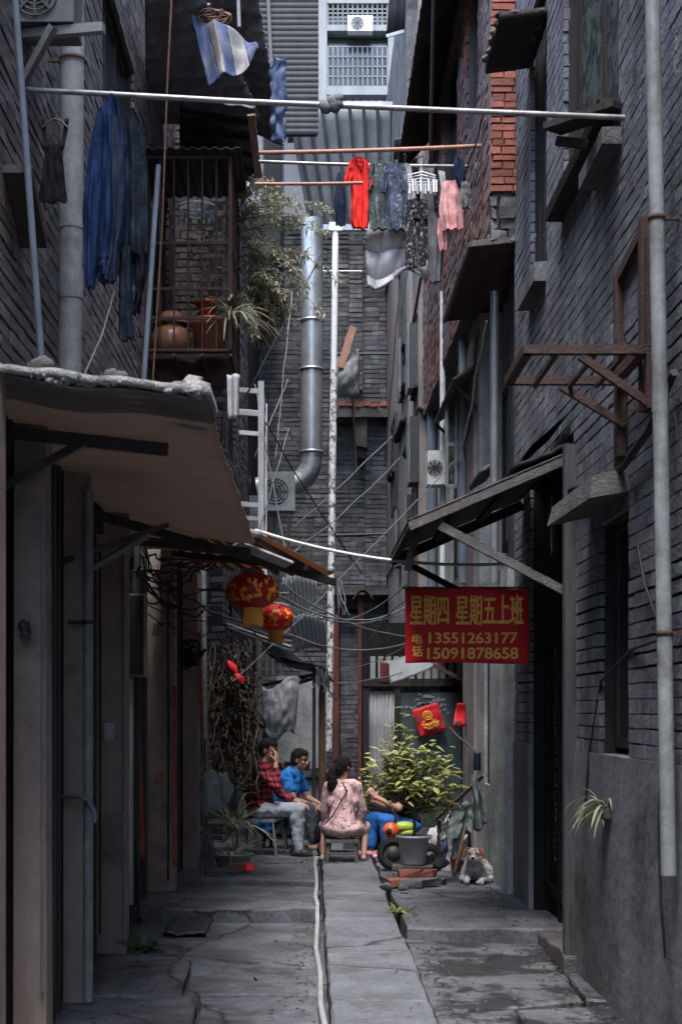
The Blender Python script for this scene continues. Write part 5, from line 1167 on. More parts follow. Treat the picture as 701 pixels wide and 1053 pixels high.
garment('pink_jacket', 'pink and white patterned jacket, brightest of the laundry at the right end', 'jacket', [(187,455,476),(196,453,478),(215,451,478),(236,455,477)], 13.4, M['pinkcl'], .04, .016, 4, 16, LG)
garment('grey_skirt', 'grey dress hanging between the quilt and the pink jacket', 'dress', [(172,438,450),(190,437,453),(225,438,455),(262,440,456),(290,441,454)], 13.6, M['greycl'], .04, .016, 4, 18, LG)
garment('dark_red_cloth', 'dark red and white cloth hanging below the pink jacket', 'cloth', [(225,450,461),(240,449,462),(258,452,460)], 13.5, M['pinkcl'], .03, .014, 3, 19, LG)
garment('navy_cap_shirt', 'small navy garment at the far right end of the laundry pole', 'shirt', [(160,468,473),(170,466,478),(182,467,479),(191,471,477)], 13.35, M['navy'], .04, .016, 3, 21, LG)
garment('thin_scarf', 'thin pale scarf with dark spots hanging between the grey dress and the pink jacket', 'scarf', [(168,446,449),(190,445,451),(215,446,452)], 13.55, M['bwpattern'], .02, .01, 3, 23, LG)
c = W(433,184,13.45); t = thing('peg_hanger', 'white plastic peg hanger crowded with pegs on the laundry pole', 'hanger', c)
w = MB()
for k in range(5): w.tube([c+V((-.13,.0,-.02*k+.03)), c+V((0,-.06+.03*k,-.02*k+.045)), c+V((.13,.0,-.02*k+.03))], .006, 5)
build(w, 'rack', M['white'], t)
for k in range(12):
    q = c+V((-.13+.024*k, rj(.05), -.07)); w = MB(); w.box(q.x-.008,q.x+.008,q.y-.005,q.y+.005,q.z-.06,q.z+.05); build(w, 'peg', M['white'] if k % 3 else M['palecl'], t)
w = MB(); w.tube([c+V((0,0,.05)), c+V((0,0,.2))], .005, 5); build(w, 'hook', M['white'], t)

# ---------------------------------------------------------------- plants
def leaf(mb, p, d, L, w, up=(0,0,1), bend=.25, mi=0):
    p = V(p); d = V(d).normalized(); u = V(up); s = d.cross(u)
    if s.length < .05: s = d.orthogonal()
    s.normalize(); n = s.cross(d)
    m1 = p+d*L*.35+n*L*.06; tip = p+d*L-n*L*bend; m2 = p+d*L*.72-n*L*bend*.4
    mb.add([p, m1+s*w*.5-n*w*.12, m1, m1-s*w*.5-n*w*.12, m2+s*w*.33-n*w*.1, m2, m2-s*w*.33-n*w*.1, tip],
           [(0,1,2),(0,2,3),(1,4,5,2),(2,5,6,3),(4,7,5),(5,7,6)], mi, False)
def blade(mb, p, d, L, w, droop=.6, n=7, mi=0):
    p = V(p); d = V(d).normalized(); s = d.cross(V((0,0,1)))
    if s.length < .05: s = V((1,0,0))
    s.normalize(); pts = []; q = p.copy(); dd = d.copy()
    for i in range(n+1):
        pts.append(q.copy()); q = q + dd*L/n; dd = (dd + V((0,0,-droop/n*1.6))).normalized()
    vs = []
    for i, q in enumerate(pts):
        k = w*.5*math.sin(math.pi*min(.97, .12+.86*i/n)); vs += [q+s*k, q-s*k+V((0,0,.0))]
    mb.add(vs, [(2*i,2*i+1,2*i+3,2*i+2) for i in range(n)], mi, True)
def rdir(zmin=-.5, zmax=.8):
    a = R.uniform(0, 2*math.pi); z = R.uniform(zmin, zmax); r = math.sqrt(max(0, 1-z*z)); return V((r*math.cos(a), r*math.sin(a), z))
def branchy(wood, leaves, base, tips, r0, nleaf, L, wd, spread=.12, along=.45):
    for tip in tips:
        tip = V(tip); mid = base.lerp(tip, .5)+V((rj(.05),rj(.05),rj(.03))); pts = [base, base.lerp(mid,.5)+V((rj(.015),rj(.015),0)), mid, mid.lerp(tip,.5)+V((rj(.02),rj(.02),0)), tip]
        wood.tube(pts, [r0, r0*.8, r0*.6, r0*.4, r0*.2], 5)
        for k in range(nleaf):
            t = along+(1-along)*R.random()**.7; p = base.lerp(tip, t) if t < .5 else mid.lerp(tip, (t-.5)*2)
            p = p+V((rj(spread),rj(spread),rj(spread)))*R.random(); d = rdir(-.6,.5); d = (d+(tip-base).normalized()*.4).normalized()
            leaf(leaves, p, d, L*R.uniform(.6,1.25), wd*R.uniform(.7,1.2), bend=R.uniform(.1,.45))
# potted bush
ZP = 13.7
pc = W(425, 889, ZP); pz = pc.z
t = thing('potted_bush', 'tall leafy yellow green bush in a pale grey pot on bricks', 'potted plant', pc)
w = MB(); w.lathe([(0,0),(.105,0),(.115,.02),(.145,.25),(.165,.25),(.168,.275),(.15,.275),(.14,.25),(0,.235)], pc, 32); build(w, 'pot', M['greypot'], t)
wood, lv = MB(), MB(); base = pc+V((0,0,.22))
tips = [W(x, y, ZP+rj(.22)) for x, y in ((410,733),(404,748),(416,752),(400,765),(412,768),(428,770),(440,768),(392,772),(383,780),(396,785),(410,787),(425,785),(440,784),(378,793),(388,800),(404,803),(420,802),(447,778),
        (432,800),(462,778),(468,792),(458,800),(470,808),(452,815),(462,826),(418,818),(432,822),(440,832))]
hub = base+V((0,0,.28)); wood.tube([base, base.lerp(hub,.5)+V((.012,0,0)), hub], [.018,.016,.014], 7)
branchy(wood, lv, hub, tips, .011, 27, .105, .060, .12, .36)
for k in range(24): leaf(lv, base+V((rj(.1),rj(.1),.02)), rdir(.0,.7), .07, .045)
build(wood, 'stem', M['bark'], t); build(lv, 'leaves', M['leafg'], t)
# low bush behind the woman
bc = V((W(378,0,17.5).x, 17.6, .05)); t = thing('bush', 'low yellow green bush between the floral dress and the potted bush', 'bush', bc)
wood, lv = MB(), MB(); branchy(wood, lv, bc, [W(x,y,17.5+rj(.2)) for x,y in ((372,796),(381,800),(390,806),(377,812),(386,818),(394,824),(370,815),(396,812))], .01, 40, .07, .045, .1, .3)
build(wood, 'stem', M['bark'], t); build(lv, 'leaves', M['leafg'], t)
# bricks and stones under the pot
bl = [(404,895,13.5,'dark'),(412,900,13.35,'grey'),(420,894,13.55,'red'),(428,899,13.4,'dark'),(437,895,13.6,'red'),(446,900,13.5,'dark'),(441,904,13.3,'grey'),(409,906,13.25,'red'),(424,907,13.2,'grey')]
lab = ['dark broken brick at the left end of the pile under the grey pot','grey brick in front under the left of the grey pot','reddish brick right under the middle of the grey pot','dark brick in the middle of the pile under the grey pot','reddish brick under the right of the grey pot','dark brick at the right end of the pile under the grey pot','grey brick lying in front of the pile on the right','reddish brick lying in front of the pile on the left','grey stone brick lying lowest in front of the pile']
for k, (x, y, Z, m) in enumerate(bl):
    c = W(x, y, Z); zb0 = .0 if k in (6,7,8) or k % 2 else .06; zb0 = 0.02 if k in (6,7,8) else (0.0+.075*(1 if k in (2,4) else 0))
    w = MB(); a = rj(.5); d = V((math.cos(a), math.sin(a), 0)); w.beam(V((c.x,Z,zb0+.04))-d*.1, V((c.x,Z,zb0+.04))+d*.1, .11, .07, j=.01)
    solo(w, 'brick', {'dark':M['stone'],'grey':M['concrete'],'red':M['redbrick']}[m], lab[k], 'brick', 'bricks under the grey pot')
w = MB(); w.beam((pc.x-.2,ZP,pz-.02),(pc.x+.17,ZP-.03,pz-.02),.26,.035,j=.008); solo(w, 'stone_slab', M['stone'], 'flat dark slab between the bricks and the grey pot', 'slab')
for k, (x, y, Z, r, lb) in enumerate(((398,912,13.2,.045,'rounded grey stone left of the brick pile'), (414,913,12.9,.035,'small stone in front of the brick pile'), (446,888,13.9,.09,'brown stone at the right side of the grey pot'))):
    q = W(x, y, Z); q.z = max(q.z, r*.5-.10 if Z < 10.8 else r*.6); w = MB(); w.ell(q, (r*1.35, r*1.1, r*.8), 18, 12)
    w.v = [(a+nz(a*14,b*14,c*14)*r*.7, b+nz(b*14,c*14,a*14+3)*r*.6, c+nz(c*14,a*14,b*14)*r*.6) for a,b,c in w.v]; w.v = [(a+nz(a*45,b*45,c*45)*r*.16, b+nz(b*45,c*45,a*45)*r*.16, c+nz(c*45,a*45,b*45)*r*.16) for a,b,c in w.v]; solo(w, 'stone', M['concrete'] if k in (0,3,4) else M['stone'], lb, 'stone')
# wispy plant hanging off the cage
hc = W(250, 300, 15.3); t = thing('hanging_plant', 'large wispy grey green plant spilling out beside the window cage', 'plant', hc)
wood, lv = MB(), MB()
sprays = [((246,230),(318,228)),((246,225),(300,205)),((245,215),(285,192)),((248,210),(270,188)),((246,240),(335,240)),((250,250),(345,285)),((248,255),(318,292)),((250,262),(330,322)),((248,268),(305,330)),((246,262),(285,340)),
          ((244,250),(275,258)),((244,240),(262,215)),((250,290),(312,262)),((246,280),(290,300)),((250,220),(340,218)),((244,300),(262,345)),((246,300),(300,315))]
for (a, b) in sprays:
    p0, p1 = W(a[0], a[1], 15.4), W(b[0], b[1], 15.1+rj(.5)); pts = arc(p0, p1, -.10, 10, .03, b[0]); wood.tube(pts, [.008-.0006*i for i in range(11)], 4)
    for i in range(2, 11):
        for k in range(15):
            p = pts[i]+V((rj(.04),rj(.04),rj(.04))); leaf(lv, p, rdir(-.7,.6)+(p1-p0).normalized()*.7, R.uniform(.05,.11), R.uniform(.014,.024), bend=.2)
for k in range(1000):
    c = W(R.gauss(262,15), R.uniform(192,320), 15.4+rj(.3)); leaf(lv, c, rdir(-.8,.6), R.uniform(.05,.1), R.uniform(.014,.024), bend=.2)
build(wood, 'stem', M['drystem'], t); build(lv, 'leaves', M['leafgrey'], t)
w = MB()
for k in range(46):
    x = R.gauss(268,8); a = W(x, R.uniform(240,300), 15.6); b = W(x+R.uniform(-4,16), R.uniform(320,362), 15.6); w.tube(arc(a, b, .0, 8, .05, k), .005, 4)
build(w, 'dry_strands', M['drystem'], t)
def spider(name, label, c, n, L, wd, m, zmin=.1, zmax=.9, droop=.9, bias=V((0,0,0)), group=None, pot=None):
    c = V(c); t = thing(name, label, 'plant', c, group); w = MB()
    for k in range(n):
        d = rdir(zmin, zmax)+bias; blade(w, c+V((rj(.03),rj(.03),rj(.02))), d, L*R.uniform(.6,1.15), wd*R.uniform(.7,1.2), droop*R.uniform(.6,1.3))
    build(w, 'leaves', m, t)
    if pot: pot(t, c)
    return t
spider('spider_plant', 'spider plant arching out of the right corner of the window cage', W(238,325,14.2), 46, .52, .028, M['leafgrey'], -.2, .8, 1.0, V((.5,-.1,0)))
spider('spider_plant', 'leafy plant behind the terracotta pot inside the cage', W(212,318,14.5), 30, .36, .026, M['leafd'], .1, .9, 1.0)
spider('spider_plant', 'pale spider plant growing out of the right house wall', (1.74, 8.7, 1.05), 40, .27, .017, M['leafgrey'], -.3, .8, 1.3, V((-.9,0,.15)))
spider('fern', 'small fern growing in the crack beside the path', (.69, 11.75, .0), 18, .17, .04, M['leafg'], .2, .8, .7, V((-.1,-.2,0)))
spider('weeds', 'dark weeds growing at the foot of the third shop pillar', (-1.22, 10.6, -.12), 26, .22, .035, M['leafd'], .2, .9, .8)
spider('potted_plant', 'striped leaf plant growing behind the checked shirt beside the shops', W(240,850,15.4), 44, .62, .035, M['leafgrey'], .25, .95, .9)
spider('potted_plant', 'tall strap leaf plant under the withered vines', W(247,812,16.2), 30, .55, .04, M['leafd'], .1, .9, 1.0)
t = thing('dry_vine', 'mass of black withered vines hanging under the red ornament', 'vine', W(243,700,15.6)); wood, lv = MB(), MB()
for k in range(46):
    x = R.gauss(241,9); a = W(x, R.uniform(655,700), 15.6+rj(.25)); b = W(x+rj(8), R.uniform(750,815), 15.5+rj(.25)); pts = arc(a, b, .0, 10, .07, k*2.); wood.tube(pts, .006, 4)
    for p in pts:
        for q in range(4): leaf(lv, p+V((rj(.05),rj(.05),rj(.03))), rdir(-.9,.3), R.uniform(.05,.09), R.uniform(.025,.045))
build(wood, 'stem', M['drystem'], t); build(lv, 'leaves', M['leafblack'], t)
# grey basin with the strap plant
c = W(239,884,14.7); c.z = .06
lathe_thing('basin', 'wide grey basin on the ground beside the metal chair', 'basin', [(0,0),(.15,0),(.19,.11),(.205,.115),(.205,.125),(.185,.125),(.15,.03),(0,.03)], c, M['greypot'])
spider('potted_plant', 'thin leafed plant standing in the grey basin', c+V((0,0,.05)), 26, .5, .022, M['leafgrey'], .35, .95, .7)
for k,(x,y,Z,m,lb) in enumerate(((245,897,14.3,'redbrick','red brown brick lying in front of the grey basin'),(233,900,14.1,'stone','dark brick lying left of the red one at the basin'),(222,902,13.9,'stone','dark flat brick at the edge of the left step'))):
    q = W(x,y,Z); w = MB(); w.beam((q.x-.1,Z,.085),(q.x+.1,Z+.03,.085),.11,.07,j=.01); solo(w,'brick',M[m],lb,'brick')
q = W(252,896,14.15); w = MB(); w.sheet(lambda u,v: V((q.x+.0+.09*u, 14.1+.05*v, .07+.09*v*(1-.4*u))), 4, 4, .012); solo(w, 'red_scrap', M['redpaper'], 'bright red scrap lying in front of the brick at the basin', 'scrap')
# plastic bags
def lump_thing(name, label, cat, c, r, m, amp=.5, fr=9, seed=0, smooth=True):
    w = MB(); w.ell((0,0,0), (1,1,1), 26, 18); vs = []
    for a,b,d in w.v:
        k = 1+amp*nz(a*1.7+seed,b*1.7,d*1.7)+.35*amp*abs(nz(a*4+seed,b*4,d*4)); vs.append((c[0]+a*r[0]*k, c[1]+b*r[1]*k, c[2]+d*r[2]*k))
    w.v = vs; return solo(w, name, m, label, cat)
lump_thing('plastic_bag', 'stuffed clear plastic bag hanging on the corner of the last shop pillar', 'plastic bag', W(215,815,14.2), (.11,.10,.19), M['bagplastic'], .45, seed=3)
lump_thing('plastic_bag', 'second grey plastic bag hanging behind the stuffed clear one', 'plastic bag', W(230,812,14.6), (.08,.08,.15), M['bagplastic'], .5, seed=8)
t = thing('mop', 'grey string mop hanging upside down below the plastic bags', 'mop', W(213,890,14.3)); w = MB()
for k in range(46):
    a = W(213+rj(4), 852, 14.3); b = W(213+rj(9), 886+rj(8), 14.3+rj(.06)); w.tube(arc(a,b,0,5,.02,k), .007, 4)
build(w, 'strings', M['greycl'], t); w = MB(); w.tube([W(213,854,14.3), W(211,760,14.3)], .012, 6); build(w, 'handle', M['greywood'], t)

garment('dark_vest', 'black vest hanging between the flower print blouse and the peg hanger', 'vest', [(171,420,430),(180,419,431),(205,419,432),(228,420,432)], 13.62, M['blackcl'], .04, .016, 4, 31, LG)
garment('white_shirt', 'small white shirt hanging between the peg hanger and the pink jacket', 'shirt', [(177,446,457),(186,445,458),(205,446,458),(222,447,457)], 13.65, M['palecl'], .04, .016, 4, 33, LG)
garment('brown_shorts', 'brown shorts hanging right of the pink jacket', 'shorts', [(188,474,482),(200,473,484),(214,473,484)], 13.3, M['greycl'], .04, .016, 3, 35, LG)
# twigs and leaves inside the cage
wood, lv = MB(), MB(); cc = W(215,300,14.8)
branchy(wood, lv, cc, [W(x,y,14.8+rj(.4)) for x,y in ((190,240),(200,260),(210,235),(222,250),(228,275),(216,285),(196,290),(232,232),(205,215))], .008, 26, .06, .03, .09, .3)
t = thing('cage_plant', 'straggly dry plant climbing inside the window cage above the pots', 'plant', cc); build(wood, 'stem', M['drystem'], t); build(lv, 'leaves', M['leafgrey'], t)
# dark lumps standing in for the shaded niche behind the wall plant
w = MB(); lumps(w, (1.755,8.64,1.0), (1.755,8.78,1.07), .035, 9, .02); solo(w, 'niche_shade_lumps', M['soil'], 'dark lumps standing in for the shaded wall hole where the pale spider plant grows', 'niche shade')
# ---------------------------------------------------------------- bodies grown as one surface
def cap(mb, p0, r0, p1, r1, seg=14):
    p0, p1 = V(p0), V(p1); d = p1-p0; L = d.length; d.normalize(); pts = []; rs = []
    for k in range(5): a = -math.pi/2+math.pi/2*k/4; pts.append(p0+d*r0*math.sin(a)); rs.append(max(.0006, r0*math.cos(a)))
    for k in range(1,4): pts.append(p0.lerp(p1,k/4)); rs.append(r0+(r1-r0)*k/4)
    for k in range(5): a = math.pi/2*k/4; pts.append(p1+d*r1*math.sin(a)); rs.append(max(.0006, r1*math.cos(a)))
    mb.tube(pts, rs, seg)
def fuse(mb, name, m, parent, voxel, T, smooth=6, wrinkle=0., wf=9., org=None):
    # union of the shapes as one closed surface
    me = bpy.data.meshes.new(name); me.from_pydata([tuple(T @ V(p)) for p in mb.v], [], mb.f); me.update()
    ob = bpy.data.objects.new(name+'_raw', me); C.objects.link(ob)
    md = ob.modifiers.new('r', 'REMESH'); md.mode = 'VOXEL'; md.voxel_size = voxel
    if smooth: ms = ob.modifiers.new('s', 'SMOOTH'); ms.iterations = smooth; ms.factor = .5
    dg = bpy.context.evaluated_depsgraph_get(); e = ob.evaluated_get(dg); m2 = bpy.data.meshes.new_from_object(e)
    w = MB(); nv = [v.co.copy() for v in m2.vertices]
    if wrinkle:
        ns = [v.normal.copy() for v in m2.vertices]
        nv = [p+n*(wrinkle*(nz(p.x*wf,p.y*wf,p.z*wf)+.6*nz(p.x*wf*2.3,p.y*wf*2.3,p.z*wf*2.3+5))) for p, n in zip(nv, ns)]
    w.add(nv, [tuple(f.vertices) for f in m2.polygons], 0, True)
    bpy.data.objects.remove(ob); bpy.data.meshes.remove(me); bpy.data.meshes.remove(m2)
    return build(w, name, m, parent, org)
def hand(mb, wrist, d, palm, k=1., curl=.5, side=1):
    # palm with four unequal bent fingers and a thumb off its side; d = pointing direction, palm = palm normal
    wr = V(wrist); d = V(d).normalized(); n = V(palm); n = (n-d*n.dot(d)).normalized(); s = d.cross(n).normalized()*side
    for q in (-.026,-.009,.009,.026): cap(mb, wr+d*.01*k+s*q*.6*k, .016*k, wr+d*.085*k+s*q*k, .0125*k, 8)
    for q, L in zip((.029,.0098,-.0098,-.029), (.066,.075,.07,.055)):
        b = wr+d*.088*k+s*q*k*1.05; a1 = curl; p = b; dd = d
        for i, f in enumerate((.45,.32,.25)):
            dd = (dd*math.cos(a1*(.5+.3*i))+n*math.sin(a1*(.5+.3*i))).normalized(); e = p+dd*L*f*k; cap(mb, p, (.0095-.0008*i)*k, e, (.0088-.0009*i)*k, 8); p = e
    b = wr+d*.025*k+s*.03*k; e = b+(d*.5+s*.75+n*.35).normalized()*.042*k; cap(mb, b, .014*k, e, .0105*k, 8)
    e2 = e+(d*.85+s*.25+n*.45).normalized()*.034*k; cap(mb, e, .0105*k, e2, .0085*k, 8)
def head(mb, c, fwd, up, k=1.):
    # returns face points; skull, jaw, nose, brow, ears, lips
    c = V(c); f = V(fwd).normalized(); u = V(up); u = (u-f*u.dot(f)).normalized(); s = u.cross(f)
    rot = Matrix((f, s, u)).transposed()
    def P(a,b,d): return c+f*a*k+s*b*k+u*d*k
    mb.ell(P(-.012,0,.028), (.098*k,.077*k,.092*k), 24, 16, 0, rot)
    mb.ell(P(.018,0,-.035), (.070*k,.060*k,.078*k), 20, 14, 0, rot)
    mb.ell(P(.046,0,-.092), (.030*k,.030*k,.022*k), 12, 8, 0, rot)
    cap(mb, P(.080,0,.012), .010*k, P(.100,0,-.030), .0145*k, 10)
    for b in (-1,1):
        mb.ell(P(.094,.012*b,-.032), (.010*k,.010*k,.008*k), 8, 6, 0, rot)
        cap(mb, P(.076,.014*b,.028), .012*k, P(.064,.046*b,.028), .012*k, 8)
        mb.ell(P(.060,.042*b,-.022), (.022*k,.02*k,.018*k), 10, 8, 0, rot)
        mb.ell(P(-.008,.077*b,-.008), (.020*k,.010*k,.033*k), 10, 8, 0, rot)
    cap(mb, P(.082,-.020,-.062), .0085*k, P(.082,.020,-.062), .0085*k, 8); cap(mb, P(.078,-.018,-.073), .0095*k, P(.078,.018,-.073), .0095*k, 8)
    return P, rot
def face_bits(parent, P, rot, T, k=1.):
    for b in (-1,1):
        w = MB(); w.ell(P(.078,.030*b,.006), (.008*k,.014*k,.0075*k), 10, 8, 0, rot); w.v = [tuple(T @ V(p)) for p in w.v]; build(w, 'eye', M['hair'], parent)
        w = MB(); w.tube([P(.088,.014*b,.024), P(.086,.030*b,.029), P(.072,.048*b,.024)], [.004*k,.005*k,.003*k], 6); w.v = [tuple(T @ V(p)) for p in w.v]; build(w, 'eyebrow', M['hair'], parent)
    w = MB(); w.tube([P(.086,-.022,-.068), P(.092,0,-.067), P(.086,.022,-.068)], [.003*k,.004*k,.003*k], 6); w.v = [tuple(T @ V(p)) for p in w.v]; build(w, 'lips', M['lips'], parent)
def strands(h, t, n=900, L=.035):      # loose hair ends over the hair mass
    off = ORG[t.name]; ps = [p for p in h.data.polygons]; R.shuffle(ps); w = MB()
    for p in ps[:n]:
        c = p.center+off; d = (p.normal*.30+V((rj(.35),rj(.35),-.75))).normalized(); s_ = d.cross(p.normal)
        if s_.length < .05: continue
        s_ = s_.normalized()*.0028; q = c+p.normal*.002; w.add([q+s_, q-s_, q+d*L*R.uniform(.5,1.2)], [(0,1,2)])
    build(w, 'strands', M['hair'], h)
    return h
M['lips'] = mat('lips', (.22,.075,.065), .6, .1, 5, bump=0)
# checked shirt: woven check from crossing bands
def plaid():
    m = mat('checked_shirt_cloth', (.30,.035,.045), .9, .2, 8, bump=.25); nt = m.node_tree; N, L = nt.nodes, nt.links; b = N['Principled BSDF']
    tc = N.new('ShaderNodeTexCoord'); sx = N.new('ShaderNodeSeparateXYZ'); L.new(tc.outputs['Object'], sx.inputs[0])
    def band(sock, sc_, wid):
        a = N.new('ShaderNodeMath'); a.operation = 'MULTIPLY'; a.inputs[1].default_value = sc_; L.new(sock, a.inputs[0])
        f = N.new('ShaderNodeMath'); f.operation = 'FRACT'; L.new(a.outputs[0], f.inputs[0])
        g = N.new('ShaderNodeMath'); g.operation = 'LESS_THAN'; g.inputs[1].default_value = wid; L.new(f.outputs[0], g.inputs[0]); return g.outputs[0]
    ad = N.new('ShaderNodeMath'); ad.operation = 'ADD'; L.new(sx.outputs['X'], ad.inputs[0]); L.new(sx.outputs['Y'], ad.inputs[1])
    h = band(sx.outputs['Z'], 15, .45); v = band(ad.outputs[0], 15, .45)
    su = N.new('ShaderNodeMath'); su.operation = 'ADD'; L.new(h, su.inputs[0]); L.new(v, su.inputs[1])
    r = N.new('ShaderNodeValToRGB'); e = r.color_ramp.elements; e[0].position = 0; e[0].color = (.34,.035,.05,1); e[1].position = 1; e[1].color = (.012,.010,.016,1); q = e.new(.5); q.color = (.12,.016,.026,1)
    hf = N.new('ShaderNodeMath'); hf.operation = 'MULTIPLY'; hf.inputs[1].default_value = .5; L.new(su.outputs[0], hf.inputs[0]); L.new(hf.outputs[0], r.inputs['Fac']); L.new(r.outputs['Color'], b.inputs['Base Color']); return m
M['plaid'] = plaid()
M['jeans'] = mat('pale_jeans', (.30,.335,.38), .9, .2, 7, bump=.3, streak=.15)
M['bluepolo'] = mat('bright_blue_cotton', (.022,.16,.46), .9, .15, 6, bump=.2)
M['darktrousers'] = mat('dark_trousers', (.055,.07,.085), .9, .2, 6, bump=.25)
M['royal'] = mat('royal_blue_cotton', (.025,.13,.42), .9, .15, 6, bump=.2)
M['dress'] = mat('pink_flower_dress', (.60,.40,.39), .9, .12, 8, bump=.25, col2=(.10,.10,.13), pscale=30, patch=.44, edge=.025)
M['pinkshoe'] = mat('pink_shoe', (.6,.3,.33), .7, .15, 6, bump=.1)

def trs(loc, heading, k=1.): return Matrix.Translation(V(loc)) @ Matrix.Rotation(rad(heading), 4, 'Z') @ Matrix.Scale(k, 4)
def tv(w, T): w.v = [tuple(T @ V(p)) for p in w.v]; return w

# --- person in the checked shirt, chin in hand, on the metal chair (local x is forward, y to the person's left)
T = trs((W(268,0,15.9).x, 15.9, .045), -14, .95)
t = thing('person', 'person in a red checked shirt and pale jeans sitting with one hand to the face', 'person', T.translation)
hip = V((0,0,.52)); chest = V((.0,0,.86)); neck = V((.045,0,1.06)); hd = V((.095,0,1.205))
b = MB(); P, rot = head(b, hd, (.96,-.20,-.20), (0.05,0,1))
cap(b, neck, .052, hd+V((-.02,0,-.05)), .052); cap(b, hip, .13, chest, .125); cap(b, chest, .12, neck+V((-.01,0,-.06)), .10)
shR, shL = V((.03,-.185,.985)), V((.03,.185,.985)); elR, elL = V((.24,-.20,.80)), V((.16,.25,.70)); wrR, wrL = V((.205,-.085,1.07)), V((.40,.17,.605))
for s_, e_, w_ in ((shR,elR,wrR),(shL,elL,wrL)): cap(b, s_, .052, e_, .04); cap(b, e_, .038, w_, .026)
hand(b, wrR, (-.03,.30,.95), (-.85,.25,-.1), 1.0, .5, 1); hand(b, wrL, (.9,-.1,-.35), (-.1,0,-1), 1.0, .35, -1)
kn = [V((.43,-.10,.535)), V((.42,.13,.53))]; an = [V((.47,-.10,.10)), V((.40,.14,.10))]
for k_, a_, s_ in ((kn[0],an[0],-1),(kn[1],an[1],1)):
    cap(b, V((.0,.09*s_,.52)), .08, k_, .058); cap(b, k_, .055, a_, .036); cap(b, a_+V((-.03,0,-.05)), .035, a_+V((.13,0,-.065)), .03)
bd = fuse(b, 'body', M['skin'], t, .0055, T, 3); face_bits(t, P, rot, T)
w = MB(); cap(w, hip+V((-.015,0,.03)), .155, chest, .152); cap(w, chest+V((.02,0,0)), .145, V((.02,0,.985)), .125); cap(w, V((.0,-.15,1.0)), .07, V((0,.15,1.0)), .07); w.ell(V((.02,0,1.03)), (.085,.10,.05), 14, 8)
w.ell(hip+V((.0,0,.02)), (.165,.185,.10), 16, 10)
for s_, e_, w_ in ((shR,elR,wrR),(shL,elL,wrL)): cap(w, s_, .078, e_, .062); cap(w, e_, .060, e_.lerp(w_,.68), .046)
fuse(w, 'shirt', M['plaid'], t, .010, T, 3, .018, 12)
w = MB(); w.ell(V((.0,0,.51)), (.16,.18,.105), 16, 10)
for k_, a_, s_ in ((kn[0],an[0],-1),(kn[1],an[1],1)): cap(w, V((.02,.09*s_,.515)), .098, k_, .078); cap(w, k_, .076, k_.lerp(a_,.55), .066); cap(w, k_.lerp(a_,.5), .067, a_+V((0,0,.0)), .062)
fuse(w, 'trousers', M['jeans'], t, .010, T, 3, .016, 10)
def hairdo(parent, P, rot, T, k=1., back=.0, m='hair'):
    w = MB(); w.ell(P(-.028,0,.045), (.100*k,.088*k,.092*k), 20, 14, 0, rot); w.ell(P(-.05,0,-.005), (.072*k,.082*k,.085*k), 18, 12, 0, rot); w.ell(P(.03,0,.085), (.06*k,.066*k,.042*k), 14, 10, 0, rot)
    return w
w = hairdo(t, P, rot, T); strands(fuse(w, 'hair', M['hair'], t, .007, T, 2, .006, 40), t)
for a_ in an: 
    w = MB(); cap(w, a_+V((-.045,0,-.060)), .043, a_+V((.14,0,-.070)), .036); w.v = [(x,y,max(z,.002)) for x,y,z in w.v]; fuse(w, 'shoe', M['rubber'], t, .008, T, 3)
# the metal chair
tc_ = thing('metal_chair', 'pale grey tube chair carrying the person in the checked shirt', 'chair', T.translation)
def ch(nm, shapes, m):
    w = MB()
    for s_ in shapes: w.tube(s_, .014, 8)
    build(tv(w, T), nm, m, tc_)
for y in (-.2,.2):
    ch('back_leg', [[(-.24,y,0),(-.20,y,.42),(-.25,y,.95)]], M['pvc']); ch('front_leg', [[(.24,y,0),(.20,y,.41)]], M['pvc'])
ch('back_rail', [[(-.25,-.2,.95),(-.25,.2,.95)],[(-.235,-.2,.75),(-.235,.2,.75)]], M['pvc'])
w = MB(); w.box(-.22,.23,-.22,.22,.40,.43); build(tv(w, T), 'seat', M['pvc'], tc_)

# --- man in the blue polo shirt
T = trs((W(288,0,16.7).x, 16.7, .045), -22, .95)
t = thing('person', 'man in a bright blue polo shirt sitting with clasped hands beside the checked shirt', 'person', T.translation)
hip = V((0,0,.42)); chest = V((.10,0,.74)); neck = V((.20,0,.95)); hd = V((.265,0,1.07))
b = MB(); P, rot = head(b, hd, (.97,-.10,-.16), (.1,0,1))
cap(b, neck, .054, hd+V((-.02,0,-.05)), .054); cap(b, hip, .13, chest, .13); cap(b, chest, .125, neck+V((-.03,0,-.07)), .10)
shR, shL = V((.15,-.19,.88)), V((.15,.19,.88)); elR, elL = V((.27,-.22,.60)), V((.27,.22,.60)); wrR, wrL = V((.47,-.05,.53)), V((.475,.04,.555))
for s_, e_, w_ in ((shR,elR,wrR),(shL,elL,wrL)): cap(b, s_, .055, e_, .043); cap(b, e_, .041, w_, .028)
hand(b, wrR, (.75,.35,-.45), (-.2,.6,-.5), 1.0, .6, -1); hand(b, wrL, (.75,-.35,-.45), (-.2,-.6,-.5), 1.0, .6, 1)
kn = [V((.42,-.13,.50)), V((.40,.15,.49))]; an = [V((.47,-.10,.09)), V((.40,.14,.09))]
for k_, a_, s_ in ((kn[0],an[0],-1),(kn[1],an[1],1)):
    cap(b, V((.0,.09*s_,.42)), .08, k_, .06); cap(b, k_, .055, a_, .036); cap(b, a_+V((-.03,0,-.05)), .034, a_+V((.15,0,-.065)), .028)
fuse(b, 'body', M['skin'], t, .0055, T, 3); face_bits(t, P, rot, T)
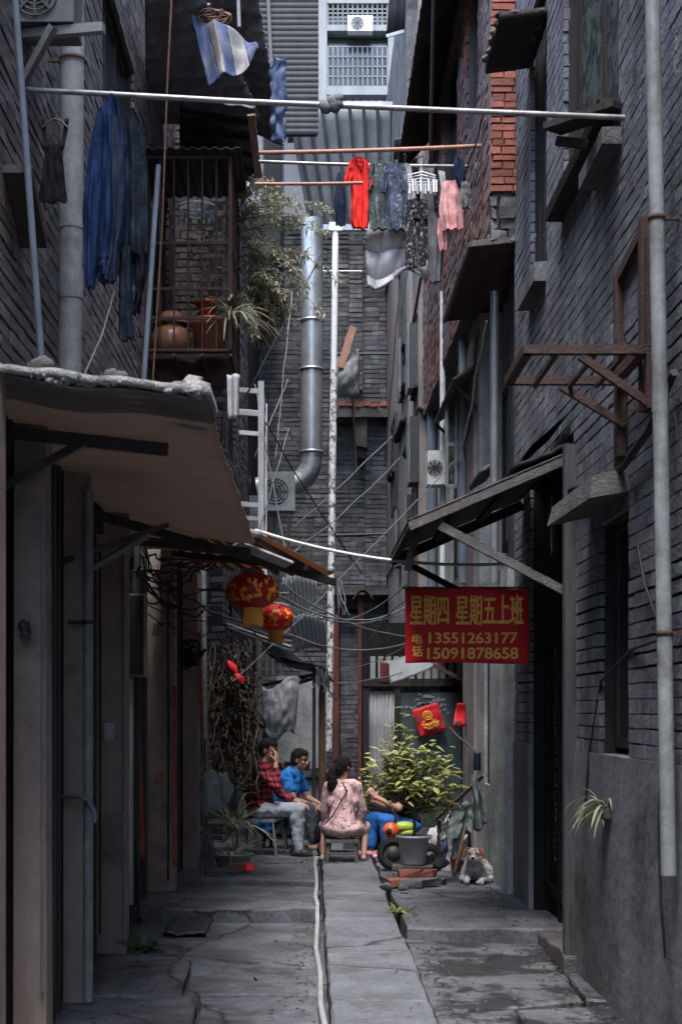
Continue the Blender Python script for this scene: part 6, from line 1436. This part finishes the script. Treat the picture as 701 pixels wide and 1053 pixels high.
w = MB(); cap(w, hip+V((-.01,0,.03)), .152, chest, .155); cap(w, chest, .148, V((.15,0,.88)), .12); cap(w, V((.15,-.15,.895)), .075, V((.15,.15,.895)), .075); w.ell(V((.19,0,.925)), (.085,.095,.045), 14, 8)
for s_, e_ in ((shR,elR),(shL,elL)): cap(w, s_, .080, s_.lerp(e_,.58), .072)
fuse(w, 'shirt', M['bluepolo'], t, .010, T, 3, .017, 11)
w = MB(); w.ell(V((.0,0,.415)), (.16,.18,.105), 16, 10)
for k_, a_, s_ in ((kn[0],an[0],-1),(kn[1],an[1],1)): cap(w, V((.02,.09*s_,.42)), .098, k_, .08); cap(w, k_, .078, a_+V((0,0,.04)), .066)
fuse(w, 'trousers', M['darktrousers'], t, .011, T, 4, .010, 9)
w = hairdo(t, P, rot, T); strands(fuse(w, 'hair', M['hair'], t, .007, T, 2, .007, 40), t)
for a_ in an:
    w = MB(); w.box(a_.x-.09, a_.x+.19, a_.y-.045, a_.y+.045, .0, .022); 
    w.sheet(lambda u,v: V((a_.x+.06+.03*v, a_.y-.05+.1*u, .02+.055*math.sin(u*math.pi))), 8, 2, .006); build(tv(w, T), 'sandal', M['rubber'], t)
def stool(label, T, h, wd, m, name='wooden_stool'):
    ts = thing(name, label, 'stool', T.translation)
    w = MB(); w.box(-wd/2, wd/2, -wd/2*.8, wd/2*.8, h-.035, h, 0, .003); build(tv(w, T), 'seat', m, ts)
    for sx in (-1,1):
        for sy in (-1,1):
            w = MB(); w.beam((sx*wd*.40, sy*wd*.28, h-.035), (sx*wd*.47, sy*wd*.34, 0), .036, .03, up=(0,1,0), j=.002); build(tv(w, T), 'leg', m, ts)
    for sy in (-1,1):
        w = MB(); w.beam((-wd*.44, sy*wd*.31, h*.4), (wd*.44, sy*wd*.31, h*.4), .02, .03); build(tv(w, T), 'stretcher', m, ts)
    return ts
stool('low dark wooden stool under the man in the blue polo shirt', T @ Matrix.Translation(V((-.02,0,0))), .33, .32, M['darkwood'])

# --- woman in the floral dress, seen from behind (local x forward = away from the viewer)
T = trs((W(352,0,15.7).x, 15.7, .0), 84, .95)
t = thing('person', 'person with a ponytail in a pink floral dress sitting with their back to the viewer', 'person', T.translation)
hip = V((0,0,.36)); chest = V((.03,0,.70)); neck = V((.05,0,.92)); hd = V((.075,-.01,1.07))
b = MB(); P, rot = head(b, hd, (.75,-.62,-.05), (.03,0,1))
cap(b, neck, .047, hd+V((-.02,0,-.05)), .048); cap(b, hip, .135, chest, .115); cap(b, chest, .11, neck+V((-.01,0,-.07)), .085)
sh = [V((.04,-.165,.855)), V((.04,.165,.855))]; el = [V((.12,-.215,.58)), V((.12,.215,.58))]; wr = [V((.30,-.14,.46)), V((.30,.14,.46))]
for i, s_ in enumerate((-1,1)): cap(b, sh[i], .047, el[i], .036); cap(b, el[i], .034, wr[i], .024); hand(b, wr[i], (.8,-.3*s_,-.4), (0,-.3*s_,-1), .95, .4, s_)
kn = [V((.28,-.22,.36)), V((.28,.22,.36))]; an = [V((.10,-.235,.085)), V((.10,.235,.085))]
for i, s_ in enumerate((-1,1)):
    cap(b, V((0,.09*s_,.35)), .085, kn[i], .058); cap(b, kn[i], .052, kn[i].lerp(an[i],.4), .052); cap(b, kn[i].lerp(an[i],.4), .052, an[i], .033); cap(b, an[i]+V((-.03,0,-.05)), .032, an[i]+V((.14,0,-.062)), .026)
fuse(b, 'body', M['skin'], t, .0055, T, 3); face_bits(t, P, rot, T)
w = MB(); w.ell(V((.02,0,.37)), (.185,.235,.105), 18, 10); cap(w, V((.0,0,.42)), .165, V((.02,0,.60)), .13); cap(w, V((.02,0,.60)), .135, chest+V((0,0,.06)), .138); cap(w, V((.04,-.12,.865)), .068, V((.04,.12,.865)), .068); w.ell(V((.04,0,.88)), (.07,.09,.045), 12, 8)
cap(w, V((.02,-.09,.68)), .09, V((.02,.09,.68)), .09)
for i, s_ in enumerate((-1,1)):
    cap(w, sh[i], .058, el[i], .055); cap(w, el[i], .057, el[i].lerp(wr[i],.45)+V((0,.01*s_,-.03)), .075); cap(w, V((.05,.1*s_,.37)), .10, kn[i], .085)
fuse(w, 'dress', M['dress'], t, .010, T, 8, .009, 8)
w = MB(); w.v = []; w.ell(P(-.020,0,.035), (.104,.090,.098), 20, 14, 0, rot); w.ell(P(-.055,.01,-.02), (.070,.080,.085), 18, 12, 0, rot)
tail = [P(-.10,.0,.01), P(-.155,.02,-.03), P(-.165,.03,-.10), P(-.15,.03,-.18), P(-.13,.03,-.25), P(-.12,.025,-.31)]
for q0, q1, r0, r1 in zip(tail, tail[1:], (.032,.04,.052,.055,.042), (.04,.052,.055,.042,.015)): cap(w, q0, r0, q1, r1)
for k in range(10): cap(w, tail[2]+V((rj(.02),rj(.05),0)), .014, tail[4]+V((rj(.03),rj(.07),-R.uniform(.0,.07))), .004, 6)
strands(fuse(w, 'hair', M['hair'], t, .007, T, 2, .006, 45), t)
w = MB(); w.tube([(-.03,.0,.90),(-.115,-.06,.80),(-.155,.02,.66),(-.155,.10,.52),(-.10,.2,.42)], .008, 6); build(tv(w, T), 'bag_strap', M['blackcl'], t)
for a_ in an:
    w = MB(); cap(w, a_+V((-.04,0,-.068)), .030, a_+V((.15,0,-.072)), .026, 10); w.v = [(x,y,max(.0,min(z,.05))) for x,y,z in w.v]; fuse(w, 'shoe', M['brownwood'], t, .008, T, 2)
w = MB(); cap(w, (.02,.275,.27), .07, (.03,.275,.35), .06); w.v = [(x,(y-.275)*.6+.285,z) for x,y,z in w.v]; tb = thing('handbag', 'small black shoulder bag hanging at the side of the floral dress', 'bag', T @ V((.02,.28,.2))); fuse(w, 'bag_body', M['blackcl'], tb, .009, T, 3, .006, 14)
w = MB(); w.tube([(-.02,.285,.38),(.02,.29,.44),(.07,.285,.38)], .006, 6); build(tv(w, T), 'handle', M['blackcl'], tb)
stool('small wooden stool under the pink floral dress', trs((W(352,0,15.7).x, 15.68, .0), -4, .95), .255, .36, M['greywood'])

# --- person behind the potted bush
T = trs((W(419,0,16.2).x, 16.3, .0), 202, .95)
t = thing('person', 'person in a dark top and royal blue trousers sitting behind the potted bush', 'person', T.translation)
hip = V((0,0,.36)); chest = V((.08,0,.66)); neck = V((.14,0,.87)); hd = V((.19,0,1.0))
b = MB(); P, rot = head(b, hd, (.93,.10,-.35), (.25,0,1))
cap(b, neck, .048, hd+V((-.02,0,-.05)), .05); cap(b, hip, .13, chest, .12); cap(b, chest, .115, neck+V((-.02,0,-.07)), .09)
sh = [V((.10,-.17,.81)), V((.10,.17,.81))]; el = [V((.19,-.24,.56)), V((.22,.24,.58))]; wr = [V((.40,-.12,.64)), V((.44,.10,.70))]
for i, s_ in enumerate((-1,1)): cap(b, sh[i], .05, el[i], .041); cap(b, el[i], .04, wr[i], .027); hand(b, wr[i], (.55,-.25*s_,.75), (.1,-.9*s_,.2), 1., .8, -s_)
kn = [V((.38,-.16,.44)), V((.36,.16,.44))]; an = [V((.40,-.14,.085)), V((.34,.15,.085))]
for i, s_ in enumerate((-1,1)):
    cap(b, V((0,.09*s_,.35)), .085, kn[i], .06); cap(b, kn[i], .052, an[i], .036); cap(b, an[i]+V((-.03,0,-.05)), .034, an[i]+V((.14,0,-.06)), .028)
fuse(b, 'body', M['skin'], t, .0055, T, 3); face_bits(t, P, rot, T)
w = MB(); cap(w, hip+V((-.01,0,.04)), .152, chest, .142); cap(w, chest, .138, V((.10,0,.81)), .11); cap(w, V((.10,-.14,.82)), .068, V((.10,.14,.82)), .068)
for i in (0,1): cap(w, sh[i], .072, sh[i].lerp(el[i],.55), .066)
fuse(w, 'shirt', M['blackcl'], t, .011, T, 4, .010, 10)
w = MB(); w.ell(V((.0,0,.35)), (.165,.19,.105), 16, 10)
for i, s_ in enumerate((-1,1)): cap(w, V((.02,.09*s_,.355)), .10, kn[i], .08); cap(w, kn[i], .078, an[i]+V((0,0,.05)), .06)
fuse(w, 'trousers', M['royal'], t, .011, T, 4, .010, 9)
w = hairdo(t, P, rot, T); strands(fuse(w, 'hair', M['hair'], t, .007, T, 2, .006, 40), t)
for a_ in an:
    w = MB(); cap(w, a_+V((-.05,0,-.055)), .042, a_+V((.14,0,-.062)), .036); w.v = [(x,y,max(z,.0)) for x,y,z in w.v]; fuse(w, 'shoe', M['pinkshoe'], t, .008, T, 3)
stool('low stool under the royal blue trousers behind the bush', T, .25, .32, M['darkwood'])
# --- toy ride-on in front of that person
c = V((W(407,0,14.9).x, 14.9, .0)); t = thing('toy_tricycle', 'orange and lime toy tricycle with black wheels behind the grey pot', 'toy tricycle', c)
w = MB(); w.ell(c+V((-.05,-.02,.40)), (.085,.08,.085), 20, 14); build(w, 'orange_shell', M['orangepl'], t)
w = MB(); w.ell(c+V((-.075,-.085,.395)), (.034,.03,.034), 14, 10); build(w, 'black_hole', M['rubber'], t)
w = MB(); w.ell(c+V((.08,.02,.43)), (.12,.07,.062), 20, 14); w.ell(c+V((.12,0,.37)), (.09,.05,.05), 14, 10); build(w, 'lime_cover', M['limepl'], t)
def wheel(cc, r, wd_):
    w = MB(); n = 28; ring = []
    w.tube([cc+V((r*.76*math.cos(2*math.pi*k/n), 0, r*.76*math.sin(2*math.pi*k/n))) for k in range(n+1)], r*.24, 8, cap=False)
    for k in range(n): a = 2*math.pi*k/n; q = cc+V((r*.97*math.cos(a),0,r*.97*math.sin(a))); w.box(q.x-.008,q.x+.008,q.y-wd_,q.y+wd_,q.z-.008,q.z+.008)
    o = build(w, 'wheel', M['rubber'], t); h = MB(); h.lathe([(0,-.02),(r*.5,-.02),(r*.5,.02),(0,.02)], (0,0,0), 16); h.v = [(cc.x+x, cc.y+z, cc.z+y) for x,y,z in h.v]; build(h, 'hub', M['darkmetal'], o)
wheel(c+V((-.03,-.10,.17)), .17, .04); wheel(c+V((.34,.10,.13)), .13, .035); wheel(c+V((.34,-.1,.13)), .13, .035)
w = MB(); w.tube([c+V((-.0,.0,.34)), c+V((.32,0,.2))], .02, 8); w.tube([c+V((-.02,0,.17)), c+V((-.0,0,.55)), c+V((-.03,0,.6))], .014, 8); w.tube([c+V((-.03,-.15,.6)), c+V((-.03,.15,.6))], .014, 8); build(w, 'frame', M['darkmetal'], t)

# ---------------------------------------------------------------- dog
T = trs((W(489,0,13.7).x, 13.75, .01), 258, .62)
t = thing('dog', 'small shaggy white dog with brown head patches lying by the right wall', 'dog', T.translation)
b = MB()
cap(b, (-.32,.02,.17), .15, (-.02,0,.19), .155); cap(b, (-.02,0,.19), .15, (.10,0,.24), .12); cap(b, (.08,0,.26), .10, (.17,0,.36), .085)
b.ell((.20,0,.43), (.115,.115,.105), 18, 12); cap(b, (.26,0,.405), .066, (.35,0,.37), .046); b.ell((.36,0,.39), (.03,.034,.028), 10, 8)
for s_ in (-1,1):
    cap(b, (.05,.11*s_,.17), .065, (.10,.13*s_,.06), .05); cap(b, (.10,.13*s_,.055), .045, (.30,.10*s_,.035), .036); b.ell((.32,.10*s_,.035), (.05,.04,.034), 10, 8)
    b.ell((-.25,.14*s_,.13), (.15,.08,.12), 14, 10); cap(b, (-.18,.19*s_,.05), .045, (-.0,.20*s_,.04), .036)
    cap(b, (.175,.075*s_,.465), .035, (.205,.115*s_,.43), .026, 8); cap(b, (.205,.115*s_,.43), .026, (.235,.12*s_,.38), .014, 8)
cap(b, (-.42,.05,.12), .05, (-.40,.24,.06), .04); cap(b, (-.40,.24,.06), .04, (-.25,.33,.05), .025)
M['dogfur'] = mat('white_fur', (.50,.48,.46), .9, .25, 12, bump=.6, col2=(.33,.27,.23), patch=.36, pscale=7)
M['dogbrown'] = mat('brown_fur', (.20,.10,.055), .9, .3, 14, bump=.5)
bd = fuse(b, 'body', M['dogfur'], t, .010, T, 2, .014, 22)
# fur tufts over the body
w = MB(); mesh = bd.data; off = T.translation
polys = [p for p in mesh.polygons]; R.shuffle(polys)
w2 = MB()
for p in polys[:5200]:
    c = p.center+off; n = p.normal; lc = T.inverted() @ c
    if lc.x > .305 and lc.z > .3: continue
    d = (n*.55+V((rj(.5),rj(.5),-.55))).normalized(); L = R.uniform(.018,.042)*(1 if lc.z > .07 else .5); s_ = d.orthogonal().normalized()*.0035
    brown = (lc.z > .42 and abs(lc.y) > .038) or (lc.z > .50) or (-.22 < lc.x < -.08 and lc.z > .27)
    (w2 if brown else w).add([c+s_, c-s_, c+d*L], [(0,1,2)])
build(w, 'fur', M['dogfur'], t); build(w2, 'fur', M['dogbrown'], t)['label'] = 'brown fur patches on the head'
for s_ in (-1,1):
    e = MB(); e.ell((.302,.048*s_,.452), (.019,.019,.019), 10, 8); build(tv(e, T), 'eye', M['rubber'], t)
    e = MB(); cap(e, (.185,.095*s_,.515), .036, (.215,.142*s_,.47), .030, 10); cap(e, (.215,.142*s_,.47), .030, (.245,.148*s_,.395), .018, 10); fuse(e, 'ear', M['dogbrown'], t, .009, T, 2, .004, 20)
e = MB(); e.ell((.392,0,.398), (.024,.030,.021), 12, 8); build(tv(e, T), 'nose', M['rubber'], t)

# ---------------------------------------------------------------- cloths and odds by the right wall
def cloth(name, label, fn, m, nu=18, nv=20): w = MB(); w.sheet(fn, nu, nv, .008); return solo(w, name, m, label, 'cloth')
cloth('drying_cloth', 'grey green cloth hung high on the drain pipe at the right wall', lambda u,v: W(485+15*u*(.25+.75*v)+1*v, 797+54*v+4*math.sin(u*5), 13.9)+V((0,.05*math.sin(u*9)*(.3+v)+.04*nz(u*5,v*4),0)), M['greencl'])
cloth('drying_cloth', 'grey green cloth draped over the low rack above the dog', lambda u,v: W(462+23*u, 831+30*v-6*u+3*math.sin(u*7), 14.5-.15*v)+V((0,.05*math.sin(u*8+v*2)+.06*nz(u*5,v*4),0)), M['greencl'])
cloth('drying_cloth', 'pale cloth bundled over the left end of the low rack', lambda u,v: W(449+14*u, 842+22*v+4*math.sin(u*5), 14.8)+V((0,.05*math.sin(u*9)+.05*nz(u*6,v*6),0)), M['palecl'])
cloth('drying_cloth', 'light grey cloth hanging low between the rack and the dog', lambda u,v: W(466+16*u-4*v, 858+26*v, 14.4)+V((0,.06*math.sin(u*7)+.05*nz(u*5,v*4),0)), M['palecl'])
t = thing('drying_rack', 'rough stick rack carrying the grey green cloths by the right wall', 'rack', V((W(475,0,15.2).x, 15.25, 0)))
for a, b, nm in ((W(478,850,14.4), V((W(466,0,14.2).x,14.2,.02)), 'leg'), (W(480,838,14.5), V((W(486,0,14.6).x,14.6,.02)), 'leg'), (W(452,843,14.8), V((W(450,0,14.9).x,14.9,.02)), 'leg'), (W(447,843,14.8), W(497,797,14.0), 'rail')):
    w = MB(); w.tube([a, a.lerp(b,.5)+V((rj(.01),0,0)), b], .022, 7); build(w, nm, M['brownwood'], t)
c = V((W(452,0,14.9).x, 14.9, .0)); w = MB(); w.box(c.x-.13,c.x+.17,14.8,15.0,.0,.11,0,.01); solo(w, 'stone_block', M['palecl'], 'pale stone block on the ground between the grey pot and the dog', 'stone block')
lump_thing('cloth_bundle', 'pale bundle of rags with a blue patch behind the stone block', 'bundle', (W(447,0,15.3).x, 15.3, .24), (.10,.09,.15), M['palecl'], .6, seed=11)
lump_thing('plastic_bag', 'crumpled blue and white bag beside the pale rags', 'plastic bag', (W(455,0,15.15).x, 15.15, .2), (.05,.06,.15), M['tarpblue'], .6, seed=14)
c = V((W(470,0,14.7).x, 14.7, 0)); w = MB(); w.lathe([(0,0),(.06,0),(.075,.16),(.08,.16),(.07,.15),(0,.02)], c, 20); solo(w, 'small_bucket', M['terra'], 'small reddish bucket left of the dog', 'bucket')
c = V((W(376,0,17.2).x, 17.3, 0)); w = MB(); w.box(c.x-.25,c.x+.3,17.1,17.7,.0,.33,0,.02); solo(w, 'stone_block', M['stone'], 'large dark stone block under the low bush behind the floral dress', 'stone block')
lump_thing('dark_sack', 'dark sack lying behind the royal blue trousers', 'sack', (W(397,0,17.0).x, 17.1, .25), (.3,.25,.25), M['blackcl'], .4, seed=21)
# big grey jar behind the man in blue
c = V((W(321,0,17.9).x, 17.9, 0)); lathe_thing('water_jar', 'large grey water jar with a slab lid behind the man in blue', 'jar', [(0,0),(.14,0),(.2,.25),(.21,.55),(.17,.75),(.16,.8),(.0,.8)], c, M['greypot'])
w = MB(); w.beam((c.x-.27,17.85,.845),(c.x+.2,17.85,.845),.42,.07,j=.015); solo(w, 'slab_lid', M['concrete'], 'flat stone slab lying on top of the grey water jar', 'slab')
lump_thing('blue_bag', 'blue bag under the metal chair behind the pale jeans', 'bag', (W(272,0,16.6).x, 16.7, .3), (.13,.1,.1), M['royal'], .4, seed=17)
# curled thing left of the doorway on the pavement: low scrap pile at the left shop
w = MB(); w.sheet(lambda u,v: V((-1.15+.33*u, 11.3+.8*v, -.125+.03*nz(u*4,v*4)+.02)), 8, 8, .02); solo(w, 'flat_sheet', M['darkmetal'], 'thin dark sheet lying on the ground by the third shop pillar', 'sheet')

# ---------------------------------------------------------------- litter: grit, dead leaves and crumbs of mortar along the edges
gl = MB()
def zg(x, y):
    if .1 < x < .67: return .012
    if x <= .1: return -.12 if y < 12.1 else (.0 if y < 13.7 else .06)
    return -.1 if y < 10.9 else .012
for k in range(1500):
    y = 6.5+10*R.random(); e = R.choice((0,1,2,3,4))
    x = (-1.25+abs(R.gauss(0,.12)), .03-abs(R.gauss(0,.12)), .74+abs(R.gauss(0,.12)), 1.66-abs(R.gauss(0,.13)), R.uniform(-1.1,1.6))[e]
    r = R.uniform(.003,.010)*(1 if e < 4 else .7); c = V((x, y, zg(x,y)+r*.3)); gl.ell(c, (r*R.uniform(.8,1.8), r*R.uniform(.8,1.6), r*.6), 5, 4)
tag(build(gl, 'grit', M['stone']), kind='stuff')
gl = MB()
for k in range(170):
    y = 6.8+9*R.random(); x = R.choice((-1.1+abs(R.gauss(0,.2)), .0-abs(R.gauss(0,.15)), .78+abs(R.gauss(0,.2)), 1.6-abs(R.gauss(0,.2)), R.uniform(-1,1.5)))
    leaf(gl, (x, y, zg(x,y)+.012), V((rj(1), rj(1), .12)), R.uniform(.03,.06), R.uniform(.015,.03), bend=.1)
tag(build(gl, 'dead_leaves', M['drystem']), kind='stuff')
# ---------------------------------------------------------------- camera, light, render settings
cam = bpy.data.cameras.new('camera'); co = bpy.data.objects.new('camera', cam); link(co)
co.location = (0, 0, CAMZ); co.rotation_euler = (rad(90), 0, 0)
cam.sensor_fit = 'VERTICAL'; cam.sensor_height = 36; cam.lens = F/1053*36
cam.shift_x = 30.5/1053; cam.shift_y = 203.5/1053; cam.clip_end = 500; cam.clip_start = .1
cam.dof.use_dof = True; cam.dof.focus_distance = 15.5; cam.dof.aperture_fstop = 5.0
sc = bpy.context.scene; sc.camera = co
wd = bpy.data.worlds.new('World'); sc.world = wd; wd.use_nodes = True
nt = wd.node_tree; bg = nt.nodes['Background']; sky = nt.nodes.new('ShaderNodeTexSky'); sky.sky_type = 'NISHITA'; sky.sun_disc = False
ELEV, AZ = 68, 190      # azimuth clockwise from +Y
sky.sun_elevation = rad(ELEV); sky.sun_rotation = rad(AZ); sky.air_density = 1.0; sky.dust_density = 2.5
nt.links.new(sky.outputs[0], bg.inputs['Color']); bg.inputs['Strength'].default_value = .15
sl = bpy.data.lights.new('sun', 'SUN'); sl.energy = 1.0; sl.angle = rad(30); sl.color = (1, .97, .94)
so = bpy.data.objects.new('sun', sl); link(so)
d = V((math.sin(rad(AZ))*math.cos(rad(ELEV)), math.cos(rad(AZ))*math.cos(rad(ELEV)), math.sin(rad(ELEV))))
so.rotation_euler = d.to_track_quat('Z', 'Y').to_euler(); so.location = (0, 0, 30)
sc.render.engine = 'CYCLES'
sc.cycles.use_denoising = True
sc.cycles.max_bounces = 6; sc.cycles.diffuse_bounces = 4; sc.cycles.glossy_bounces = 3; sc.cycles.transmission_bounces = 4
vs = sc.view_settings; sc.display_settings.display_device = 'sRGB'; vs.view_transform = 'Standard'; vs.look = 'None'; vs.gamma = 1; vs.use_curve_mapping = False; vs.exposure = 2.6
